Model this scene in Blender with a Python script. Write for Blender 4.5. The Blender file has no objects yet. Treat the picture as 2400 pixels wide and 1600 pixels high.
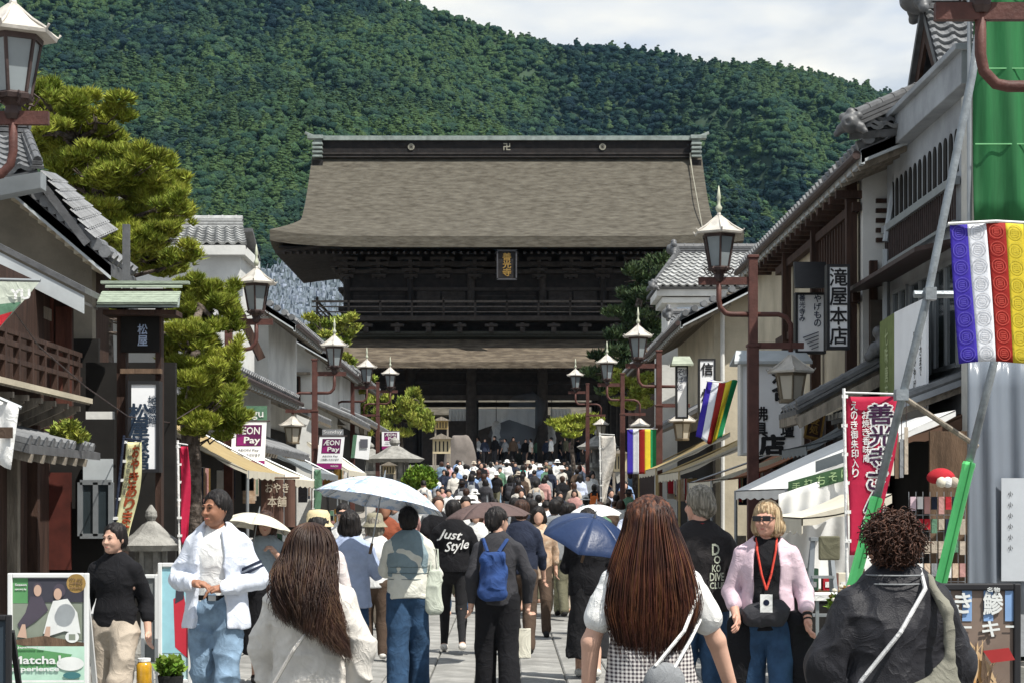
import bpy, math, random
import numpy as np
from mathutils import Vector, Matrix, Euler
random.seed(7); np.random.seed(7)
SC = bpy.context.scene
COL = SC.collection
# ---------------------------------------------------------------- camera, sky, sun, exposure
F = 4400.0; VX, VY = 1188.0, 1170.0; CH = 1.67        # focal length and vanishing point in photo pixels, eye height
cam = bpy.data.cameras.new("camera"); camo = bpy.data.objects.new("camera", cam); COL.objects.link(camo)
cam.sensor_width = 36.0; cam.lens = F / 2400 * 36.0
cam.shift_x = (1200 - VX) / 2400; cam.shift_y = (VY - 800) / 2400
camo.location = (0, 0, CH); camo.rotation_euler = (math.pi / 2, 0, 0)
cam.clip_start = 0.5; cam.clip_end = 9000
SC.camera = camo
SUN_DIR = Vector((0.38, -0.36, 0.85)).normalized()     # towards the sun: right of the street and behind the camera
el = math.asin(SUN_DIR.z); az = math.atan2(SUN_DIR.x, SUN_DIR.y)
w = bpy.data.worlds.new("World"); SC.world = w; w.use_nodes = True
nt = w.node_tree; nt.nodes.clear()
out = nt.nodes.new("ShaderNodeOutputWorld"); bg = nt.nodes.new("ShaderNodeBackground")
sky = nt.nodes.new("ShaderNodeTexSky"); sky.sky_type = 'NISHITA'; sky.sun_disc = False
sky.sun_elevation = el; sky.sun_rotation = az; sky.altitude = 400; sky.dust_density = 1.5
tc = nt.nodes.new("ShaderNodeTexCoord"); mp = nt.nodes.new("ShaderNodeMapping"); mp.inputs['Scale'].default_value = (1.0, 1.0, 3.2)
n1 = nt.nodes.new("ShaderNodeTexNoise"); n1.inputs['Scale'].default_value = 3.4; n1.inputs['Detail'].default_value = 7; n1.inputs['Roughness'].default_value = 0.55; n1.inputs['Distortion'].default_value = 0.3
cr = nt.nodes.new("ShaderNodeValToRGB"); cr.color_ramp.elements[0].position = 0.26; cr.color_ramp.elements[1].position = 0.47
cloud = nt.nodes.new("ShaderNodeValToRGB")
cloud.color_ramp.elements[0].position = 0.40; cloud.color_ramp.elements[0].color = (4.0, 5.1, 6.9, 1)
cloud.color_ramp.elements[1].position = 0.66; cloud.color_ramp.elements[1].color = (9.6, 9.4, 8.6, 1)
n2 = nt.nodes.new("ShaderNodeTexNoise"); n2.inputs['Scale'].default_value = 5.0; n2.inputs['Detail'].default_value = 5
mx = nt.nodes.new("ShaderNodeMixRGB")
L = nt.links.new
L(tc.outputs['Generated'], mp.inputs['Vector']); L(mp.outputs[0], n1.inputs['Vector']); L(mp.outputs[0], n2.inputs['Vector'])
L(n1.outputs['Fac'], cr.inputs[0]); L(n2.outputs['Fac'], cloud.inputs[0])
L(cr.outputs[0], mx.inputs['Fac']); L(sky.outputs[0], mx.inputs['Color1']); L(cloud.outputs[0], mx.inputs['Color2'])
L(mx.outputs[0], bg.inputs['Color']); bg.inputs['Strength'].default_value = 0.085
L(bg.outputs[0], out.inputs['Surface'])
sun = bpy.data.lights.new("sun", 'SUN'); sun.energy = 5.0; sun.angle = math.radians(0.53); sun.color = (1.0, 0.955, 0.88)
suno = bpy.data.objects.new("sun", sun); COL.objects.link(suno)
suno.rotation_euler = SUN_DIR.to_track_quat('Z', 'Y').to_euler(); suno.location = (20, -20, 60)
SC.view_settings.view_transform = 'Standard'; SC.view_settings.look = 'None'
SC.view_settings.exposure = 0.42; SC.view_settings.gamma = 1.0
try: SC.view_settings.use_curve_mapping = False
except Exception: pass
SC.cycles.max_bounces = 6; SC.cycles.diffuse_bounces = 3; SC.cycles.glossy_bounces = 2; SC.cycles.transmission_bounces = 4
SC.cycles.volume_bounces = 0; SC.cycles.transparent_max_bounces = 12

# ---------------------------------------------------------------- helpers
def P(px, py, Y): return Vector(((px - VX) * Y / F, Y, CH - (py - VY) * Y / F))
def PX(px, py, X):
    Y = X * F / (px - VX); return Vector((X, Y, CH - (py - VY) * Y / F))
def S(n, Y): return n * Y / F                       # length of n photo pixels at depth Y
def gz(y):                                          # the street climbs towards the gate
    if y < 44: return 0.0
    if y < 85: return (y - 44) / 41 * 1.75
    if y < 99: return 1.75 + (y - 85) / 14 * 0.35
    return 2.1
def PG(px, Y): return Vector(((px - VX) * Y / F, Y, gz(Y)))

MATS = {}
def mat(name, col, rough=0.75, var=0.18, vs=6.0, bump=0.0, bs=60.0, metal=0.0, st=(1, 1, 1), col2=None, island=0.0, spec=0.3,
        det=5.0, trans=0.0, alpha=1.0, sheen=0.0, rnd=0.0, emit=0.0, c2pos=(0.42, 0.62), wr=0.0, wrs=11.0):
    if name in MATS: return MATS[name]
    m = bpy.data.materials.new(name); m.use_nodes = True; t = m.node_tree; b = t.nodes["Principled BSDF"]; l = t.links.new
    N = t.nodes.new
    b.inputs['Roughness'].default_value = rough; b.inputs['Metallic'].default_value = metal
    b.inputs['Specular IOR Level'].default_value = spec
    if trans: b.inputs['Transmission Weight'].default_value = trans
    if alpha < 1: b.inputs['Alpha'].default_value = alpha
    if sheen: b.inputs['Sheen Weight'].default_value = sheen
    c = N("ShaderNodeTexCoord"); mpn = N("ShaderNodeMapping"); mpn.inputs['Scale'].default_value = st; l(c.outputs['Object'], mpn.inputs['Vector'])
    no = N("ShaderNodeTexNoise"); no.inputs['Scale'].default_value = vs; no.inputs['Detail'].default_value = det; no.inputs['Roughness'].default_value = 0.6
    l(mpn.outputs[0], no.inputs['Vector'])
    col = tuple(col); lo = tuple(max(0, x * (1 - var)) for x in col[:3]) + (1,); hi = tuple(min(1, x * (1 + var)) for x in col[:3]) + (1,)
    r = N("ShaderNodeValToRGB"); e = r.color_ramp.elements
    e[0].position = 0.33; e[1].position = 0.67; e[0].color = lo; e[1].color = hi
    if col2 is not None:
        e[0].color = col[:3] + (1,); e[1].color = tuple(col2) + (1,); e[0].position, e[1].position = c2pos
    l(no.outputs['Fac'], r.inputs[0]); last = r.outputs[0]
    if island or rnd:
        hs = N("ShaderNodeHueSaturation"); mr = N("ShaderNodeMapRange")
        if island: g = N("ShaderNodeNewGeometry"); src = g.outputs['Random Per Island']; a = island
        else: g = N("ShaderNodeObjectInfo"); src = g.outputs['Random']; a = rnd
        l(src, mr.inputs['Value']); mr.inputs['To Min'].default_value = 1 - a; mr.inputs['To Max'].default_value = 1 + a
        l(mr.outputs[0], hs.inputs['Value']); l(last, hs.inputs['Color']); last = hs.outputs[0]
        if island:
            m2 = N("ShaderNodeMapRange"); m2.inputs['To Min'].default_value = 0.5 - a * 0.05; m2.inputs['To Max'].default_value = 0.5 + a * 0.05
            l(src, m2.inputs['Value']); l(m2.outputs[0], hs.inputs['Hue'])
    l(last, b.inputs['Base Color'])
    if emit:
        l(last, b.inputs['Emission Color']); b.inputs['Emission Strength'].default_value = emit
    if bump:
        n3 = N("ShaderNodeTexNoise"); n3.inputs['Scale'].default_value = bs; n3.inputs['Detail'].default_value = 4; l(mpn.outputs[0], n3.inputs['Vector'])
        bp = N("ShaderNodeBump"); bp.inputs['Strength'].default_value = bump; bp.inputs['Distance'].default_value = 0.02
        l(n3.outputs['Fac'], bp.inputs['Height']); l(bp.outputs[0], b.inputs['Normal'])
        if wr:
            n4 = N("ShaderNodeTexNoise"); n4.inputs['Scale'].default_value = wrs; n4.inputs['Detail'].default_value = 2.5; n4.inputs['Distortion'].default_value = 1.2; l(c.outputs['Object'], n4.inputs['Vector'])
            m1 = N("ShaderNodeMath"); m1.operation = 'SUBTRACT'; m1.inputs[1].default_value = .5; l(n4.outputs['Fac'], m1.inputs[0]); m2_ = N("ShaderNodeMath"); m2_.operation = 'ABSOLUTE'; l(m1.outputs[0], m2_.inputs[0])
            m3 = N("ShaderNodeMath"); m3.operation = 'POWER'; m3.inputs[1].default_value = .6; l(m2_.outputs[0], m3.inputs[0]); bw = N("ShaderNodeBump"); bw.inputs['Strength'].default_value = wr; bw.inputs['Distance'].default_value = 0.03; bw.invert = True
            l(m3.outputs[0], bw.inputs['Height']); l(bw.outputs[0], bp.inputs['Normal'])
    MATS[name] = m; return m

def checker(name, c1, c2, sx, sz, kind='gingham'):
    if name in MATS: return MATS[name]
    m = bpy.data.materials.new(name); m.use_nodes = True; t = m.node_tree; b = t.nodes["Principled BSDF"]; l = t.links.new; N = t.nodes.new
    c = N("ShaderNodeTexCoord"); s = N("ShaderNodeSeparateXYZ"); l(c.outputs['Object'], s.inputs[0])
    def wave(sock, f, off=0.0):
        a = N("ShaderNodeMath"); a.operation = 'MULTIPLY'; a.inputs[1].default_value = f; l(sock, a.inputs[0])
        fr = N("ShaderNodeMath"); fr.operation = 'FRACT'; l(a.outputs[0], fr.inputs[0])
        g = N("ShaderNodeMath"); g.operation = 'GREATER_THAN'; g.inputs[1].default_value = 0.5 + off; l(fr.outputs[0], g.inputs[0]); return g.outputs[0]
    wx = wave(s.outputs[0], sx); wz = wave(s.outputs[2], sz)
    ad = N("ShaderNodeMath"); ad.operation = 'ADD'; l(wx, ad.inputs[0]); l(wz, ad.inputs[1])
    hf = N("ShaderNodeMath"); hf.operation = 'MULTIPLY'; hf.inputs[1].default_value = 0.5; l(ad.outputs[0], hf.inputs[0])
    mxx = N("ShaderNodeMixRGB"); mxx.inputs[1].default_value = c1 + (1,); mxx.inputs[2].default_value = c2 + (1,)
    l(hf.outputs[0] if kind == 'gingham' else wz, mxx.inputs[0]); l(mxx.outputs[0], b.inputs['Base Color']); b.inputs['Roughness'].default_value = 0.85
    MATS[name] = m; return m

LOC = {}
def tag(o, label=None, cat=None, group=None, kind=None):
    if label: o['label'] = label
    if cat: o['category'] = cat
    if group: o['group'] = group
    if kind: o['kind'] = kind
    return o
def thing(name, label, cat, loc=(0, 0, 0), rz=0.0, group=None):
    o = bpy.data.objects.new(name, None); COL.objects.link(o); o.location = loc; o.rotation_euler = (0, 0, rz); o.empty_display_size = 0.1
    LOC[o.name] = Vector(loc); tag(o, label, cat, group); return o
def link_mesh(name, me, m=None, parent=None):
    o = bpy.data.objects.new(name, me); COL.objects.link(o)
    if parent is not None: o.parent = parent; LOC[o.name] = LOC.get(parent.name, Vector((0, 0, 0)))
    if m is not None and len(me.materials) == 0: me.materials.append(m)
    return o
def np_mesh(name, V, Fc, smooth=False, m=None):
    """V (n,3), Fc (k,3 or 4) arrays"""
    V = np.asarray(V, dtype=np.float32); Fc = np.asarray(Fc, dtype=np.int32); k, c = Fc.shape
    me = bpy.data.meshes.new(name); me.vertices.add(len(V)); me.vertices.foreach_set('co', V.ravel())
    me.loops.add(k * c); me.loops.foreach_set('vertex_index', Fc.ravel())
    me.polygons.add(k); me.polygons.foreach_set('loop_start', np.arange(0, k * c, c, dtype=np.int32))
    try: me.polygons.foreach_set('loop_total', np.full(k, c, dtype=np.int32))
    except Exception: pass
    if smooth: me.polygons.foreach_set('use_smooth', np.ones(k, dtype=bool))
    me.update(calc_edges=True); me.validate()
    if m is not None: me.materials.append(m)
    return me

class MB:
    def __init__(s): s.v = []; s.f = []
    def add(s, vs, fs):
        n = len(s.v); s.v += [Vector(a) for a in vs]; s.f += [tuple(i + n for i in f) for f in fs]; return s
    def box(s, c, d, rz=0.0, R=None):
        c = Vector(c); hx, hy, hz = d[0] / 2, d[1] / 2, d[2] / 2
        R = R or (Matrix.Rotation(rz, 3, 'Z') if rz else None)
        vs = [Vector((x * hx, y * hy, z * hz)) for z in (-1, 1) for y in (-1, 1) for x in (-1, 1)]
        if R: vs = [R @ a for a in vs]
        return s.add([a + c for a in vs], [(0, 2, 3, 1), (4, 5, 7, 6), (0, 1, 5, 4), (2, 6, 7, 3), (0, 4, 6, 2), (1, 3, 7, 5)])
    def hexa(s, a, b, c, d, off):
        """slab: quad a b c d pushed by off"""
        a, b, c, d = map(Vector, (a, b, c, d)); off = Vector(off)
        return s.add([a, b, c, d, a + off, b + off, c + off, d + off], [(0, 1, 2, 3), (7, 6, 5, 4), (0, 4, 5, 1), (1, 5, 6, 2), (2, 6, 7, 3), (3, 7, 4, 0)])
    def beam(s, a, b, w, h=None, up=(0, 0, 1)):
        a, b = Vector(a), Vector(b); h = h or w; d = (b - a).normalized(); u = Vector(up)
        if abs(d.dot(u)) > 0.98: u = Vector((0, 1, 0))
        r = d.cross(u).normalized() * (w / 2); u = r.cross(d).normalized() * (h / 2)
        return s.add([a - r - u, a + r - u, a + r + u, a - r + u, b - r - u, b + r - u, b + r + u, b - r + u],
                     [(0, 3, 2, 1), (4, 5, 6, 7), (0, 1, 5, 4), (1, 2, 6, 5), (2, 3, 7, 6), (3, 0, 4, 7)])
    def tube(s, pts, r, n=8, caps=True):
        pts = [Vector(p) for p in pts]; m = len(pts); rs = r if hasattr(r, '__len__') else [r] * m; vs = []; fs = []; prev = None
        for i, p in enumerate(pts):
            d = ((pts[min(i + 1, m - 1)] - pts[max(i - 1, 0)])).normalized()
            if prev is None:
                u = Vector((0, 0, 1)) if abs(d.z) < 0.9 else Vector((1, 0, 0)); x = d.cross(u).normalized()
            else: x = (prev - d * prev.dot(d)).normalized()
            prev = x; y = d.cross(x)
            for k in range(n):
                a = 2 * math.pi * k / n; vs.append(p + (x * math.cos(a) + y * math.sin(a)) * rs[i])
        for i in range(m - 1):
            for k in range(n): fs.append((i * n + k, i * n + (k + 1) % n, (i + 1) * n + (k + 1) % n, (i + 1) * n + k))
        if caps: fs += [tuple(range(n))[::-1], tuple((m - 1) * n + k for k in range(n))]
        return s.add(vs, fs)
    def lathe(s, c, prof, n=12, ang=0.0):
        c = Vector(c); vs = []; fs = []
        for r, z in prof:
            for k in range(n):
                a = 2 * math.pi * k / n + ang; vs.append(c + Vector((r * math.cos(a), r * math.sin(a), z)))
        m = len(prof)
        for i in range(m - 1):
            for k in range(n): fs.append((i * n + k, i * n + (k + 1) % n, (i + 1) * n + (k + 1) % n, (i + 1) * n + k))
        fs += [tuple(range(n))[::-1], tuple((m - 1) * n + k for k in range(n))]
        return s.add(vs, fs)
    def prism(s, pts, off):
        pts = [Vector(p) for p in pts]; off = Vector(off); n = len(pts)
        return s.add(pts + [p + off for p in pts], [tuple(range(n)), tuple(range(2 * n - 1, n - 1, -1))] + [(i, i + n, (i + 1) % n + n, (i + 1) % n) for i in range(n)])
    def quad(s, a, b, c, d): return s.add([a, b, c, d], [(0, 1, 2, 3)])
    def sheet(s, fn, nu, nv, th=0.0):
        vs = [Vector(fn(i / nu, j / nv)) for j in range(nv + 1) for i in range(nu + 1)]
        q = lambda i, j: j * (nu + 1) + i
        fs = [(q(i, j), q(i + 1, j), q(i + 1, j + 1), q(i, j + 1)) for j in range(nv) for i in range(nu)]
        if th:
            off = Vector(th) if hasattr(th, '__len__') else Vector((0, 0, -th)); n = len(vs)
            vs += [v + off for v in vs]; fs += [tuple(k + n for k in f[::-1]) for f in fs]
            ring = [q(i, 0) for i in range(nu)] + [q(nu, j) for j in range(nv)] + [q(i, nv) for i in range(nu, 0, -1)] + [q(0, j) for j in range(nv, 0, -1)]
            m = len(ring); fs += [(ring[(k + 1) % m], ring[k], ring[k] + n, ring[(k + 1) % m] + n) for k in range(m)]
        return s.add(vs, fs)
    def mesh(s, name, off=Vector((0, 0, 0)), smooth=False):
        me = bpy.data.meshes.new(name); me.from_pydata([v - off for v in s.v], [], s.f)
        if smooth:
            for p in me.polygons: p.use_smooth = True
        me.update(); return me
    def build(s, name, m, parent=None, smooth=False, local=False, bevel=0.0):
        off = Vector((0, 0, 0)) if (local or parent is None) else LOC.get(parent.name, Vector((0, 0, 0)))
        o = link_mesh(name, s.mesh(name, off, smooth), m, parent)
        if bevel:
            b = o.modifiers.new("bevel", 'BEVEL'); b.width = bevel; b.segments = 2; b.limit_method = 'ANGLE'
        return o

def copy_tree(o, parent=None, loc=None, rz=None, mats=None):
    c = o.copy(); COL.objects.link(c); c.parent = parent
    for k in list(c.keys()):
        if parent is None and k in ('label',): del c[k]
    if loc is not None: c.location = loc
    if rz is not None: c.rotation_euler = (0, 0, rz)
    LOC[c.name] = Vector(c.location) if parent is None else LOC.get(parent.name, Vector((0, 0, 0)))
    for ch in o.children: copy_tree(ch, c)
    return c

# lettering: every glyph run is real geometry, flat print a few millimetres proud of its sign
_TX = {}
def glyphs(txt, bold=0.0):
    k = (txt, bold)
    if k in _TX: return _TX[k]
    c = bpy.data.curves.new('letters', 'FONT'); c.body = txt; c.size = 1.0; c.resolution_u = 2; c.offset = bold
    o = bpy.data.objects.new('letters', c); COL.objects.link(o)
    dg = bpy.context.evaluated_depsgraph_get(); me = bpy.data.meshes.new_from_object(o.evaluated_get(dg))
    V = [Vector(v.co) for v in me.vertices]; Fc = [tuple(p.vertices) for p in me.polygons]
    bpy.data.objects.remove(o); bpy.data.curves.remove(c); bpy.data.meshes.remove(me)
    if V:
        x0 = min(v.x for v in V); x1 = max(v.x for v in V); y0 = min(v.y for v in V); y1 = max(v.y for v in V)
    else: x0 = x1 = y0 = y1 = 0
    _TX[k] = (V, Fc, (x0, x1, y0, y1)); return _TX[k]
def write(mb, txt, c, w, h, right=(1, 0, 0), up=(0, 0, 1), bold=0.012, shear=0.0):
    """one run of text fitted into a w x h box centred on c"""
    wt = bold * .9; V, Fc, (x0, x1, y0, y1) = glyphs(txt)
    if not V: return mb
    right = Vector(right).normalized(); up = Vector(up).normalized(); sx = w / max(x1 - x0, 1e-4); sy = h / max(y1 - y0, 1e-4)
    mx_, my_ = (x0 + x1) / 2, (y0 + y1) / 2
    nrm = right.cross(up).normalized()
    for k, (dx, dy) in enumerate([(0, 0)] if wt < .004 else [(0, 0), (wt, 0), (-wt, 0), (0, wt), (0, -wt)] + ([] if wt < .025 else [(wt * .7, wt * .7), (-wt * .7, wt * .7), (wt * .7, -wt * .7), (-wt * .7, -wt * .7)])):
        mb.add([Vector(c) + right * ((v.x - mx_ + dx) * sx + shear * (v.y - my_) * sy) + up * ((v.y - my_ + dy) * sy) + nrm * (.0005 * k) for v in V], Fc)
    return mb
def column(mb, txt, top, ch, right=(1, 0, 0), up=(0, 0, 1), gap=1.12, bold=0.012, wf=0.95):
    """vertical Japanese writing; top is the centre of the top edge"""
    up = Vector(up).normalized()
    for i, t in enumerate(txt):
        if t != ' ': write(mb, t, Vector(top) - up * (ch * (0.5 + i * gap)), ch * wf, ch if t != '一' else ch * 0.15, right, up, bold)
    return mb

# ---------------------------------------------------------------- rounded bodies: smooth union of tapered limbs, meshed by surface nets
_NT = {}
def vnoise(Pn, f, seed=0):
    T = _NT.get(seed)
    if T is None: T = _NT[seed] = (np.random.RandomState(seed).rand(32, 32, 32).astype(np.float32) * 2 - 1)
    Q = Pn * np.asarray(f, dtype=np.float32); I = np.floor(Q).astype(np.int32); Fr = Q - I; Fr = Fr * Fr * (3 - 2 * Fr); I &= 31; J = (I + 1) & 31
    x, y, z = Fr[..., 0], Fr[..., 1], Fr[..., 2]
    a = T[I[..., 0], I[..., 1], I[..., 2]] * (1 - x) + T[J[..., 0], I[..., 1], I[..., 2]] * x
    b = T[I[..., 0], J[..., 1], I[..., 2]] * (1 - x) + T[J[..., 0], J[..., 1], I[..., 2]] * x
    c = T[I[..., 0], I[..., 1], J[..., 2]] * (1 - x) + T[J[..., 0], I[..., 1], J[..., 2]] * x
    d = T[I[..., 0], J[..., 1], J[..., 2]] * (1 - x) + T[J[..., 0], J[..., 1], J[..., 2]] * x
    return (a * (1 - y) + b * y) * (1 - z) + (c * (1 - y) + d * y) * z

def cap(a, b, ra, rb=None, sc=(1, 1, 1), k=0.03): return ('c', np.array(a, float), np.array(b, float), ra, ra if rb is None else rb, np.array(sc, float), k)
def ell(c, r, k=0.02, R=None): return ('e', np.array(c, float), np.array(r, float), None, None, R, k)
def sub(pr, k=0.01): return ('-',) + (pr, k)
def half(p, n): return ('h', np.array(p, float), np.array(n, float))

def _pd(pr, X, Y, Z):
    if pr[0] == 'c':
        _, a, b, ra, rb, sc, k = pr; d = (b - a) * sc; dd = max(float(d @ d), 1e-9)
        x = (X - a[0]) * sc[0]; y = (Y - a[1]) * sc[1]; z = (Z - a[2]) * sc[2]
        t = np.clip((x * d[0] + y * d[1] + z * d[2]) / dd, 0, 1)
        q = np.sqrt((x - t * d[0]) ** 2 + (y - t * d[1]) ** 2 + (z - t * d[2]) ** 2)
        return (q - (ra + (rb - ra) * t)) / max(sc)**0.5
    _, c, r, _, _, R, k = pr
    x, y, z = X - c[0], Y - c[1], Z - c[2]
    if R is not None: x, y, z = R[0][0] * x + R[1][0] * y + R[2][0] * z, R[0][1] * x + R[1][1] * y + R[2][1] * z, R[0][2] * x + R[1][2] * y + R[2][2] * z
    k0 = np.sqrt((x / r[0]) ** 2 + (y / r[1]) ** 2 + (z / r[2]) ** 2); k1 = np.sqrt((x / r[0] ** 2) ** 2 + (y / r[1] ** 2) ** 2 + (z / r[2] ** 2) ** 2) + 1e-9
    return k0 * (k0 - 1) / k1
def _pb(pr):
    if pr[0] == 'c':
        _, a, b, ra, rb, sc, k = pr; r = np.array([max(ra, rb)] * 3) / sc
        return np.minimum(a, b) - r, np.maximum(a, b) + r
    _, c, r, _, _, R, k = pr
    m = r if R is None else np.array([max(r)] * 3); return c - m, c + m

def sdf_mesh(prims, h, amp=0.0, nf=(12, 12, 12), seed=1, amp2=0.0, nf2=(30, 30, 30), warp=0.0):
    pos = [p for p in prims if p[0] in 'ce']; bb = [_pb(p) for p in pos]
    lo = np.min([b[0] for b in bb], 0) - 3 * h - abs(amp); hi = np.max([b[1] for b in bb], 0) + 3 * h + abs(amp)
    n = np.ceil((hi - lo) / h).astype(int) + 1
    ax = [(lo[i] + np.arange(n[i]) * h).astype(np.float32) for i in range(3)]
    D = np.full(tuple(n), 0.2, np.float32)
    for p in prims:
        if p[0] == 'h':
            _, q, nn = p
            D = np.maximum(D, (ax[0][:, None, None] - q[0]) * nn[0] + (ax[1][None, :, None] - q[1]) * nn[1] + (ax[2][None, None, :] - q[2]) * nn[2]); continue
        neg = p[0] == '-'
        if neg: p, k = p[1], p[2]
        else: k = p[6]
        b0, b1 = _pb(p); mg = k + 0.035 + 2 * h
        i0 = np.maximum(((b0 - mg - lo) / h).astype(int), 0); i1 = np.minimum(((b1 + mg - lo) / h).astype(int) + 2, n)
        if (i1 <= i0).any(): continue
        sl = tuple(slice(i0[i], i1[i]) for i in range(3))
        d = _pd(p, ax[0][sl[0]][:, None, None], ax[1][sl[1]][None, :, None], ax[2][sl[2]][None, None, :]).astype(np.float32)
        o = D[sl]
        if neg:
            d = -d; hh = np.clip(0.5 - 0.5 * (o - d) / k, 0, 1); D[sl] = o * (1 - hh) + d * hh + k * hh * (1 - hh)
        else:
            hh = np.clip(0.5 + 0.5 * (o - d) / k, 0, 1); D[sl] = o * (1 - hh) + d * hh - k * hh * (1 - hh)
    if amp or amp2:
        m = np.abs(D) < 2.5 * h + 1.5 * (abs(amp) + abs(amp2)); I = np.argwhere(m); Pn = (lo + I * h).astype(np.float32)
        if warp: Pn2 = Pn + warp * np.stack([vnoise(Pn, 7, seed + 5), vnoise(Pn, 7, seed + 6), vnoise(Pn, 7, seed + 7)], 1)
        else: Pn2 = Pn
        dv = 0
        if amp:
            q = vnoise(Pn2, nf, seed); dv = amp * (1 - 2.2 * np.abs(q) ** 0.7)
        if amp2: dv = dv + amp2 * vnoise(Pn2, nf2, seed + 1)
        D[m] -= dv.astype(np.float32)
    return nets(D, lo, h)

def nets(D, lo, h):
    ins = D < 0; n = np.array(D.shape)
    c = [ins[i:n[0] - 1 + i, j:n[1] - 1 + j, k:n[2] - 1 + k] for i in (0, 1) for j in (0, 1) for k in (0, 1)]
    any_ = c[0].copy(); all_ = c[0].copy()
    for q in c[1:]: any_ |= q; all_ &= q
    act = any_ & ~all_; I = np.argwhere(act); idx = np.full(act.shape, -1, np.int64); idx[act] = np.arange(len(I))
    acc = np.zeros((len(I), 3)); cnt = np.zeros(len(I))
    corners = [(i, j, k) for i in (0, 1) for j in (0, 1) for k in (0, 1)]
    val = {q: D[I[:, 0] + q[0], I[:, 1] + q[1], I[:, 2] + q[2]].astype(float) for q in corners}
    for a in corners:
        for axn in range(3):
            if a[axn] == 0:
                b = list(a); b[axn] = 1; b = tuple(b); va, vb = val[a], val[b]; m = (va < 0) != (vb < 0)
                t = np.where(m, va / np.where(m, va - vb, 1), 0); pt = np.array(a, float)[None, :].repeat(len(I), 0); pt[:, axn] += t
                acc[m] += pt[m]; cnt[m] += 1
    V = lo + (I + acc / cnt[:, None]) * h
    Fs = []
    for axn in range(3):
        u, v = (axn + 1) % 3, (axn + 2) % 3
        s0 = [slice(None)] * 3; s1 = [slice(None)] * 3; s0[axn] = slice(0, -1); s1[axn] = slice(1, None)
        a, b = ins[tuple(s0)], ins[tuple(s1)]
        for flip, m in ((False, a & ~b), (True, ~a & b)):
            E = np.argwhere(m); E = E[(E[:, u] > 0) & (E[:, v] > 0) & (E[:, u] < n[u] - 1) & (E[:, v] < n[v] - 1)]
            if not len(E): continue
            q = []
            for du, dv in ((-1, -1), (0, -1), (0, 0), (-1, 0)):
                e = E.copy(); e[:, u] += du; e[:, v] += dv; q.append(idx[e[:, 0], e[:, 1], e[:, 2]])
            q = np.stack(q if not flip else q[::-1], 1); Fs.append(q[(q >= 0).all(1)])
    return V, np.concatenate(Fs) if Fs else np.zeros((0, 4), int)
def join_np(parts):
    V = []; Fc = []; n = 0
    for v, f in parts: V.append(v); Fc.append(f + n); n += len(v)
    return np.concatenate(V), np.concatenate(Fc)
def sdf_obj(name, prims, h, m, parent, **kw):
    V, Fc = sdf_mesh(prims, h, **kw); return link_mesh(name, np_mesh(name, V, Fc, True, m), None, parent)
# ---------------------------------------------------------------- ground and street
M_ground = mat('packed_earth', (0.30, 0.28, 0.25), 0.95, 0.2, 3, 0.4, 30)
M_slab = mat('granite_slab', (0.24, 0.24, 0.225), 0.85, 0.2, 2.5, 0.5, 90, col2=(0.34, 0.335, 0.315), rnd=0.0, island=0.10)
M_joint = mat('slab_joint', (0.10, 0.10, 0.09), 0.95, 0.3, 20)
g = MB(); ys = [-30, 0, 20, 44, 50, 60, 70, 85, 99, 120, 140, 400, 1500, 2050]; xs = [-3400, -300, -40, 40, 300, 3400]
vs = [(x, y, (gz(y) if y > 0 else 0) - 0.05) for y in ys for x in xs]; nx = len(xs)
g.add(vs, [(j * nx + i, j * nx + i + 1, (j + 1) * nx + i + 1, (j + 1) * nx + i) for j in range(len(ys) - 1) for i in range(nx - 1)])
tag(g.build('ground', M_ground), kind='structure')
st = MB()
for a, b in zip([2, 20, 44, 50, 60, 70, 85], [20, 44, 50, 60, 70, 85, 99.5]):
    st.quad((-5.2, a, gz(a) - 0.02), (5.2, a, gz(a) - 0.02), (5.2, b, gz(b) - 0.02), (-5.2, b, gz(b) - 0.02))
street = st.build('street', M_joint); tag(street, kind='structure')
rs = random.Random(3)
SLABM = {}
def slab_mesh(wd, ln):
    k = (round(wd, 2), round(ln, 1))
    if k not in SLABM:
        b = MB(); hx, hy = wd / 2 - 0.006, ln / 2 - 0.006; t = 0.012
        b.add([(-hx, -hy, -0.06), (hx, -hy, -0.06), (hx, hy, -0.06), (-hx, hy, -0.06), (-hx, -hy, -t), (hx, -hy, -t), (hx, hy, -t), (-hx, hy, -t),
               (-hx + t, -hy + t, 0), (hx - t, -hy + t, 0), (hx - t, hy - t, 0), (-hx + t, hy - t, 0)],
              [(0, 1, 5, 4), (1, 2, 6, 5), (2, 3, 7, 6), (3, 0, 4, 7), (4, 5, 9, 8), (5, 6, 10, 9), (6, 7, 11, 10), (7, 4, 8, 11), (8, 9, 10, 11)])
        me = b.mesh('paving_slab'); me.materials.append(M_slab2); SLABM[k] = me
    return SLABM[k]
M_slab2 = mat('granite_slab_piece', (0.22, 0.218, 0.205), 0.85, 0.2, 3.0, 0.5, 90, col2=(0.34, 0.335, 0.315), rnd=0.12)
far = MB(); npc = 0
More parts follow.
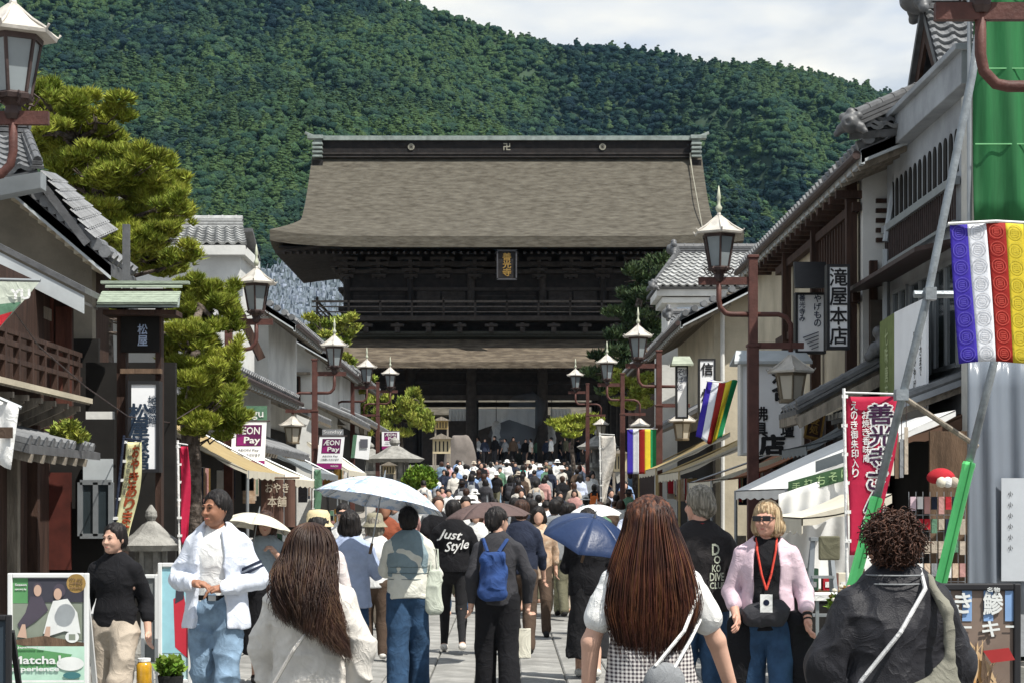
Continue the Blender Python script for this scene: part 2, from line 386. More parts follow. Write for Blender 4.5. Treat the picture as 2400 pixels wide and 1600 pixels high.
for ci in range(-11, 11):
    x = -0.30 + 0.425 * (ci + 0.5); y = 10.5 + rs.random() * 1.5
    while y < 95:
        ln = rs.choice([1.2, 1.5, 1.8]); yc = y + ln / 2
        if yc < 38 and abs(x) < 2.9 and npc < 295 and yc > 12.5:
            o = link_mesh('paving_slab', slab_mesh(0.425, ln), None, street); o.location = (x, yc, rs.uniform(-.003, .003)); o.rotation_euler = (rs.uniform(-.002, .002), rs.uniform(-.003, .003), 0); npc += 1
        else:
            z = rs.uniform(-.003, .003); e = 0.008; a, b = y + e, y + ln - e; hw = 0.2045
            far.add([(x - hw, a, gz(a) + z), (x + hw, a, gz(a) + z), (x + hw, b, gz(b) + z), (x - hw, b, gz(b) + z),
                     (x - hw, a, gz(a) - .03), (x + hw, a, gz(a) - .03)], [(0, 1, 2, 3), (4, 5, 1, 0)])
        y += ln
o = far.build('paving_slab', M_slab, street); o['kind'] = 'stuff'

# ---------------------------------------------------------------- wooded mountains
def fbm(X, Y, f, seed, oct=4):
    s = 0; a = 1.0
    for i in range(oct):
        s = s + a * vnoise(np.stack([X * f, Y * f, np.zeros_like(X)], -1), 1.0, seed + i); f *= 2.1; a *= 0.5
    return s
def hill_fn(cr, Dc, Df, amp, seed, zf=4.0):
    cpx = np.array([c[0] for c in cr], float); cpy = np.array([c[1] for c in cr], float)
    def fn(u, t):                       # u: photo column of the crest, t: 0 crest .. 1 foot; t<0 runs down the far side
        X = (u - VX) / F * (Dc - (Dc - Df) * np.clip(t, 0, 1) * 0.45)
        Yv = Dc - (Dc - Df) * t; ztop = CH - (np.interp(u, cpx, cpy) - VY) * Dc / F
        tt = np.clip(t, 0, 1); z = zf + (ztop - zf) * (1 - tt) ** 1.08
        z = np.where(t < 0, ztop + t * ztop * 0.9, z)
        g1 = fbm(X + Yv * 0.25, Yv * 0.35, 1 / 150.0, seed); wgt = np.clip(tt * 5, 0.02, 1) * np.clip((1 - tt) * 4, 0, 1)
        z = z + amp * g1 * wgt
        return X, Yv, z
    return fn
M_hill = mat('forest_floor', (0.03, 0.05, 0.028), 1.0, 0.3, 0.02)
HILLS = []
def make_hill(name, fn, u0, u1, nu, nt_, t0=-0.5):
    U, T = np.meshgrid(np.linspace(u0, u1, nu), np.linspace(t0, 1.0, nt_)); X, Y, Z = fn(U, T)
    V = np.stack([X, Y, Z - 3], -1).reshape(-1, 3); i = np.arange(nu - 1)[None, :] + np.arange(nt_ - 1)[:, None] * nu
    Fc = np.stack([i, i + 1, i + 1 + nu, i + nu], -1).reshape(-1, 4)[:, ::-1]
    o = link_mesh(name, np_mesh(name, V, Fc, True, M_hill)); o['kind'] = 'structure'; return o
skyl = [(-900, -420), (-300, -260), (0, -190), (500, -120), (800, -60), (949, 2), (1010, 22), (1100, 48), (1180, 75), (1240, 92), (1300, 108), (1360, 104), (1440, 112), (1500, 117), (1560, 132), (1640, 158),
        (1690, 168), (1730, 158), (1790, 158), (1850, 172), (1900, 176), (1960, 186), (2000, 200), (2060, 214), (2150, 240), (2300, 300), (2600, 420), (3200, 600)]
spur = [(-900, -160), (-300, -40), (0, 55), (200, 110), (420, 165), (640, 210), (860, 240), (1020, 262), (1120, 285), (1210, 318), (1300, 370), (1450, 460), (1700, 640), (2000, 800)]
lobe = [(900, 900), (1300, 520), (1500, 420), (1600, 392), (1680, 400), (1780, 470), (1900, 540), (2100, 640), (2500, 800)]
footl = [(-700, 380), (-200, 360), (150, 400), (330, 450), (520, 520), (620, 600), (680, 660), (800, 800), (1200, 1000)]
fa = hill_fn(skyl, 1650, 1000, 60, 11); fb = hill_fn(spur, 1060, 640, 40, 31); fc = hill_fn(lobe, 900, 640, 14, 51); fd = hill_fn(footl, 620, 420, 10, 71)
make_hill('mountain', fa, -900, 3200, 160, 60); make_hill('hill_spur', fb, -900, 2000, 130, 50)
make_hill('hill', fc, 900, 2500, 90, 30); make_hill('hill', fd, -700, 1200, 80, 24)
make_far = True
def crown_proto(seed, conif):
    rr = np.random.RandomState(seed); bpy_me = None
    # unit crown: a knot of leaf clumps, each an uneven low dome
    import bmesh
    bm = bmesh.new(); bmesh.ops.create_icosphere(bm, subdivisions=1, radius=1.0); bv = np.array([v.co[:] for v in bm.verts]); bf = np.array([[v.index for v in f.verts] for f in bm.faces]); bm.free()
    V = []; Fc = []; n = 0; k = 9 if not conif else 7
    for i in range(k):
        if conif: z = i / k; r = (1 - z) * 0.62 + .12; a = rr.rand() * 6.28; c = np.array([math.cos(a) * .12, math.sin(a) * .12, z * 1.5]); s = np.array([r, r, r * .55])
        else:
            d = rr.normal(size=3); d /= np.linalg.norm(d); d[2] = abs(d[2]) * .8 + .05; c = d * 0.55; s = np.array([1, 1, .8]) * rr.uniform(.32, .55)
        vv = bv * (1 + rr.uniform(-.28, .28, (len(bv), 1))) * s + c; V.append(vv); Fc.append(bf + n); n += len(vv)
    me = np_mesh('tree_crown', np.concatenate(V), np.concatenate(Fc), False); me.materials.append(M_wood[seed % 3]); return bpy.data.objects.new('tree_crown', me)
def forest_mat(name, c1, c2, c3):
    m = bpy.data.materials.new(name); m.use_nodes = True; t = m.node_tree; b = t.nodes["Principled BSDF"]; l = t.links.new; N = t.nodes.new
    g_ = N("ShaderNodeNewGeometry"); no = N("ShaderNodeTexNoise"); no.inputs['Scale'].default_value = 0.0048; no.inputs['Detail'].default_value = 4; l(g_.outputs['Position'], no.inputs['Vector'])
    r = N("ShaderNodeValToRGB"); r.color_ramp.elements[0].position = .45; r.color_ramp.elements[1].position = .56; r.color_ramp.elements[0].color = c1 + (1,); r.color_ramp.elements[1].color = c2 + (1,)
    l(no.outputs['Fac'], r.inputs[0]); oi = N("ShaderNodeObjectInfo"); mxn = N("ShaderNodeMixRGB"); mxn.inputs[2].default_value = c3 + (1,)
    mu = N("ShaderNodeMath"); mu.operation = 'POWER'; mu.inputs[1].default_value = 4.0; l(oi.outputs['Random'], mu.inputs[0]); l(mu.outputs[0], mxn.inputs[0]); l(r.outputs[0], mxn.inputs[1])
    n2_ = N("ShaderNodeTexNoise"); n2_.inputs['Scale'].default_value = 0.9; n2_.inputs['Detail'].default_value = 6; l(g_.outputs['Position'], n2_.inputs['Vector'])
    hs = N("ShaderNodeHueSaturation"); mr = N("ShaderNodeMapRange"); mr.inputs['From Min'].default_value = .3; mr.inputs['From Max'].default_value = .7; mr.inputs['To Min'].default_value = .45; mr.inputs['To Max'].default_value = 1.6
    l(n2_.outputs['Fac'], mr.inputs['Value']); l(mr.outputs[0], hs.inputs['Value']); l(mxn.outputs[0], hs.inputs['Color']); l(hs.outputs[0], b.inputs['Base Color'])
    bp = N("ShaderNodeBump"); bp.inputs['Strength'].default_value = 1.0; bp.inputs['Distance'].default_value = 1.5; l(n2_.outputs['Fac'], bp.inputs['Height']); l(bp.outputs[0], b.inputs['Normal'])
    b.inputs['Roughness'].default_value = 0.9; b.inputs['Specular IOR Level'].default_value = 0.15; return m
M_wood = [forest_mat('wood_crown_green', (0.005, 0.020, 0.021), (0.030, 0.062, 0.026), (0.040, 0.080, 0.036)), forest_mat('wood_crown_deep', (0.004, 0.015, 0.021), (0.015, 0.040, 0.025), (0.028, 0.055, 0.032)),
          forest_mat('wood_crown_light', (0.007, 0.024, 0.022), (0.046, 0.082, 0.030), (0.060, 0.098, 0.038))]
CROWNS = bpy.data.collections.new('wood_crowns')
for s_ in range(7): CROWNS.objects.link(crown_proto(s_, s_ in (2, 5)))
def forest(name, fn, u0, u1, t0, t1, n, r, seed, zmul=1.0):
    R_ = np.random.RandomState(seed); u = R_.uniform(u0, u1, n); t = t0 + (t1 - t0) * R_.rand(n); X, Y, Z = fn(u, t)
    keep = np.ones(n, bool); V = np.stack([X, Y, Z - 2], -1)[keep]
    me = bpy.data.meshes.new(name); me.vertices.add(len(V)); me.vertices.foreach_set('co', V.astype(np.float32).ravel())
    at = me.attributes.new('size', 'FLOAT', 'POINT'); at.data.foreach_set('value', (r * (.58 + 1.0 * R_.rand(len(V)) ** 1.6)).astype(np.float32))
    o = bpy.data.objects.new(name, me); COL.objects.link(o); o['kind'] = 'stuff'
    ng = bpy.data.node_groups.new(name, 'GeometryNodeTree'); ng.interface.new_socket('Geometry', in_out='INPUT', socket_type='NodeSocketGeometry'); ng.interface.new_socket('Geometry', in_out='OUTPUT', socket_type='NodeSocketGeometry')
    N = ng.nodes.new; gi = N('NodeGroupInput'); go = N('NodeGroupOutput'); ip = N('GeometryNodeInstanceOnPoints'); ci = N('GeometryNodeCollectionInfo')
    ci.inputs['Collection'].default_value = CROWNS; ci.inputs['Separate Children'].default_value = True; ci.inputs['Reset Children'].default_value = True; ip.inputs['Pick Instance'].default_value = True
    rv = N('FunctionNodeRandomValue'); rv.data_type = 'FLOAT_VECTOR'; rv.inputs[0].default_value = (-.2, -.2, 0); rv.inputs[1].default_value = (.2, .2, 6.28); na = N('GeometryNodeInputNamedAttribute'); na.data_type = 'FLOAT'; na.inputs[0].default_value = 'size'
    l = ng.links.new; l(gi.outputs[0], ip.inputs['Points']); l(ci.outputs[0], ip.inputs['Instance']); l(rv.outputs[0], ip.inputs['Rotation']); l(na.outputs[0], ip.inputs['Scale']); l(ip.outputs[0], go.inputs[0])
    md = o.modifiers.new('scatter', 'NODES'); md.node_group = ng; return o
forest('forest', fa, -150, 2300, -0.02, 0.72, 30000, 5.4, 1)
forest('forest', fb, -150, 1500, -0.02, 0.95, 19000, 4.4, 2)
forest('forest', fc, 1350, 2300, -0.02, 0.95, 5000, 3.2, 3)
forest('forest', fd, -150, 760, -0.02, 0.95, 5000, 2.7, 4)
# haze between here and the mountains
M_haze = bpy.data.materials.new('haze'); M_haze.use_nodes = True; t = M_haze.node_tree; t.nodes.clear()
o_ = t.nodes.new('ShaderNodeOutputMaterial'); v_ = t.nodes.new('ShaderNodeVolumePrincipled'); v_.inputs['Color'].default_value = (0.35, 0.68, 1.0, 1); v_.inputs['Density'].default_value = 0.00002; v_.inputs['Anisotropy'].default_value = 0.0
t.links.new(v_.outputs[0], o_.inputs['Volume'])
hz = MB().box((0, 900, 350), (7000, 2400, 730));
HAZE = hz.build('haze', M_haze); HAZE['kind'] = 'stuff'
# ---------------------------------------------------------------- the great temple gate
M_bark = mat('cypress_bark_thatch', (0.040, 0.034, 0.025), 0.95, 0.3, 2.6, 1.0, 9, st=(0.6, 1, 2.6), col2=(0.118, 0.108, 0.086), c2pos=(0.28, 0.72), det=11.0)
M_bark2 = mat('cypress_bark_thatch_brown', (0.07, 0.055, 0.04), 0.95, 0.3, 2.4, 0.9, 9, st=(0.6, 1, 3), col2=(0.140, 0.115, 0.084), det=9.0)
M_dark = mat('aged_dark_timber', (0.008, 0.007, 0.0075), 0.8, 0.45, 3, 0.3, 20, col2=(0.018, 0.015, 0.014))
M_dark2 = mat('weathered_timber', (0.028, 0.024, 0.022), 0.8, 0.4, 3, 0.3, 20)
M_cop = mat('ridge_copper', (0.20, 0.235, 0.22), 0.6, 0.3, 3, 0.2, 12)
M_gold = mat('gold_leaf', (0.28, 0.17, 0.045), 0.4, 0.2, 9, metal=0.5)
M_pale = mat('pale_crest', (0.26, 0.25, 0.20), 0.6, 0.1)
M_stone = mat('old_granite', (0.25, 0.245, 0.225), 0.95, 0.3, 6, 0.6, 40)
M_cloth = mat('white_curtain_cloth', (0.78, 0.78, 0.76), 0.9, 0.08, 4, 0.2, 20)
_t = M_cloth.node_tree; _tr = _t.nodes.new('ShaderNodeBsdfTranslucent'); _tr.inputs['Color'].default_value = (.75, .76, .76, 1); _mx = _t.nodes.new('ShaderNodeMixShader'); _mx.inputs[0].default_value = .5
_t.links.new(_t.nodes['Principled BSDF'].outputs[0], _mx.inputs[1]); _t.links.new(_tr.outputs[0], _mx.inputs[2]); _t.links.new(_mx.outputs[0], _t.nodes['Material Output'].inputs['Surface'])
GY = 113.5; GZ = 3.6
gate = thing('temple_gate', 'huge dark two-storey temple gate with wide grey bark roof at the end of the street', 'temple gate', (0, GY, GZ))
def froof(u, t, side):      # u -1..1 across, t 0 ridge..1 eave, side -1 front +1 back
    w = 11.75 if t < 0.74 else 11.7 + 1.6 * ((t - 0.74) / 0.26) ** 1.35
    z = 22.35 - 6.1 * (1 - (1 - t) ** 1.32) * 1.0; lift = 0.38 * abs(u) ** 7 * max(0, (t - .5) * 2)
    z = 22.35 + (16.42 - 22.35) * (0.62 * t + 0.38 * (1 - (1 - t) ** 2.0)) + lift
    return Vector((u * w, GY + side * (0.3 + t * 7.9 + 0.0), z))
for sd in (-1, 1):
    b = MB(); b.sheet(lambda a, c: froof(a * 2 - 1, c, sd), 60, 26, 0.62); b.build('roof', M_bark, gate, smooth=False)
for sx in (-1, 1):          # hipped skirt below each gable end
    b = MB()
    def skirt(a, c, sx=sx):
        t = 0.74 + 0.26 * c; e = froof(sx, t, -1 if a < .5 else 1); y0 = GY - (0.3 + t * 7.9); y = y0 + a * 2 * (0.3 + t * 7.9); lift = 0.38 * abs(2 * a - 1) ** 7 * (t - .5) * 2
        return Vector((e.x, y, froof(0, t, -1).z + lift))
    b.sheet(skirt, 24, 8, 0.6); b.build('hip_roof', M_bark, gate)
    b = MB(); b.prism([(sx * 11.2, GY - 5.9, 17.0), (sx * 11.2, GY + 5.9, 17.0), (sx * 11.2, GY, 22.3)], (sx * .2, 0, 0)); b.build('gable_wall', M_dark, gate)
    b = MB()                 # ridge-end ornament: stacked fins and a hooked foot
    xe = sx * 11.35
    for k, (zz, ww, hh) in enumerate([(23.35, .95, .22), (22.95, .62, .14), (22.70, .60, .14), (22.45, .62, .12), (22.20, .60, .12)]): b.box((xe + sx * (.12 if k == 0 else 0), GY - .95, zz), (ww, .5, hh))
    b.beam((xe + sx * .2, GY - .95, 23.38), (xe + sx * .75, GY - .95, 23.62), .3, .16); b.box((xe, GY - .8, 22.8), (.5, .2, 1.2))
    b.build('ridge_end', M_cop, gate, bevel=0.02)
    b = MB(); b.prism([(xe - .32, GY - 1.0, 22.0), (xe + .32, GY - 1.0, 22.0), (xe + .3, GY - 1.0, 21.55), (xe, GY - 1.0, 21.3), (xe - .3, GY - 1.0, 21.6)], (0, .35, 0)); b.build('ridge_foot', M_dark, gate)
b = MB(); b.box((0, GY, 22.72), (22.6, 1.3, .95)); b.build('ridge_board', M_dark, gate)
b = MB(); b.box((0, GY, 23.33), (23.0, 1.7, .24)); b.box((0, GY, 23.5), (22.8, .9, .1)); b.build('ridge_cap', M_cop, gate)
b = MB(); b.box((0, GY - .7, 22.42), (22.6, .14, .10)); b.box((0, GY - .72, 22.22), (22.9, .2, .07)); b.build('ridge_moulding', M_dark2, gate)
for x in (-5.75, 5.75):
    b = MB(); v = [(x + .20 * math.cos(a), GY - .655, 22.83 + .20 * math.sin(a)) for a in [i * math.pi / 12 for i in range(24)]]; b.prism(v[::-1], (0, -.06, 0))
    cr_ = b.build('crest', M_pale, gate); b = MB()
    for a in range(4): b.beam((x - .14 * math.cos(a * .78), GY - .725, 22.83 - .14 * math.sin(a * .78)), (x + .14 * math.cos(a * .78), GY - .725, 22.83 + .14 * math.sin(a * .78)), .02, .015)
    b.build('crest_petal', M_dark2, cr_)
b = MB(); write(b, '卍', (0, GY - .72, 22.83), .40, .40, bold=.03); b.build('crest_emblem', M_pale, gate)
b = MB(); b.tube([(11.0, GY - .95, 22.4), (11.0, GY - 1.15, 21.9), (11.02, GY - 2.2, 20.9), (11.05, GY - 7.5, 16.9)], [.05, .05, .03, .03], 6); b.build('lightning_cable', M_pale, gate)
# rafters under the upper eave: front row as parts, the far side joined
def rafters(zb, yf, yb, half, n, w_, rise, name='rafter'):
    me = None
    for i in range(n):
        x = -half + 2 * half * i / (n - 1); b = MB(); b.beam((0, yf - GY, 0), (0, yb - GY, rise), w_, w_ * 1.1)
        if me is None: me = b.mesh('rafter'); me.materials.append(M_dark2)
        o = link_mesh('rafter', me, None, gate); o.location = (x, 0, zb - GZ)
rafters(15.55, 105.9, 109.6, 12.6, 64, .13, .55)
b = MB()
for side in (-1, 1):
    for i in range(36): y = GY - 7.4 + i * .42; b.beam((side * 13.1, y, 15.62), (side * 9.4, y, 16.1), .12, .13)
o = b.build('side_rafters', M_dark2, gate); o['kind'] = 'stuff'
b = MB(); b.sheet(lambda a, c: Vector(((a * 2 - 1) * 12.9, 106.1 + c * 14.8, 15.95 + .5 * math.sin(c * math.pi))), 10, 10, .1); b.build('eave_soffit', M_dark, gate)
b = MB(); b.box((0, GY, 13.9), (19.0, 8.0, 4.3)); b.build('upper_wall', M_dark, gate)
for z, h_, o_ in ((15.3, .3, .55), (14.9, .22, .3), (13.9, .2, .12), (12.75, .2, .12)):
    b = MB(); b.box((0, GY - 4 - o_, z), (19.4 + o_ * 2, .22, h_)); b.box((-9.6 - o_, GY, z), (.2, 8.2, h_)); b.box((9.6 + o_, GY, z), (.2, 8.2, h_)); b.build('tie_beam', M_dark2, gate)
COLX = [-9.3, -5.6, -2.08, 2.08, 5.6, 9.3]
for x in COLX:
    b = MB(); b.tube([(x, GY - 4.05, 12.3), (x, GY - 4.05, 15.4)], .24, 10); b.build('upper_column', M_dark2 if x in (-2.08, 2.08) else M_dark, gate)
for x in np.arange(-9.3, 9.4, 1.86):                # bracket clusters
    b = MB()
    for k, (z, d) in enumerate([(14.55, .35), (14.85, .65), (15.15, .95), (15.42, 1.25)]):
        b.box((x, GY - 4.1 - d / 2, z), (.22, d, .16)); b.box((x, GY - 4.1 - d, z + .12), (.8 + .2 * k, .16, .14))
        for q in (-1, 0, 1): b.box((x + q * (.3 + .1 * k), GY - 4.1 - d, z + .02), (.16, .18, .1))
    b.build('bracket', M_dark2, gate)
for x0, x1 in zip(COLX[:-1], COLX[1:]):             # upper doors and lattice panels
    xm, wd = (x0 + x1) / 2, (x1 - x0) - .6
    for q in (-.25, .25):
        b = MB(); b.box((xm + q * wd, GY - 4.04, 13.35), (wd * .46, .08, 1.35)); p_ = b.build('door_panel', M_dark2 if abs(xm) > 3 and abs(xm) < 5 else M_dark, gate); b = MB()
        for k in range(4): b.box((xm + q * wd, GY - 4.10, 12.85 + k * .33), (wd * .46, .03, .05))
        b.build('lattice_bar', M_dark2, p_)
# plaque
b = MB(); b.box((0, 105.65, 14.85), (1.0, .16, 1.5)); pq = b.build('name_plaque', M_dark, gate)
b = MB(); zc = 14.83
for x in (-.53, .53): b.box((x, 105.55, zc), (.08, .2, 1.62))
for z in (zc - .80, zc + .80): b.box((0, 105.55, z), (1.14, .2, .08))
b.build('plaque_frame', mat('plaque_frame_wood', (.05, .05, .055), .6), pq)
b = MB(); column(b, '善光寺', (0, 105.55, 15.50), .42, bold=.035, gap=1.04, wf=1.1); b.build('lettering', M_gold, pq)
# balcony
b = MB(); b.box((0, GY, 12.05), (21.8, 11.6, .28)); b.build('balcony_floor', M_dark2, gate)
for z, w_ in ((13.02, .12), (12.72, .07), (12.42, .07)):
    b = MB(); b.box((0, GY - 5.7, z), (22.4, w_, w_)); b.box((-10.9, GY, z), (w_, 12, w_)); b.box((10.9, GY, z), (w_, 12, w_)); b.build('railing_bar', mat('railing_wood', (.07, .062, .056), .8, .3), gate)
for i in range(13):
    x = -10.9 + i * 21.8 / 12; b = MB(); b.box((x, GY - 5.7, 12.62), (.12, .12, .9)); b.lathe((x, GY - 5.7, 13.07), [(.07, 0), (.10, .08), (.08, .16), (.01, .26)], 8) if i in (0, 4, 8, 12) else None
    b.build('railing_post', M_dark2, gate)
for i in range(12):
    x = -9.9 + i * 1.8; b = MB(); b.box((x, GY - 5.2, 11.72), (.2, 1.0, .2)); b.box((x, GY - 5.65, 11.66), (.75, .18, .15)); b.box((x, GY - 5.45, 11.42), (.28, .5, .3)); b.build('balcony_bracket', M_dark2, gate)
b = MB(); b.box((0, GY, 11.15), (20.6, 9.4, .12)); b.box((0, GY - 4.9, 11.3), (20.8, .2, .16)); b.build('balcony_beam', mat('greenish_beam', (.05, .053, .045), .8), gate)
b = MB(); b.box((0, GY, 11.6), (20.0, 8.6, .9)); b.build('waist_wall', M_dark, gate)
# lower roof
def lroof(a, c):
    u = 2 * a - 1; w_ = 9.9 + 1.3 * c; return Vector((u * w_, GY - 4.5 - 4.2 * c, 10.95 - 1.25 * c ** .85 - .35 * c + .16 * abs(u) ** 7 * c))
b = MB(); b.sheet(lroof, 50, 10, .34); b.build('lower_roof', M_bark2, gate)
for sx in (-1, 1):
    b = MB(); b.sheet(lambda a, c: Vector((sx * (9.9 + 1.3 * c), GY - (4.5 + 4.2 * c) + 2 * a * (4.5 + 4.2 * c), 10.95 - 1.6 * c)), 12, 6, .3); b.build('lower_side_roof', M_bark2, gate)
rafters(9.0, 105.2, 108.9, 10.9, 56, .12, .5)
# lower storey
for x in COLX:
    for y in (GY - 4, GY, GY + 4):
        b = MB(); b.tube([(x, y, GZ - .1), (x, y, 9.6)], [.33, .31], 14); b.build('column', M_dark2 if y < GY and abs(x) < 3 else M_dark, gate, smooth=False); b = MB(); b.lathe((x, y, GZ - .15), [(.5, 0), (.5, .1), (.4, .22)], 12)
        b.build('column_base', M_stone, gate)
for z, h_ in ((9.25, .35), (8.5, .22), (7.62, .3)):
    b = MB(); b.box((0, GY - 4, z), (19.4, .34, h_)); b.box((0, GY + 4, z), (19.4, .3, h_)); b.build('lower_beam', M_dark2 if z < 8 else M_dark, gate)
b = MB(); b.box((0, GY - 3.95, 8.45), (18.8, .08, 1.4)); b.build('transom_panel', M_dark, gate)
b = MB(); b.box((0, GY, 9.75), (19.0, 8.2, .12)); b.build('lower_ceiling', M_dark, gate)
for x0, x1 in ((-9.3, -5.6), (5.6, 9.3)):
    b = MB(); b.box(((x0 + x1) / 2, GY - 3.9, 5.6), (3.1, .1, 4.0)); wp = b.build('side_bay_wall', M_dark, gate); b = MB()
    for k in range(9): b.box((x0 + .45 + k * .36, GY - 3.99, 5.8), (.09, .09, 3.3))
    b.build('lattice_bar', M_dark2, wp)
b = MB(); b.box((0, GY + 3.6, 9.35), (18.6, .1, .9)); b.build('back_transom', M_dark, gate)
# stone platform and steps
plat = thing('gate_platform', 'grey stone platform with broad steps under the temple gate', 'stone platform', (0, 110, 2.1))
b = MB(); b.box((0, 113, 2.75), (26, 15.0, 1.7)); b.build('platform', M_stone, plat)
for i in range(8):
    b = MB(); b.box((0, 105.5 - (7 - i) * .38 - .19 + .0, 2.0 + (i * .2 + .2) / 2), (16.0, .40, (i + 1) * .2)); b.build('step', M_stone, plat, bevel=.02)
b = MB(); b.box((0, 104, 1.6), (26, 9, .9)); b.build('plinth', M_stone, plat)
# white curtains hung across the bays, and a paper lantern
def curtain(x0, x1, z1, drop, label, wave=1):
    b = MB(); n_ = 24
    b.sheet(lambda a, c: Vector((x0 + (x1 - x0) * a, 117.8 + .09 * math.sin(a * 38) * (c + .2), z1 - c * (drop * (1 - .5 * wave * (1 - abs(2 * a - 1)) ** 1.0) if wave else drop))), n_, 6, (0, .02, 0))
    o = b.build('curtain', M_cloth); tag(o, label, 'curtain', 'white curtains hung in the temple gate'); return o
zt = P(1188, 957, 117.8).z
curtain(P(1120, 0, 117.8).x, P(1268, 0, 117.8).x, zt, 1.35, 'white temple curtain with wavy hem hung across the central bay of the gate')
curtain(P(1052, 0, 117.8).x, P(1100, 0, 117.8).x, zt, .75, 'short white curtain left of the central bay of the gate', 0)
curtain(P(1290, 0, 117.8).x, P(1338, 0, 117.8).x, zt, .75, 'short white curtain right of the central bay of the gate', 0)
for px in (1163, 1293):
    c_ = P(px, 1014, 114.8); b = MB(); b.lathe(c_, [(.10, .75), (.26, .6), (.28, .3), (.20, .0), (.28, -.3), (.26, -.6), (.10, -.75)], 14); rt = thing('paper_lantern', ('gourd-shaped white paper lantern hung in the central bay of the gate' if px < 1200 else 'white paper lantern beside the right middle column of the gate'), 'lantern', c_)
    b.build('lantern_paper', mat('lantern_paper', (.75, .75, .72), .8), rt, smooth=True); b = MB(); b.tube([(c_.x, c_.y, c_.z + .75), (c_.x, c_.y, 9.6)], .02, 5); b.build('cord', M_dark, rt)
# incense burner with smoke
cb = P(1215, 1085, 111.0); ib = thing('incense_burner', 'bronze incense burner with smoke rising in the middle of the gate', 'incense burner', (cb.x, cb.y, GZ))
M_brz = mat('dark_bronze', (.06, .065, .06), .5, .3, metal=.6)
b = MB(); b.lathe((cb.x, cb.y, GZ), [(.3, 0), (.2, .25), (.5, .6), (.6, .95), (.55, 1.1), (.5, 1.05)], 16); b.build('bowl', M_brz, ib, smooth=True)
for k in range(3): b = MB(); a = k * 2.1; b.beam((cb.x + .3 * math.cos(a), cb.y + .3 * math.sin(a), GZ), (cb.x + .45 * math.cos(a), cb.y + .45 * math.sin(a), GZ + .6), .1); b.build('leg', M_brz, ib)
M_smoke = bpy.data.materials.new('incense_smoke'); M_smoke.use_nodes = True; t = M_smoke.node_tree; t.nodes.clear(); o_ = t.nodes.new('ShaderNodeOutputMaterial'); v_ = t.nodes.new('ShaderNodeVolumePrincipled')
v_.inputs['Color'].default_value = (.75, .88, 1, 1); v_.inputs['Density'].default_value = 0.22; t.links.new(v_.outputs[0], o_.inputs['Volume'])
V_, F_ = sdf_mesh([ell((cb.x, cb.y - 1.8, GZ + 2.2), (1.0, .8, 1.2), .4), ell((cb.x + .5, cb.y - 1.8, GZ + 3.3), (1.1, .8, .9), .4), ell((cb.x - .8, cb.y - 1.8, GZ + 1.9), (.9, .7, .6), .4)], .12, amp=.12, nf=(1.2, 1.2, 1.2))
o = link_mesh('smoke', np_mesh('smoke', V_, F_, True, M_smoke)); tag(o, 'pale blue incense smoke drifting over the burner in the gate', 'smoke'); o['kind'] = 'stuff'
# main hall beyond the gate: dark wall and roof
hall = thing('main_hall', 'dark temple hall seen through the open bays of the gate', 'temple hall', (0, 150, 4))
b = MB(); b.box((0, 160, 6), (24, 8, 6)); b.build('wall', M_dark, hall); b = MB(); b.prism([(-14, 153, 8.6), (14, 153, 8.6), (11, 158, 12), (-11, 158, 12)], (0, 6, 0)); b.build('roof', M_bark, hall)
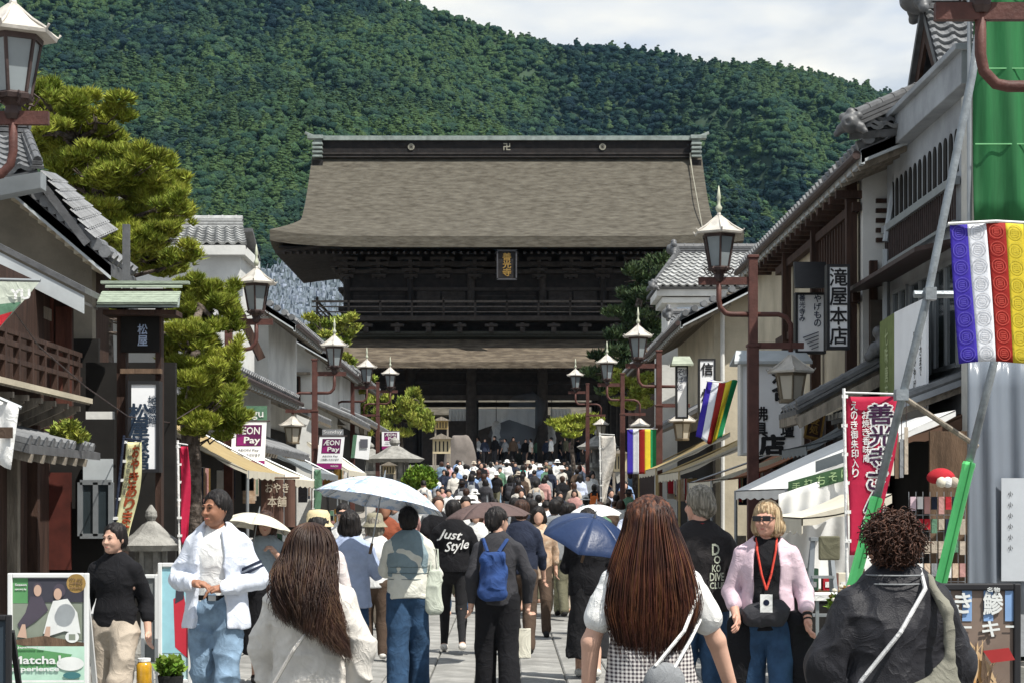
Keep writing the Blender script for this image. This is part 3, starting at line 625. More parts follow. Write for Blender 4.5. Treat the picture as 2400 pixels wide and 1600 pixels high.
# ---------------------------------------------------------------- street lamps
M_red = mat('red_oxide_paint', (0.088, 0.036, 0.029), 0.6, 0.25, 6, 0.25, 40)
M_iron = mat('dark_iron_paint', (0.05, 0.033, 0.030), 0.55, 0.3, 8, 0.2, 40)
M_lroof = mat('lamp_roof_metal', (0.52, 0.49, 0.44), 0.45, 0.18, 9, 0.2, 30, metal=0.15)
M_glass = mat('frosted_lamp_glass', (0.22, 0.25, 0.26), 0.25, 0.08, 3, spec=0.5)
M_glass2 = mat('warm_frosted_glass', (0.50, 0.46, 0.38), 0.4, 0.08, 3, spec=0.5)  # paler, warmer glass for the lower hanging lamps
def lantern_head(root, c, inv=False, s=1.0):
    c = Vector(c); a0 = math.pi / 6
    b = MB(); b.lathe(c, [(.335 * s, 0), (.345 * s, .025 * s), (.27 * s, .06 * s), (.19 * s, .115 * s), (.11 * s, .19 * s), (.055 * s, .235 * s), (.03 * s, .25 * s)] + ([] if inv else [(.03 * s, .27 * s), (.02 * s, .30 * s)]), 6, a0)
    rf = b.build('lamp_roof', M_lroof, root); b = MB()
    for k in range(6):
        a = a0 + k * math.pi / 3; e = c + Vector((.345 * s * math.cos(a), .345 * s * math.sin(a), .03 * s)); b.tube([c + Vector((.03 * math.cos(a), .03 * math.sin(a), .25 * s)), c + Vector((.20 * s * math.cos(a), .20 * s * math.sin(a), .118 * s)), e, e + Vector((.02 * math.cos(a), .02 * math.sin(a), .03))], .011 * s, 5)
    b.build('roof_rib', M_lroof, rf)
    if not inv:
        b = MB(); b.lathe(c + Vector((0, 0, .29 * s)), [(.02, 0), (.04, .04), (.045, .07), (.02, .11), (.02, .17), (.03, .20), (.004, .36)], 8); b.build('finial', mat('finial_green', (.42, .44, .34), .5), root, smooth=True)
    top, bot = (.215 * s, -.02 * s), ((.135 if not inv else .15) * s, (-.44 if not inv else -.38) * s)
    for k in range(6):
        a, a2 = a0 + k * math.pi / 3, a0 + (k + 1) * math.pi / 3; f = .97
        q = lambda r, z, an: c + Vector((r * f * math.cos(an), r * f * math.sin(an), z))
        b = MB(); b.quad(q(bot[0], bot[1], a), q(bot[0], bot[1], a2), q(top[0], top[1], a2), q(top[0], top[1], a)); b.build('glass_pane', M_glass2 if inv else M_glass, root)
    b = MB()
    for k in range(6):
        a = a0 + k * math.pi / 3; b.tube([c + Vector((top[0] * math.cos(a), top[0] * math.sin(a), top[1])), c + Vector((bot[0] * math.cos(a), bot[0] * math.sin(a), bot[1]))], .016 * s, 5)
    b.lathe(c, [(bot[0] + .02, bot[1] - .035 * s), (bot[0] + .03, bot[1]), (bot[0], bot[1] + .02 * s)], 6, a0); b.lathe(c, [(top[0] + .015, top[1] - .02), (top[0] + .02, top[1] + .02)], 6, a0)
    b.build('lamp_frame', M_iron if not inv else mat('lamp_frame_bronze', (.16, .13, .09), .5), root)
    if not inv:
        b = MB(); b.lathe(c, [(.05, -.62 * s), (.07, -.58 * s), (.06, -.52 * s), (.13 * s, -.47 * s)], 8); b.build('lamp_neck', M_iron, root); b = MB()
        for k in range(6):
            a = k * math.pi / 3; p0 = c + Vector((.10 * math.cos(a), .10 * math.sin(a), -.50 * s)); o_ = Vector((math.cos(a), math.sin(a), 0))
            b.tube([p0, p0 + o_ * .06 + Vector((0, 0, -.02)), p0 + o_ * .10 + Vector((0, 0, .04)), p0 + o_ * .06 + Vector((0, 0, .07)), p0 + o_ * .05 + Vector((0, 0, .035))], .009, 4)
        o_s = b.build('scroll', M_iron, root); o_s['kind'] = 'stuff'
def street_lamp(x, y, inward, label, lower=True, m=None, low=True):
    """x: post; inward: -1 towards lower x / +1 ; heights fixed by the type"""
    m = m or M_red; g0 = gz(y); r = thing('street_lamp', label, 'street lamp', (x, y, g0), 0, 'red-brown lantern posts along the street'); s = inward
    b = MB(); b.box((x, y, g0 + 1.85), (.145, .145, 3.7)); b.box((x, y, g0 + 4.25), (.12, .12, 1.2)); b.box((x, y, g0 + 4.87), (.15, .15, .04)); b.box((x, y, g0 + 3.7), (.17, .17, .04)); b.build('post', m, r, bevel=.008)
    hx = x + s * .45
    b = MB(); b.box((x + s * .36, y, g0 + 4.55), (.72, .06, .10)); b.build('cross_bar', m, r)
    b = MB(); b.tube([(hx, y, g0 + 4.6), (hx, y, g0 + 4.30), (hx - s * .02, y, g0 + 4.20), (hx - s * .09, y, g0 + 4.125), (hx - s * .16, y, g0 + 4.11), (x, y, g0 + 4.11)], .035, 8); b.build('curved_arm', m, r, smooth=True)
    lantern_head(r, (hx, y, g0 + 5.16))
    if low:
        ox = x - s * .5
        b = MB(); b.tube([(x, y, g0 + 4.11), (ox + s * .16, y, g0 + 4.11), (ox + s * .06, y, g0 + 4.07), (ox, y, g0 + 3.98), (ox, y, g0 + 3.62)], .033, 8); b.build('curved_arm', m, r, smooth=True)
        b = MB(); b.box((x - s * .34, y, g0 + 3.70), (.66, .06, .08)); b.build('cross_bar', m, r)
        lantern_head(r, (ox, y, g0 + 3.34), True, .95)
    return r
street_lamp(3.25, 11.1, -1, 'lantern post cut off at the top right corner, its brown arm crossing the green net')
street_lamp(3.25, 24.8, -1, 'red-brown lantern post before the large white upright sign, slanting striped flag on it')
street_lamp(3.28, 40.5, -1, 'lantern post holding the hanging striped flag beside the small tiled storehouse')
street_lamp(3.35, 54.4, -1, 'lantern post with its lamp against the dark pine right of the gate')
street_lamp(3.0, 69.8, -1, 'smallest lantern post on the right, its lamp against the black gate front')
street_lamp(-4.185, 14.2, 1, 'large lantern cut by the left edge with pale swept roof against the hillside')
street_lamp(-4.52, 30.5, 1, 'lantern post rising behind the pine, purple and white banner on it', m=M_red)
street_lamp(-4.4, 43, 1, 'lantern post before the white gabled shops with yellow-green tree behind')
street_lamp(-4.85, 59, 1, 'lantern post standing in the yellow-green maple left of the gate')
street_lamp(-4.65, 67.6, 1, 'farthest left lantern post, its lamp against the black lower storey of the gate')

# ---------------------------------------------------------------- trees
def leaf_cloud(pads, n, size, seed, shell=0.55, up=0.3, thin=1.0, droop=0.0):
    """pads: (centre, radii) -> many leaf-sized triangles spread through the crown"""
    R_ = np.random.RandomState(seed); vol = np.array([p[1][0] * p[1][1] * p[1][2] for p in pads]) ** (2 / 3); idx = R_.choice(len(pads), n, p=vol / vol.sum())
    C = np.array([p[0][:] for p in pads], float)[idx]; Rr = np.array([p[1][:] for p in pads], float)[idx]
    d = R_.normal(size=(n, 3)); d /= np.linalg.norm(d, axis=1)[:, None]; rad = shell + (1 - shell) * R_.rand(n) ** .6; rad *= R_.uniform(.75, 1.1, n)
    c = C + d * rad[:, None] * Rr; c += .12 * Rr * np.stack([vnoise(c, 2.2, 9), vnoise(c, 2.2, 10), vnoise(c, 2.2, 11)], 1)
    a = R_.normal(size=(n, 3)); a[:, 2] = np.abs(a[:, 2]) * up * 2 + up; a += d * .5; a /= np.linalg.norm(a, axis=1)[:, None]
    t = np.cross(a, R_.normal(size=(n, 3))); t /= np.linalg.norm(t, axis=1)[:, None] + 1e-9; s = size * R_.uniform(.6, 1.4, n)[:, None]
    v0 = c - t * s * .5 * thin; v1 = c + t * s * .5 * thin; v2 = c + a * s
    V = np.stack([v0, v1, v2], 1).reshape(-1, 3); return V, np.arange(3 * n).reshape(-1, 3)
def needles(pads, ntuft, per, size, seed, shell=.6):
    """pine: tufts of thin upright needles"""
    R_ = np.random.RandomState(seed); vol = np.array([p[1][0] * p[1][1] for p in pads]); idx = R_.choice(len(pads), ntuft, p=vol / vol.sum())
    C = np.array([p[0][:] for p in pads], float)[idx]; Rr = np.array([p[1][:] for p in pads], float)[idx]
    d = R_.normal(size=(ntuft, 3)); d /= np.linalg.norm(d, axis=1)[:, None]; d[:, 2] = np.where(R_.rand(ntuft) < .75, np.abs(d[:, 2]), d[:, 2])
    c = C + d * (shell + (1 - shell) * R_.rand(ntuft, 1) ** .5) * Rr * R_.uniform(.8, 1.12, (ntuft, 1))
    c = np.repeat(c, per, 0); n = len(c); a = R_.normal(size=(n, 3)) * .75; a[:, 2] = np.abs(a[:, 2]) + .35; a += np.repeat(d, per, 0) * .35; a /= np.linalg.norm(a, axis=1)[:, None]
    t = np.cross(a, R_.normal(size=(n, 3))); t /= np.linalg.norm(t, axis=1)[:, None] + 1e-9; s = size * R_.uniform(.7, 1.25, (n, 1)); w_ = .10
    V = np.stack([c - t * s * w_, c + t * s * w_, c + a * s], 1).reshape(-1, 3); return V, np.arange(3 * n).reshape(-1, 3)
M_needle = mat('pine_needles', (0.13, 0.17, 0.016), 0.7, 0.3, 1.6, col2=(0.33, 0.35, 0.045), island=0.4, c2pos=(.35, .65))
M_needle_d = mat('dark_pine_needles', (0.022, 0.042, 0.016), 0.75, 0.3, 1.5, col2=(0.055, 0.085, 0.028), island=0.35)
M_maple = mat('maple_leaves', (0.16, 0.21, 0.03), 0.7, 0.3, 1.2, col2=(0.33, 0.34, 0.06), island=0.3)
M_shrub = mat('azalea_leaves', (0.08, 0.16, 0.015), 0.7, 0.3, 2, col2=(0.20, 0.30, 0.03), island=0.3)
M_barkp = mat('pine_bark', (0.05, 0.038, 0.030), 0.95, 0.4, 9, 1.0, 30, col2=(0.16, 0.13, 0.11))
def tree(name, label, cat, base, trunk, branches, crown, m, m_bark=None, group=None):
    r = thing(name, label, cat, base, 0, group); b = MB(); pts, rs_ = trunk; b.tube(pts, rs_, 9); tr = b.build('trunk', m_bark or M_barkp, r, smooth=True); b = MB()
    for bp_, br in branches: b.tube(bp_, br, 6)
    if branches: b.build('branch', m_bark or M_barkp, r, smooth=True)
    V, Fc = crown; V = V - np.array(base)[None, :]; link_mesh('crown', np_mesh('crown', V, Fc, False, m), None, r)
    return r
def pads_px(L_, Y, dy=1.0, flat=.8, jit=0, seed=1):
    R_ = random.Random(seed); o = []
    for (px, py, rx, rz) in L_:
        y = Y + R_.uniform(-dy, dy); c = P(px, py, y); o.append((c, (S(rx, y), S(rx, y) * .9, S(rz, y) * flat)))
    return o
def split(pads, k=5, seed=3, f=.52):
    R_ = random.Random(seed); o = []
    for c, r in pads:
        for i in range(k): o.append((Vector(c) + Vector((R_.uniform(-.9, .9) * r[0], R_.uniform(-.9, .9) * r[1], R_.uniform(-.9, .9) * r[2])), (r[0] * f * R_.uniform(.7, 1.2), r[1] * f * R_.uniform(.7, 1.2), r[2] * f * R_.uniform(.7, 1.1))))
    return o
def boughs(pads, trunk_pts, R=.05, seed=2):
    R_ = random.Random(seed); out = []
    for c, r in pads:
        c = Vector(c) - Vector((0, 0, r[2] * .35)); t0 = min(trunk_pts, key=lambda q: (Vector(q) - c).length + abs(q[2] - c.z) * .5); t0 = Vector(t0); m = (t0 + c) / 2 + Vector((R_.uniform(-.15, .15), R_.uniform(-.15, .15), R_.uniform(-.25, .1)))
        out.append(([t0, m, c], [R, R * .75, R * .3]))
        for k in range(3):
            e = c + Vector((R_.uniform(-.8, .8) * r[0], R_.uniform(-.8, .8) * r[1], R_.uniform(-.1, .5) * r[2])); out.append(([m.lerp(c, .6), (m + e) / 2 + Vector((0, 0, -.04)), e], [R * .4, R * .3, R * .12]))
    return out
# big garden pine behind the left inn (photo columns 40-440)
pl = [(95, 215, 50, 45), (60, 300, 55, 40), (150, 240, 70, 38), (225, 262, 70, 45), (255, 300, 48, 32), (140, 300, 90, 34), (190, 345, 80, 38), (270, 350, 70, 48), (320, 395, 60, 50), (235, 400, 90, 36), (130, 370, 70, 30), (390, 395, 32, 38),
      (375, 440, 55, 42), (400, 470, 40, 34), (300, 455, 90, 34), (200, 450, 70, 30), (250, 500, 80, 30), (350, 510, 75, 34), (415, 510, 34, 28), (300, 560, 80, 34), (390, 560, 55, 30), (270, 600, 50, 28), (350, 620, 80, 34), (420, 610, 42, 32), (240, 640, 60, 34), (150, 380, 50, 26), (100, 310, 60, 30), (170, 500, 50, 24), (90, 250, 50, 34), (180, 290, 60, 34), (300, 420, 60, 36), (340, 450, 60, 34), (230, 360, 60, 34), (160, 420, 60, 30), (240, 540, 70, 34), (330, 570, 70, 34), (340, 480, 60, 30), (120, 340, 60, 30), (80, 270, 50, 34), (390, 520, 40, 30), (400, 430, 34, 30), (360, 600, 60, 30)]
YP = 29.0; pd = pads_px(pl, YP, 1.3, .85); bx = P(225, 1170, YP); bx.z = 0
tk = [bx, bx + Vector((.15, 0, 1.6)), P(240, 700, YP), P(210, 560, YP), P(230, 440, YP), P(180, 330, YP), P(130, 260, YP)]
tree('pine_tree', 'large yellow-green pine leaning over the dark inn roof by the near lantern', 'pine tree', bx[:], (tk, [.2, .18, .15, .13, .1, .07, .04]), boughs(pd, tk), needles(split(pd, 9, 3, .38), 26000, 9, .125, 3), M_needle)
pl2 = [(480, 690, 45, 40), (500, 740, 60, 40), (450, 760, 50, 34), (430, 830, 55, 38), (500, 820, 55, 45), (520, 890, 50, 50), (460, 880, 60, 40), (545, 960, 38, 40), (490, 960, 60, 42), (430, 930, 50, 30), (530, 700, 30, 40), (200, 770, 50, 30), (230, 730, 50, 30), (545, 820, 24, 34), (500, 1010, 55, 28), (455, 720, 30, 24), (440, 790, 44, 34), (475, 785, 40, 34), (455, 860, 44, 34), (480, 850, 44, 34), (440, 690, 36, 30), (500, 930, 44, 34), (460, 950, 44, 30), (420, 880, 36, 28), (530, 930, 36, 34), (415, 970, 40, 26), (470, 1000, 40, 24)]
YP2 = 24.0; pd2 = pads_px(pl2, YP2, .8, .9, seed=5); bx2 = P(455, 1170, YP2); bx2.z = 0; tk2 = [bx2, P(450, 1080, YP2), P(440, 980, YP2), P(462, 880, YP2), P(450, 780, YP2), P(470, 720, YP2)]
tree('pine_tree', 'smaller pine whose bright green sprays hang beside the white upright inn sign', 'pine tree', bx2[:], (tk2, [.13, .12, .11, .09, .07, .04]), boughs(pd2, tk2, .04), needles(split(pd2, 9, 3, .38), 18000, 9, .105, 8), M_needle)
# dark pine right of the gate
pl3 = [(1530, 620, 42, 26), (1495, 655, 42, 24), (1540, 660, 40, 24), (1475, 700, 38, 22), (1520, 715, 50, 26), (1470, 745, 42, 24), (1505, 760, 46, 26), (1455, 800, 36, 24), (1490, 800, 50, 26), (1430, 850, 44, 22), (1480, 850, 50, 26), (1400, 872, 30, 18), (1440, 900, 40, 20)]
YP3 = 88; pd3 = pads_px(pl3, YP3, 1.2, 1.0, seed=9); bx3 = P(1500, 1100, YP3); bx3.z = gz(YP3); tk3 = [bx3, P(1490, 980, YP3), P(1510, 860, YP3), P(1490, 740, YP3), P(1515, 640, YP3)]
tree('pine_tree', 'dark clipped pine in cloud-like tiers in front of the right end of the gate', 'pine tree', bx3[:], (tk3, [.35, .3, .25, .18, .1]), boughs(pd3, tk3, .08), leaf_cloud(split(pd3, 4), 15000, .26, 12, .5, .5, .5), M_needle_d)
pl4 = [(1460, 905, 30, 22), (1490, 930, 34, 24), (1510, 900, 26, 20), (1440, 885, 22, 16), (1470, 950, 30, 16)]
YP4 = 66; pd4 = pads_px(pl4, YP4, .5, 1, seed=4); bx4 = P(1490, 1090, YP4); bx4.z = gz(YP4); tk4 = [bx4, P(1485, 1000, YP4), P(1480, 920, YP4)]
tree('maple_tree', 'small light green tree between the second and third right-hand lantern posts', 'tree', bx4[:], (tk4, [.1, .08, .05]), boughs(pd4, tk4, .03), leaf_cloud(split(pd4), 5000, .15, 13, .3, .3, .6), M_maple)
pl5 = [(1340, 985, 42, 14), (1300, 1000, 26, 12), (1375, 1000, 30, 14), (1330, 1010, 40, 12), (1390, 985, 22, 10)]
YP5 = 96; pd5 = pads_px(pl5, YP5, .6, 1, seed=4); bx5 = P(1350, 1100, YP5); bx5.z = gz(YP5); tk5 = [bx5, P(1340, 1050, YP5), P(1345, 1000, YP5)]
tree('pine_tree', 'low spreading pine with flat yellow-green top before the right bays of the gate', 'pine tree', bx5[:], (tk5, [.14, .1, .06]), boughs(pd5, tk5, .04), leaf_cloud(split(pd5, 4), 4000, .22, 14, .4, .6, .4), M_needle)
# maples left of the gate
pl6 = [(745, 765, 30, 20), (790, 770, 40, 22), (820, 755, 20, 16), (770, 800, 30, 18), (735, 750, 18, 12), (800, 800, 20, 16), (745, 850, 30, 24), (790, 880, 40, 34), (830, 860, 34, 24), (775, 930, 50, 34), (825, 930, 40, 40), (850, 900, 26, 24), (800, 980, 46, 34), (760, 890, 24, 24)]
YM = 72; pd6 = pads_px(pl6, YM, 1.0, 1, seed=6); bx6 = P(800, 1100, YM); bx6.z = gz(YM); tk6 = [bx6, P(798, 1000, YM), P(785, 900, YM), P(780, 800, YM)]
tree('maple_tree', 'tall yellow-green maple between the white gables and the gate', 'tree', bx6[:], (tk6, [.16, .14, .1, .06]), boughs(pd6, tk6, .05), leaf_cloud(split(pd6, 5), 15000, .17, 15, .25, .3, .6), M_maple)
pl7 = [(905, 985, 40, 26), (940, 960, 34, 26), (965, 930, 20, 16), (975, 975, 30, 22), (1000, 1000, 30, 22), (925, 1010, 40, 20), (880, 950, 30, 22), (985, 940, 14, 20), (870, 1010, 30, 22), (995, 975, 18, 16)]
YM2 = 82; pd7 = pads_px(pl7, YM2, .8, 1, seed=7); bx7 = P(945, 1100, YM2); bx7.z = gz(YM2); tk7 = [bx7, P(940, 1040, YM2), P(935, 980, YM2), P(960, 930, YM2)]
tree('maple_tree', 'lower maple with fresh green shoots beside the stone lantern', 'tree', bx7[:], (tk7, [.12, .1, .07, .04]), boughs(pd7, tk7, .04), leaf_cloud(split(pd7, 5), 11000, .17, 16, .25, .8, .5), M_maple)
pl8 = [(985, 1115, 34, 24), (965, 1130, 24, 20), (1000, 1130, 22, 20)]
YM3 = 58; pd8 = pads_px(pl8, YM3, .2, 1, seed=8); bx8 = P(980, 1160, YM3); bx8.z = gz(YM3); r = thing('shrub', 'rounded bright green clipped shrub at the left edge of the crowd', 'shrub', bx8[:])
V_, F_ = leaf_cloud(pd8, 6000, .1, 17, .5, .5, .7); link_mesh('foliage', np_mesh('foliage', V_ - np.array(bx8[:]), F_, False, M_shrub), None, r)
b = MB()
for k in range(4): b.tube([bx8, P(960 + k * 15, 1135, YM3)], [.03, .02], 5)
b.build('stem', M_barkp, r)
# ---------------------------------------------------------------- buildings along the street
M_tile = mat('smoked_roof_tile', (0.15, 0.155, 0.16), 0.5, 0.25, 7, 0.2, 40, rnd=0.28, spec=0.5)
M_tilel = mat('painted_sunlit_tile', (0.30, 0.305, 0.30), 0.6, 0.25, 7, 0.2, 40, rnd=0.25)  # paler copy of the roof tile, sunlit brightness put into its colour
M_tiled = mat('smoked_roof_tile_dark', (0.09, 0.092, 0.095), 0.5, 0.3, 7, 0.2, 40, spec=0.5)
M_plast = mat('white_plaster', (0.62, 0.62, 0.59), 0.9, 0.16, 1.0, 0.25, 14, det=9.0)
M_plasb = mat('cream_plaster', (0.46, 0.41, 0.31), 0.9, 0.2, 1.0, 0.25, 14, det=9.0)
M_grey = mat('grey_render', (0.30, 0.32, 0.34), 0.9, 0.22, 1.5, 0.2, 25)
M_wood = mat('dark_brown_boards', (0.045, 0.024, 0.017), 0.8, 0.5, 3, 0.4, 30, st=(4, 4, .5))
M_woodr = mat('reddish_boards', (0.085, 0.030, 0.020), 0.8, 0.5, 3, 0.4, 30, st=(4, 4, .5))
M_woodm = mat('mid_brown_timber', (0.13, 0.085, 0.055), 0.8, 0.4, 3, 0.4, 30, st=(4, 4, .6))
M_wood2 = mat('silvered_timber', (0.24, 0.21, 0.17), 0.85, 0.35, 4, 0.4, 30, st=(3, 3, .6))
M_black = mat('black_and_shop_shade', (0.012, 0.011, 0.010), 0.9, 0.3, 4)  # near-black: painted shade of shop interiors, also plain black boards and walls
M_fasc = mat('pale_fascia', (0.42, 0.45, 0.46), 0.7, 0.12, 3)
M_win = mat('window_glass', (0.03, 0.04, 0.045), 0.08, 0.1, 3, spec=0.8)
M_alu = mat('grey_aluminium', (0.30, 0.32, 0.33), 0.45, 0.1, 5, metal=0.6)

def tile_mesh(m, key='roof_tile'):
    k = (key, m.name)
    if k in MATS: return MATS[k]
    b = MB(); prof = [(0, .55), (.12, .95), (.27, 1.0), (.42, .45), (.62, .05), (.84, .12), (1.0, .5)]
    n = len(prof); v = []
    for y, dz in ((0, 1.0), (0, 0.55), (1.12, 0.0)):
        if y == 0 and dz == 1.0: v += [(x, 0, z * .30 + .30) for x, z in prof]
        elif y == 0: v += [(x, 0, z * .30) for x, z in prof]
        else: v += [(x, 1.12, z * .30 + .02) for x, z in prof]
    f = [(i, i + 1, n * 2 + i + 1, n * 2 + i) for i in range(n - 1)] + [(n + i, n + i + 1, i + 1, i) for i in range(n - 1)]
    me = b.add(v, f).mesh('roof_tile'); me.materials.append(m)
    MATS[k] = me; return me
def tiles(parent, A, B, C, D, tw, tl, m=None, skip=None, maxn=300):
    """A eave left, B eave right, C ridge right, D ridge left, seen from outside"""
    m = m or M_tile; A, B, C, D = map(Vector, (A, B, C, D)); nu = max(1, round((B - A).length / tw)); nv = max(1, round((D - A).length / tl)); me = tile_mesh(m); off = LOC[parent.name]
    slabs = MB(); nrm = (B - A).cross(D - A).normalized(); slabs.hexa(A, B, C, D, -nrm * .09); slabs.build('roof_deck', M_tiled, parent)
    joined = None; cnt = 0; total = nu * nv
    for j in range(nv):
        a = j / nv; a2 = (j + 1) / nv; l0, l1 = A.lerp(D, a), A.lerp(D, a2); r0, r1 = B.lerp(C, a), B.lerp(C, a2)
        for i in range(nu):
            p = l0.lerp(r0, i / nu); px_ = l0.lerp(r0, (i + 1) / nu) - p; py_ = l1.lerp(r1, i / nu) - p; th = px_.length
            Mx = Matrix(((px_.x, py_.x, nrm.x * th * .8, p.x - off.x), (px_.y, py_.y, nrm.y * th * .8, p.y - off.y), (px_.z, py_.z, nrm.z * th * .8, p.z - off.z), (0, 0, 0, 1)))
            if total <= maxn:
                o = link_mesh('roof_tile', me, None, parent); o.matrix_basis = Mx
            else:
                if joined is None: joined = MB(); fs = [tuple(q.vertices) for q in me.polygons]; vv = [v.co.copy() for v in me.vertices]
                M4 = Mx.copy(); joined.add([M4 @ v for v in vv], fs)
    if joined: o = joined.build('roof_tile', m, parent, local=True); o['kind'] = 'stuff'
def ridge(parent, a, b, w=.28, h=.3, layers=3, ends=(1, 1), m=None):
    m = m or M_tiled; a, b = Vector(a), Vector(b); mb = MB(); up = Vector((0, 0, 1))
    for k in range(layers): mb.beam(a + up * (h * (k + .5) / layers), b + up * (h * (k + .5) / layers), w * (1 - .12 * k), h / layers * .72)
    mb.tube([a + up * h, b + up * h], w * .33, 8); mb.build('ridge_course', m, parent); d = (b - a).normalized()
    n_ = int((b - a).length / .3); c = MB()
    for k in range(n_ + 1): q = a + d * (k * .3); c.tube([q + up * h, q + up * h + d * .035], w * .38, 8)
    o = c.build('ridge_collar', m, parent); o['kind'] = 'stuff'
    for on, q, s in ((ends[0], a, -1), (ends[1], b, 1)):
        if on: oni(parent, q + d * s * .06 + up * h * .6, d * s, w)
def oni(parent, c, d, w, m=None):
    c = Vector(c); d = Vector(d).normalized(); r = Vector((0, 0, 1)).cross(d).normalized(); w = w * 1.1; pr = []
    pr.append(ell(c, (w * .62,) * 3, .03))
    for s in (-1, 1):
        pr.append(ell(c + r * s * w * .5 + Vector((0, 0, w * .45)), (w * .30,) * 3, .03))
        pr.append(ell(c + r * s * w * .65 - Vector((0, 0, w * .3)), (w * .34,) * 3, .03)); pr.append(ell(c + r * s * w * .95 - Vector((0, 0, w * .6)), (w * .22,) * 3, .03))
    pr.append(cap(c, c + d * w * .25, w * .62, w * .55, k=.02)); pr.append(ell(c + Vector((0, 0, w * .75)), (w * .3,) * 3, .04)); pr.append(sub(ell(c + d * w * .85, (w * .22,) * 3)))
    V, Fc = sdf_mesh(pr, w * .09); off = LOC[parent.name]; link_mesh('ridge_end_tile', np_mesh('ridge_end_tile', V - np.array(off[:])[None], Fc, True, m or M_tiled), None, parent)
def verge(parent, a, b, n, r=.075, m=None, m2=None):
    """row of round end tiles climbing a gable verge from a to b, with barge board"""
    a, b = Vector(a), Vector(b); me = None; off = LOC[parent.name]
    for k in range(n):
        q = a.lerp(b, (k + .5) / n)
        if me is None:
            mb = MB(); mb.tube([(0, -.05, 0), (0, .28, 0.02)], r, 10); mb.lathe((0, 0, 0), [(0.001, 0), (0.002, 0.001)], 4); me = mb.mesh('verge_tile'); me.materials.append(m or M_tile)
        o = link_mesh('verge_tile', me, None, parent); o.location = q - off + Vector((0, 0, .05))
    mb = MB(); up = Vector((0, 0, 1)); mb.hexa(a + up * -.05, b + up * -.05, b + up * -.21, a + up * -.21, (0, .06, 0)); mb.build('barge_board', m2 or M_fasc, parent)
def house(name, label, cat, Y0, Y1, Xe, Xw, Xr, ze, zr, wall=None, facade=None, n_v=14, gable=True, base=None, zw=None, rafter=True, oh=.6, bb=None, group=None, under=None, curve=False):
    """gabled townhouse whose ridge runs along the street; Xe eave, Xw street wall, Xr ridge"""
    wall = wall or M_plast; s = 1 if Xe > 0 else -1; zg = gz(Y0); r = thing(name, label, cat, (Xw, Y0, zg), 0, group); Xb = Xr + (Xr - Xw); W = abs(Xr - Xe); sl = (zr - ze) / (Xr - Xe)
    za = ze + sl * (Xw - Xe) - .1
    mb = MB(); mb.prism([(Xw, Y0 + oh, zg), (Xb, Y0 + oh, zg), (Xb, Y0 + oh, za), (Xr, Y0 + oh, zr - .12), (Xw, Y0 + oh, za)], (0, .2, 0)); mb.build('gable_wall', wall, r)
    mb = MB(); mb.box((Xw + s * .1, (Y0 + oh + .2 + Y1) / 2, (zg + za) / 2), (.2, Y1 - Y0 - oh - .2, za - zg)); mb.build('street_wall', facade or wall, r)
    mb = MB(); mb.prism([(Xe, Y0, ze), (Xr, Y0, zr), (Xr, Y0, zr - .14), (Xe, Y0, ze - .14)], (0, Y1 - Y0, 0)); mb.build('roof', M_tiled, r)
    mb = MB(); Xe2 = 2 * Xr - Xe; mb.prism([(Xe2, Y0, ze), (Xr, Y0, zr), (Xr, Y0, zr - .14), (Xe2, Y0, ze - .14)], (0, Y1 - Y0, 0)); mb.build('roof', M_tiled, r)
    verge(r, (Xe, Y0, ze + .03), (Xr, Y0, zr + .03), n_v, .07, m2=bb); ridge(r, (Xr, Y0 - .05, zr - .05), (Xr, Y1, zr - .05), ends=(1, 0))
    # eave end tiles along the street edge
    n_ = min(60, int((Y1 - Y0) / .28)); me = None
    for k in range(n_):
        y = Y0 + .14 + k * .28
        if me is None: q = MB(); q.tube([(-s * .03, 0, 0), (s * .3, 0, sl * s * .3)], .065, 8); me = q.mesh('eave_tile'); me.materials.append(M_tile)
        o = link_mesh('eave_tile', me, None, r); o.location = (Xe - Xw, y - Y0, ze - zg + .05)
    if rafter:
        me = None
        for k in range(min(40, int((Y1 - Y0) / .42))):
            y = Y0 + .2 + k * .42
            if me is None: q = MB(); q.beam((0, 0, -.2), (Xw - Xe + s * .3, 0, -.2 + sl * (Xw - Xe + s * .3)), .07, .09); me = q.mesh('rafter'); me.materials.append(M_wood2)
            o = link_mesh('rafter', me, None, r); o.location = (Xe - Xw, y - Y0, ze - zg)
        q = MB(); q.beam((Xe + s * .02, Y0, ze - .12), (Xe + s * .02, Y1, ze - .12), .05, .14); q.build('fascia', M_fasc, r); q = MB(); q.tube([(Xe - s * .06, Y0, ze - .08), (Xe - s * .06, Y1, ze - .08)], .055, 8); q.build('gutter', M_iron, r)
    return r
def window(r, a, b, h, X=None, frame=M_alu, off=.03, nb=2, glass=None, n=Vector((0, -1, 0))):
    """framed window between bottom corners a,b"""
    a, b = Vector(a), Vector(b); up = Vector((0, 0, h)); mb = MB()
    mb.hexa(a + n * .01, b + n * .01, b + up + n * .01, a + up + n * .01, n * .015); g_ = mb.build('window', glass or M_win, r); mb = MB(); t_ = .05
    for k in range(nb + 1): q = a.lerp(b, k / nb); mb.beam(q + n * off, q + up + n * off, t_, t_)
    mb.beam(a + n * off, b + n * off, t_, t_); mb.beam(a + up + n * off, b + up + n * off, t_, t_); mb.build('frame', frame, g_); return g_
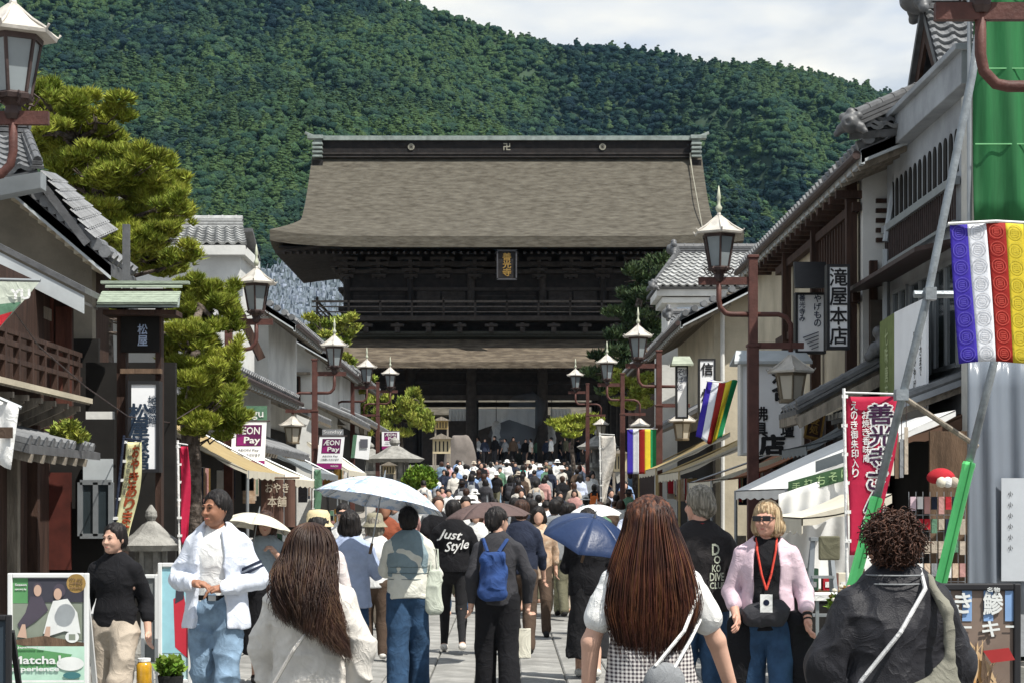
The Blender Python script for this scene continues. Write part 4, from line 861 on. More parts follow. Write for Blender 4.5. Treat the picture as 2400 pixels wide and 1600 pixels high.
def pent(r, Y0, Y1, Xa, za, Xb, zb, m=None, th=.07, name='pent_roof', tile=True, under=True):
    """lean-to roof: Xa,za at the wall, Xb,zb at the eave"""
    q = MB(); q.hexa((Xb, Y0, zb), (Xb, Y1, zb), (Xa, Y1, za), (Xa, Y0, za), (0, 0, -th)); q.build(name, m or M_tiled, r); s = 1 if Xa > Xb else -1
    if tile:
        me = None; off = LOC[r.name]; n_ = min(50, int((Y1 - Y0) / .26))
        for k in range(n_):
            if me is None:
                q = MB(); q.tube([(Xb, 0, zb + .03), (Xa, 0, za + .03)], .055, 7); q.v = [v - Vector((Xb, 0, zb)) for v in q.v]; me = q.mesh('round_tile_row'); me.materials.append(M_tile)
            o = link_mesh('round_tile_row', me, None, r); o.location = Vector((Xb, Y0 + .06 + k * .26, zb)) - off
    if under:
        me = None; off = LOC[r.name]
        for k in range(min(40, int((Y1 - Y0) / .4))):
            if me is None: q = MB(); q.beam((0, 0, -th - .04), (Xa - Xb, 0, za - zb - th - .04), .06, .07); me = q.mesh('rafter'); me.materials.append(M_wood2)
            o = link_mesh('rafter', me, None, r); o.location = Vector((Xb, Y0 + .1 + k * .4, zb)) - off
def canopy(name, label, Y0, Y1, Xa, za, Xb, zb, m, drop=.18, poles=True, cat='awning', mv=None, sag=.05, pm_=None):
    r = thing(name, label, cat, ((Xb), Y0, gz(Y0))); q = MB()
    q.sheet(lambda a, c: Vector((Xa + (Xb - Xa) * a, Y0 + (Y1 - Y0) * c, za + (zb - za) * a - sag * math.sin(a * math.pi) * (1 + .3 * math.sin(c * 9)))), 8, 8, .012); q.build('canvas', m, r, smooth=False)
    q = MB(); q.sheet(lambda a, c: Vector((Xb, Y0 + (Y1 - Y0) * a, zb - c * drop * (1 + .12 * math.sin(a * 40)))), 30, 2, (.01, 0, 0)); q.build('valance', mv or m, r)
    q = MB(); q.sheet(lambda a, c: Vector((Xa + (Xb - Xa) * a, Y0, za + (zb - za) * a - c * drop * (.6 + .1 * math.sin(a * 17)))), 16, 2, (0, .01, 0)); q.build('valance', mv or m, r)
    if poles:
        for y in (Y0 + .05, Y1 - .05): q = MB(); q.tube([(Xb, y, gz(y)), (Xb, y, zb)], .022, 6); q.build('pole', pm_ or M_alu, r); q = MB(); q.tube([(Xa, y, za - .02), (Xb, y, zb - .02)], .018, 6); q.build('rail', pm_ or M_alu, r)
    return r
def upright_sign(label, px0, px1, py0, py1, Y, txts, m_board, m_txt, m_frame, cap=False, depth=.16, name='hanging_sign', post=False):
    a, b = P(px0, py1, Y), P(px1, py0, Y); c = (a + b) / 2; wd, ht = b.x - a.x, b.z - a.z; r = thing(name, label, 'sign', (c.x, c.y, a.z)); q = MB(); q.box((c.x, Y + depth / 2, c.z), (wd - .03, depth, ht - .03)); q.build('sign_board', m_board, r)
    q = MB(); f_ = .035
    for x in (a.x + f_ / 2, b.x - f_ / 2): q.box((x, Y + depth / 2, c.z), (f_, depth + .03, ht))
    for z in (a.z + f_ / 2, b.z - f_ / 2): q.box((c.x, Y + depth / 2, z), (wd - 2 * f_, depth + .03, f_))
    q.build('sign_frame', m_frame, r)
    for t, fx, top, ch, kw in txts:
        q = MB(); column(q, t, (a.x + wd * fx, Y - .012, b.z - ht * top), ht * ch, **kw); q.build('lettering', m_txt, r)
    if cap:
        q = MB(); q.hexa((a.x - .1, Y - .14, b.z + .03), (b.x + .1, Y - .14, b.z + .03), (b.x + .04, Y + depth / 2, b.z + .2), (a.x - .04, Y + depth / 2, b.z + .2), (0, 0, -.04)); q.hexa((a.x - .1, Y + depth + .14, b.z + .03), (b.x + .1, Y + depth + .14, b.z + .03), (b.x + .04, Y + depth / 2, b.z + .2), (a.x - .04, Y + depth / 2, b.z + .2), (0, 0, -.04)); q.build('sign_roof', cap if cap is not True else M_cop, r)
    return r
# ================= RIGHT SIDE =================
# grey rendered shop with arched parapet
r1 = thing('parapet_building', 'grey rendered shop with a row of dark arches under its slanting parapet', 'building', (5.0, 20.3, 0))
Y0, Y1, X = 20.0, 24.7, 5.0
b = MB(); b.box((X + 2.5, (Y0 + Y1) / 2, 3.1), (5.0, Y1 - Y0, 6.2)); b.build('wall', M_grey, r1)
b = MB(); b.box((X + .05, (Y0 + Y1) / 2 + .05, 6.26), (.45, Y1 - Y0 + .2, .36)); b.box((X + .03, (Y0 + Y1) / 2 + .05, 6.47), (.56, Y1 - Y0 + .3, .07)); b.build('cornice', M_grey, r1, bevel=.01)
b = MB(); b.box((X - .02, Y0 + .12, 3.0), (.16, .26, 6.0)); b.box((X - .04, Y0 + .12, 4.55), (.26, .36, .12)); b.build('pilaster', mat('pale_render', (.48, .47, .43), .9, .1), r1, bevel=.01)
for k in range(14):
    y = 20.85 + k * .265; b = MB(); pts = [(X - .015, y - .075, 5.30), (X - .015, y + .075, 5.30), (X - .015, y + .075, 5.66)] + [(X - .015, y + .075 * math.cos(t_), 5.66 + .12 * math.sin(t_)) for t_ in (.5, 1.0, 1.57, 2.14, 2.64)] + [(X - .015, y - .075, 5.66)]
    b.prism(pts, (.02, 0, 0)); b.build('arch_shade_panel', M_black, r1)  # flat black shape on the wall, painted shade of an arch
b = MB(); b.box((X - .06, 22.6, 5.18), (.09, 3.9, .09)); b.build('rail', M_alu, r1); b = MB(); b.box((X - .06, 22.6, 4.72), (.06, 3.9, .04)); b.build('rail', M_alu, r1)
for k in range(36): b = MB(); b.box((X - .06, 20.7 + k * .108, 4.95), (.02, .02, .44)); b.build('baluster', M_iron, r1)
b = MB(); b.tube([(X - .09, 24.3, 4.9), (X - .09, 24.3, 1.0)], .05, 8); b.tube([(X - .09, 24.3, 5.0), (X + .05, 24.3, 5.9)], .05, 8); b.build('downpipe', M_alu, r1)
b = MB(); b.hexa((X, 20.5, 4.55), (X, 24.9, 4.55), (X - .55, 24.9, 4.42), (X - .55, 20.5, 4.42), (0, 0, -.05)); b.build('flat_canopy', M_iron, r1)
for y0_, y1_ in ((20.6, 21.7), (21.9, 23.0), (23.2, 24.0)): window(r1, (X - .02, y0_, 3.15), (X - .02, y1_, 3.15), 1.15, n=Vector((-1, 0, 0)))
pent(r1, 20.4, 24.6, X, 3.0, X - .75, 2.72, M_grey, tile=True)
for k in range(15): b = MB(); b.box((X - .78, 20.55 + k * .28, 2.74), (.05, .12, .07)); b.build('eave_cap', M_plast, r1)
b = MB(); b.box((X - .03, 22.3, 1.3), (.02, 4.2, 2.3)); b.build('shop_shade_panel', M_black, r1)  # thin black panel painted in for the dim shop interior
# tiled gable roof above it
r1b = thing('tiled_roof_house', 'steep grey tiled roof rising behind the grey parapet at the upper right', 'house', (5.5, 23.9, 0))
b = MB(); b.box((8.3, 25.2, 3.4), (5.0, 2.4, 6.8)); b.build('wall', M_grey, r1b)
tiles(r1b, (5.5, 23.75, 6.95), (9.5, 23.75, 6.95), (9.5, 24.8, 8.12), (5.5, 24.8, 8.12), .235, .16)
b = MB(); b.hexa((5.45, 25.85, 6.95), (9.5, 25.85, 6.95), (9.5, 24.8, 8.12), (5.45, 24.8, 8.12), (0, 0, -.12)); b.build('roof', M_tiled, r1b)
b = MB(); b.prism([(5.52, 23.7, 6.85), (5.52, 24.8, 8.0), (5.52, 25.85, 6.85), (5.52, 25.85, 6.6), (5.52, 24.8, 7.7), (5.52, 23.7, 6.6)], (.05, 0, 0)); b.build('barge_board', M_wood, r1b)
b = MB(); b.prism([(5.8, 23.9, 5.8), (5.8, 25.7, 5.8), (5.8, 24.8, 7.8)], (.1, 0, 0)); b.build('gable_wall', M_grey, r1b)
ridge(r1b, (5.5, 24.8, 8.1), (9.5, 24.8, 8.1), .3, .3, ends=(1, 0))
# traditional shop with upper white wall
Ys = 23.3
r2 = house('merchant_house', 'two-storey merchant house with deep tiled eaves and louvred white end wall', 'house', Ys, 35.5, 4.40, 4.72, 9.2, 6.02, 8.0, M_plast, M_plasb, n_v=26, oh=1.6)
tiles(r2, P(1990, 312, 23.2), P(2110, 300, 23.2), P(2190, 208, 24.6), P(2030, 262, 24.6), .22, .2, M_tile); ridge(r2, P(2003, 296, 23.15), P(2172, 222, 24.4), .16, .16, 3, ends=(0, 0)); oni(r2, P(1994, 290, 23.1), (-.5, -1, 0), .17)
b = MB()
for k in range(5): q = MB(); q.box((5.12, Ys + 1.57, 5.62 - k * .13), (.46, .06, .055)); q.build('louvre_slat', M_wood, r2)
for k in range(16):   # dark lattice on the street wall
    q = MB(); q.box((4.66, 25.2 + k * .22, 4.9), (.06, .07, 1.3)); q.build('lattice_bar', M_wood, r2)
for z in (4.35, 5.55): q = MB(); q.box((4.64, 28.5, z), (.1, 7.2, .12)); q.build('lattice_rail', M_wood, r2)
for k in range(3): q = MB(); q.box((4.60, 25.1 + k * 2.9, 4.2), (.14, .14, 3.4)); q.build('post', M_wood, r2)
for k in range(18): q = MB(); q.box((4.55, 25.0 + k * .5, 5.72), (.35, .12, .10)); q.build('eave_bracket', M_wood, r2)
q = MB(); q.box((4.85, Ys + 1.55, 3.95), (.10, .09, 1.75)); q.build('corner_board', M_wood, r2); q = MB(); q.box((4.98, Ys + 1.5, 3.55), (.36, .05, 1.5)); q.build('shutter', mat('grey_brown_shutter', (.10, .085, .07), .8), r2)
pent(r2, 23.5, 25.0, 4.75, 3.42, 3.62, 2.80, M_tiled)
ridge(r2, (4.75, 23.45, 3.38), (3.62, 23.45, 2.78), .15, .10, 2, ends=(0, 0)); oni(r2, (4.78, 23.4, 3.62), (0, -1, 0), .26)
q = MB(); q.beam((3.62, 23.4, 2.62), (4.72, 23.4, 3.2), .06, .14); q.build('barge_board', M_wood2, r2); q = MB(); q.box((3.66, 24.2, 2.68), (.08, 1.5, .12)); q.build('eave_beam', M_wood2, r2)
q = MB(); q.box((4.7, 29.5, 1.5), (.06, 11, 2.8)); q.build('shop_shade_panel', M_black, r2)
for k in range(6): q = MB(); q.box((4.62, 25 + k * 1.9, 1.4), (.12, .12, 2.8)); q.build('shop_post', M_wood, r2)
# cream-walled house
r3 = house('cream_house', 'cream plastered house with tiled verge sloping down to the street', 'house', 40.5, 50, 3.75, 4.55, 8.6, 5.55, 8.0, M_plasb, M_plasb, n_v=24, oh=.7)
q = MB(); q.box((5.35, 41.0, 6.15), (1.1, .3, .05)); q.build('window_hood', M_wood2, r3)
window(r3, (5.55, 41.17, 4.7), (6.2, 41.17, 4.7), .9, glass=M_black); q = MB(); q.tube([(4.72, 41.1, 6.0), (4.72, 41.1, .2)], .05, 8); q.build('downpipe', M_plast, r3)
pent(r3, 40.8, 50, 4.6, 3.9, 3.7, 3.4); q = MB(); q.box((4.5, 45, 1.7), (.06, 8.5, 3.2)); q.build('shop_shade_panel', M_black, r3)
# small hipped tiled roof in front of it
r3b = thing('tiled_shop', 'small white-walled shop with a lone patch of tiled roof below the larger verge', 'shop', (4.3, 50.5, gz(50.5)))
yb = 50.5; a, c = P(1562, 785, yb), P(1672, 740, yb + .8)
q = MB(); q.box((5.2, yb + 1.6, 3.2), (2.0, 2.6, 5.2)); q.build('wall', M_plast, r3b)
tiles(r3b, (a.x, yb, a.z), (5.7, yb, a.z), (5.6, yb + .9, c.z), (a.x + .25, yb + .9, c.z), .25, .2)
ridge(r3b, (a.x + .2, yb + .95, c.z - .02), (5.6, yb + .95, c.z - .02), .22, .15, 2, ends=(1, 0))
# storehouse near the gate
r4 = thing('storehouse', 'white plastered storehouse with scalloped grey tile roof beside the gate pine', 'storehouse', (5.0, 62, gz(62)))
yk = 62.0; e0 = P(1532, 672, yk); rr0 = P(1590, 592, yk + 1.6); e1x = P(1850, 672, yk).x; zt_ = e0.z
tiles(r4, (e0.x, yk, zt_), (e1x, yk, zt_), (e1x, yk + 1.6, rr0.z), (rr0.x, yk + 1.6, rr0.z), .27, .21, M_tilel)
q = MB(); q.hexa((rr0.x, yk + 1.6, rr0.z), (e1x, yk + 1.6, rr0.z), (e1x, yk + 3.2, zt_), (e0.x, yk + 3.2, zt_), (0, 0, -.1)); q.build('roof', M_tiled, r4)
ridge(r4, (rr0.x - .1, yk + 1.6, rr0.z - .04), (e1x, yk + 1.6, rr0.z - .04), .3, .24, ends=(1, 0)); ridge(r4, (e0.x, yk + .05, zt_), (rr0.x, yk + 1.55, rr0.z), .2, .1, 2, ends=(1, 0))
q = MB(); q.box(((e0.x + e1x) / 2 + .35, yk + 1.65, (zt_ + gz(62)) / 2 - .25), (e1x - e0.x - .3, 2.5, zt_ - gz(62) - .5)); q.build('wall', M_plast, r4)
q = MB(); q.box(((e0.x + e1x) / 2 + .1, yk + 1.6, zt_ - .18), (e1x - e0.x - .05, 2.9, .22)); q.build('cornice', M_plast, r4); q = MB(); q.box(((e0.x + e1x) / 2 + .2, yk + 1.6, zt_ - .42), (e1x - e0.x - .2, 2.7, .18)); q.build('cornice', M_plast, r4)
q = MB(); q.box((7.1, yk + .36, zt_ - 1.25), (2.9, .05, 1.2)); q.build('recessed_panel', mat('pale_blue_panel', (.52, .58, .64), .8), r4)
for (ya, yb_, xe, xw, xr, ze, zr, lb, wm) in ((66, 82, 4.6, 5.3, 8.5, 6.6, 8.6, 'low tiled house closing the row before the gate steps on the sunlit side', M_plasb),):
    house('tiled_house', lb, 'house', ya, yb_, xe, xw, xr, ze, zr, wm, M_wood, n_v=12)
# signs on the right
M_sw = mat('white_sign_board', (.84, .85, .86), .6, .05, 2); M_ink = mat('black_ink', (.015, .015, .017), .6, .1); M_bluink = mat('dark_blue_ink', (.02, .03, .07), .6, .1); M_blkf = mat('black_sign_frame', (.02, .02, .022), .5, .2)
upright_sign('white upright sign with four large black characters beside the brown shutter', 1938, 1992, 620, 818, 24.0, [('滝屋本店', .5, .05, .205, dict(bold=.022, gap=1.12, wf=.98))], M_sw, M_ink, M_blkf)
s_ = upright_sign('white lantern sign with small dark writing under a black hood', 1864, 1936, 686, 828, 26.5, [('善光寺み', .22, .04, .10, dict(bold=.02)), ('やげもの', .72, .04, .12, dict(bold=.02))], M_sw, M_bluink, M_blkf, name='lantern_sign')
q = MB(); c_ = P(1898, 650, 26.5); wv = S(46, 26.5); q.hexa((c_.x - wv * .95, 26.1, P(0, 682, 26.5).z), (c_.x + wv * .95, 26.1, P(0, 682, 26.5).z), (c_.x + wv * .8, 26.5, P(0, 614, 26.5).z), (c_.x - wv * .8, 26.5, P(0, 614, 26.5).z), (0, .1, 0)); q.build('hood', M_blkf, s_)
q = MB(); z0_ = P(0, 775, 26.5).z
for k in range(5): q.beam((c_.x - .1 + k * .03, 26.48, z0_ - .1 - .04 * k), (c_.x + .12, 26.48, z0_ - .02 - .05 * k), .012, .012)
q.build('ink_drawing', M_bluink, s_)
upright_sign('largest white upright sign with black characters behind the red lamp post', 1735, 1884, 852, 1066, 26.4, [('落合', .66, .03, .18, dict(bold=.05, gap=1.05, wf=1.2)), ('佛壇', .74, .47, .155, dict(bold=.03)), ('佛具', .32, .47, .155, dict(bold=.03)), ('店', .5, .78, .21, dict(bold=.06, wf=1.25))], M_sw, M_ink, M_plast, cap=M_fasc, depth=.3)
upright_sign('narrow white sign with three spaced black characters next to the cream wall', 1637, 1677, 840, 1008, 39.2, [('信', .5, .06, .17, dict(bold=.03)), ('州', .5, .42, .17, dict(bold=.03)), ('屋', .5, .76, .17, dict(bold=.03))], M_sw, M_ink, M_blkf)
upright_sign('narrow white and pink sign with faint writing under a small green cap', 1584, 1613, 856, 980, 39.6, [('そば処', .35, .06, .13, dict(bold=.0)), ('信濃', .75, .06, .12, dict(bold=.0))], M_sw, M_bluink, M_blkf, cap=mat('weathered_green_cap', (.30, .33, .26), .7))
# tilted gold-lettered board
c_ = P(1910, 988, 26.0); g_ = thing('shop_name_board', 'tilted wooden board with worn gold writing hung under the merchant house eave', 'sign', c_); b = MB(); Rm = Matrix.Rotation(math.radians(12), 3, 'Y') @ Matrix.Rotation(math.radians(-15), 3, 'X')
b.box(c_, (.2, .05, .46), R=Rm); b.build('board', M_wood, g_); b = MB()
for x in (-.11, .11): b.box(c_ + Rm @ Vector((x, -.01, 0)), (.025, .07, .5), R=Rm)
for z in (-.24, .24): b.box(c_ + Rm @ Vector((0, -.01, z)), (.2, .07, .025), R=Rm)
b.build('board_frame', M_gold, g_); b = MB(); column(b, '蕎麦処', c_ + Rm @ Vector((0, -.035, .21)), .125, right=Rm @ Vector((1, 0, 0)), up=Rm @ Vector((0, 0, 1)), bold=.03, gap=1.08); b.build('lettering', M_gold, g_)
# banner sign on the grey building, olive and white
Xs = 4.62; q0, q1 = PX(2062, 755, Xs), PX(2170, 697, Xs); zb_ = 2.53
bn = thing('wall_banner', 'white wall banner with an olive band of writing on the grey building', 'banner', (Xs, q1.y, zb_)); ym = q1.y + (q0.y - q1.y) * .66
b = MB(); b.hexa((Xs, q1.y, zb_ + .05), (Xs, ym, zb_ + .05), (Xs, ym, q1.z), (Xs, q1.y, q1.z), (.03, 0, 0)); b.build('white_panel', M_sw, bn); b = MB(); b.hexa((Xs, ym + .005, zb_ + .05), (Xs, q0.y, zb_ + .05), (Xs, q0.y, q0.z), (Xs, ym + .005, q1.z), (.03, 0, 0)); b.build('olive_panel', mat('olive_panel', (.16, .20, .07), .7), bn)
b = MB(); column(b, '七味唐辛子', (Xs - .006, (ym + q0.y) / 2, q0.z - .12), .2, right=(0, -1, 0), bold=.02); b.build('lettering', mat('pale_olive', (.42, .48, .26), .7), bn); b = MB(); column(b, '門前みやげ', (Xs - .006, q1.y + .55, q0.z - .3), .12, right=(0, -1, 0)); column(b, 'おかげさまで', (Xs - .006, q1.y + .25, q0.z - .15), .10, right=(0, -1, 0)); b.build('lettering', M_ink, bn)
# green construction net on scaffolding, and clear plastic sheet below it
M_net = mat('green_construction_net', (.014, .11, .034), .7, .35, 1.6, .3, 6, st=(3, 1, .25))
nt_ = thing('construction_net', 'tall green construction net on scaffolding filling the upper right corner', 'construction net', (4.85, 19.4, 0)); zb_ = P(0, 521, 19.4).z
b = MB(); b.sheet(lambda a, c: Vector((4.83 + 2.6 * a, 19.4 + .035 * math.sin(a * 23 + 2 * math.sin(c * 5)) + .02 * math.sin(a * 61 + c * 9), zb_ + c * 5.5)), 70, 24, (0, .01, 0)); b.build('net', M_net, nt_, smooth=True)
for k in range(1, 8): b = MB(); b.box((4.83 + 1.3, 19.36, zb_ + .02 + k * .78), (2.6, .012, .012)); b.build('hem_seam', mat('pale_green_seam', (.15, .4, .18), .7), nt_)
for x in (4.80, 6.2): b = MB(); b.tube([(x, 19.48, 0), (x, 19.48, 8.5)], .025, 8); b.build('scaffold_pipe', M_alu, nt_)
M_sheet = bpy.data.materials.new('clear_plastic_sheet'); M_sheet.use_nodes = True; p_ = M_sheet.node_tree.nodes['Principled BSDF']; p_.inputs['Base Color'].default_value = (.20, .23, .27, 1); p_.inputs['Alpha'].default_value = .80; p_.inputs['Roughness'].default_value = .25
sh = thing('plastic_sheet', 'translucent grey plastic sheet with faint shop window behind at the right edge', 'plastic sheet', (4.9, 19.2, 0))
b = MB(); b.sheet(lambda a, c: Vector((4.72 + 1.6 * a, 19.2 + .03 * math.sin(a * 30) + .012 * math.sin(a * 67 + c * 3), .5 + c * (P(0, 845, 19.2).z + .05 - .5))), 60, 8, (0, .006, 0)); b.build('sheet', M_sheet, sh, smooth=True)
b = MB(); b.box((5.35, 19.14, P(0, 1240, 19.14).z), (.62, .015, 1.05)); nb_ = b.build('notice', mat('pale_notice', (.46, .49, .52), .6, .04), sh); b = MB(); z_ = P(0, 1110, 19.1).z
for k, tx in enumerate(['工事', 'お願い', '安全', '第一']): write(b, tx, (5.45, 19.125, z_ - k * .22), .16, .09)
for k in range(6): write(b, '小', (5.13, 19.125, z_ - .2 - k * .11), .05, .05)
b.build('lettering', M_ink, nb_)
# scaffold props with bright green sleeves
M_pipe = mat('galvanised_pipe', (.26, .29, .31), .45, .2, 12, .2, 50, metal=.4); M_slv = mat('bright_green_sleeve', (.16, .78, .24), .5, .1, 6)
def prop(label, pts, sleeve, Y=12.0):
    r = thing('scaffold_prop', label, 'scaffold pole', (P(*sleeve[1], Y).x, Y, 0)); b = MB(); b.tube([P(x, y, Y) for x, y in pts], .026, 10); b.build('pipe', M_pipe, r, smooth=True); a_, c_ = P(*sleeve[0], Y), P(*sleeve[1], Y); b = MB(); d = (c_ - a_).normalized()
    b.tube([a_, a_ + d * .02, a_ + d * .05, c_], [.038, .044, .040, .040], 8); e = c_ + (c_ - a_).normalized() * ((c_.z) / abs((c_ - a_).normalized().z)); b.tube([c_, Vector((e.x, e.y, .02))], .04, 8); b.build('foam_sleeve', M_slv, r, smooth=False)
    b = MB(); b.beam(a_ + Vector((0, -.044, 0)), c_ + Vector((0, -.044, 0)), .012, .006); b.build('sleeve_seam', mat('sleeve_seam', (.05, .35, .09), .6), r); return r
pr1 = prop('slanting grey pipe with green sleeve crossing in front of the crimson banner', [(2300, 40), (2278, 180), (2175, 690), (2055, 1166)], ((2055, 1164), (2010, 1330)))
b = MB(); c_ = P(2160, 690, 12); b.tube([c_ + Vector((-.05, 0, 0)), c_ + Vector((1.2, 0.05, 0))], .024, 8); b.build('cross_pipe', M_pipe, pr1); b = MB(); b.box(c_ + Vector((.05, -.01, 0)), (.07, .09, .08)); b.build('coupler', M_pipe, pr1); b = MB(); b.tube([P(2110, 925, 12), P(2290, 1045, 12.3)], .018, 8); b.build('brace', M_wood2, pr1)
b = MB(); b.box(P(2112, 925, 12), (.08, .09, .07)); b.build('coupler', M_pipe, pr1)
prop('slanting pipe with long green sleeve in front of the toy display and plastic sheet', [(2360, 700), (2330, 850), (2272, 1080)], ((2272, 1082), (2205, 1365)))
# ================= LEFT SIDE =================
l0 = house('timber_inn', 'cream-gabled inn roof with steep tiled verge behind the inn front at left', 'inn', 20.9, 22.4, -4.42, -4.75, -6.3, 4.30, 5.9, mat('shade_painted_plaster', (.24, .215, .17), .9, .2, 2, .3, 20), M_wood, n_v=20, oh=.6, rafter=False)  # gable plaster colour darkened to stand for the shade on it
q = MB(); q.box((-5.6, 21.42, 1.75), (1.9, .08, 3.5)); q.build('lower_wall', M_black, l0)
for k in range(16): q = MB(); a_ = Vector((-4.6, 21.2, 4.28)).lerp(Vector((-6.2, 21.2, 5.65)), k / 16); q.box(a_, (.07, .5, .09)); q.build('verge_bracket', M_plasb, l0)
l1 = thing('timber_inn', 'reddish boarded front of the inn with white fascia and dark balcony at left', 'inn', (-4.6, 15, 0))
q = MB(); q.prism([(-4.50, 19.4, 2.4), (-4.50, 19.4, 3.75), (-7.5, 19.4, 5.2), (-7.5, 19.4, 2.4)], (0, .1, 0)); bw = q.build('gable_wall', M_wood, l1)
for k in range(15):
    x = -4.57 - k * .19; q = MB(); zt_ = 3.62 + (-4.50 - x) * .50; q.box((x, 19.37, (2.4 + zt_) / 2), (.165, .03, zt_ - 2.4)); q.build('wall_board', M_woodr, l1)
q = MB(); q.hexa((-4.22, 18.7, 3.70), (-8, 18.7, 5.65), (-8, 18.7, 5.45), (-4.22, 18.7, 3.52), (0, .05, 0)); q.build('fascia_board', M_fasc, l1)
q = MB(); q.prism([(-4.2, 18.68, 3.78), (-8, 18.68, 5.73), (-8, 18.68, 5.67), (-4.2, 18.68, 3.72)], (0, 2, 0)); q.build('roof', M_tiled, l1); q = MB(); q.hexa((-4.25, 18.75, 3.66), (-8, 18.75, 5.58), (-8, 19.5, 5.58), (-4.25, 19.5, 3.66), (0, 0, -.03)); q.build('soffit', mat('grey_soffit', (.30, .28, .25), .8), l1)
for k in range(5): q = MB(); x = -4.75 - k * .5; q.box((x, 19.2, 3.50 + (-4.62 - x) * .5), (.12, .3, .12)); q.build('purlin_end', M_wood2, l1)
q = MB(); q.box((-4.85, 16.2, 1.9), (.3, 6.2, 3.9)); q.build('street_wall', M_wood, l1)
q = MB(); q.hexa((-4.2, 12.5, 2.68), (-4.2, 18.9, 2.68), (-4.8, 18.9, 2.82), (-4.8, 12.5, 2.82), (0, 0, -.06)); q.build('balcony_deck', M_wood2, l1); q = MB(); q.box((-4.19, 15.7, 2.66), (.04, 6.4, .05)); q.build('balcony_edge', M_plasb, l1)
for z in (2.88, 3.02, 3.12): q = MB(); q.box((-4.30, 15.7, z), (.05, 6.4, .045)); q.build('railing_bar', M_wood, l1)
for k in range(14): q = MB(); q.box((-4.30, 12.8 + k * .46, 2.9), (.055, .055, .46)); q.build('railing_post', M_wood, l1)
for k in range(9): q = MB(); y = 14.6 + k * .5; q.beam((-4.75, y, 2.35), (-4.28, y, 2.56), .05, .07); q.box((-4.3, y, 2.57), (.14, .06, .05)); q.build('eave_bracket', M_wood2, l1)
pent(l1, 15.4, 18.1, -4.75, 2.32, -3.92, 2.12, M_tiled, under=True)
q = MB(); q.box((-4.72, 14.8, 1.25), (.1, 3.6, 1.9)); q.build('shop_glazing', M_win, l1)
for k in range(8): q = MB(); q.box((-4.66, 13.2 + k * .75, 1.2), (.12, .10, 2.4)); q.build('post', M_wood if k % 2 else M_wood2, l1)
q = MB(); q.box((-4.62, 19.3, 1.45), (.28, .06, 1.0)); q.build('red_door', mat('dark_red_door', (.07, .015, .010), .7, .3), l1)
q = MB(); q.box((-4.45, 19.4, 1.25), (.8, .06, 2.5)); q.build('entrance_wall', M_black, l1)
q = MB(); q.box((-4.2, 21.0, 1.6), (1.0, .1, 3.2)); q.build('ground_wall', M_black, l1)
window(l1, P(190, 1255, 19.25), P(262, 1255, 19.25), .55); q = MB(); q.box(P(230, 1120, 19.3), (.3, .05, .4)); q.build('pale_panel', M_fasc, l1)
q = MB(); q.box(P(236, 1020, 19.6), (.3, .05, .5)); q.build('pale_panel', M_plast, l1)
tiles(l0, P(-60, 425, 20.2), P(88, 400, 20.2), P(62, 328, 21.4), P(-60, 318, 21.4), .26, .2, M_tile); ridge(l0, P(88, 398, 20.15), P(60, 326, 21.45), .13, .10, 2, ends=(0, 0)); ridge(l0, P(-60, 322, 21.4), P(66, 328, 21.4), .2, .18, 3, ends=(0, 0))
q = MB(); q.hexa(P(-60, 428, 20.15), P(95, 403, 20.15), P(95, 440, 20.3), P(-60, 470, 20.3), (0, .25, 0)); q.build('eave_board', M_fasc, l0)
tiles(l0, P(212, 566, 20.8), P(262, 545, 22.6), P(125, 418, 22.6), P(92, 408, 20.8), .18, .13, M_tile)
# sign tower of the inn
ts = thing('sign_tower', 'roofed dark timber sign tower with small pale characters before the pine', 'sign tower', P(325, 1170, 19.5)[:2] + (0,)); y = 19.5
a_, c_ = P(272, 1360, y), P(378, 725, y)
for px, w_ in ((283, .09), (370, .06)): q = MB(); x = P(px, 0, y).x; q.box((x, y + .1, 1.9), (w_, .16, 3.8)); q.build('post', M_wood, ts)
q = MB(); x = P(287, 0, y).x; q.box((x, y + .2, 4.2), (.07, .07, .7)); q.build('finial_post', M_tiled, ts)
q = MB(); c_ = P(328, 775, y); q.box((c_.x, y + .06, c_.z), (.40, .12, .44)); sb = q.build('sign_board', M_black, ts); q = MB(); column(q, '松屋', P(334, 760, y - .01), .105, bold=.02); q.build('lettering', mat('pale_blue_ink', (.35, .42, .55), .6), ts)
q = MB(); z0, z1 = P(0, 722, y).z, P(0, 690, y).z; xa, xb = P(238, 0, y).x, P(430, 0, y).x; q.hexa((xa, y - .25, z0), (xb, y - .25, z0), (xb - .03, y - .02, z1), (xa + .04, y - .02, z1), (0, 0, -.02)); q.build('lower_roof', M_cop, ts)
M_grnr = mat('verdigris_roof', (.27, .32, .25), .7, .2, 12, .3, 30, st=(1, 1, 6))
q = MB(); q.hexa((xa + .01, y - .27, z0 + .01), (xb - .01, y - .27, z0 + .01), (xb - .04, y - .02, z1 + .01), (xa + .05, y - .02, z1 + .01), (0, 0, .015)); q.build('roof_sheet', M_grnr, ts)
for k in range(6): q = MB(); q.hexa((xa + .01, y - .275 + k * .04, z0 + .027 + k * .023), (xb - .01, y - .275 + k * .04, z0 + .027 + k * .023), (xb - .02, y - .245 + k * .04, z0 + .045 + k * .023), (xa + .02, y - .245 + k * .04, z0 + .045 + k * .023), (0, 0, .008)); q.build('roof_course', M_grnr, ts)
q = MB(); z2 = P(0, 672, y).z; q.hexa((xa + .05, y - .06, z2), (xb + .0, y - .06, z2), (xb - .02, y + .02, z2 + .045), (xa + .06, y + .02, z2 + .045), (0, 0, -.02)); q.build('upper_roof', M_grnr, ts); q = MB(); q.box(((xa + xb) / 2 + .03, y, P(0, 663, y).z), (xb - xa + .06, .1, .03)); q.build('ridge_bar', M_grnr, ts)
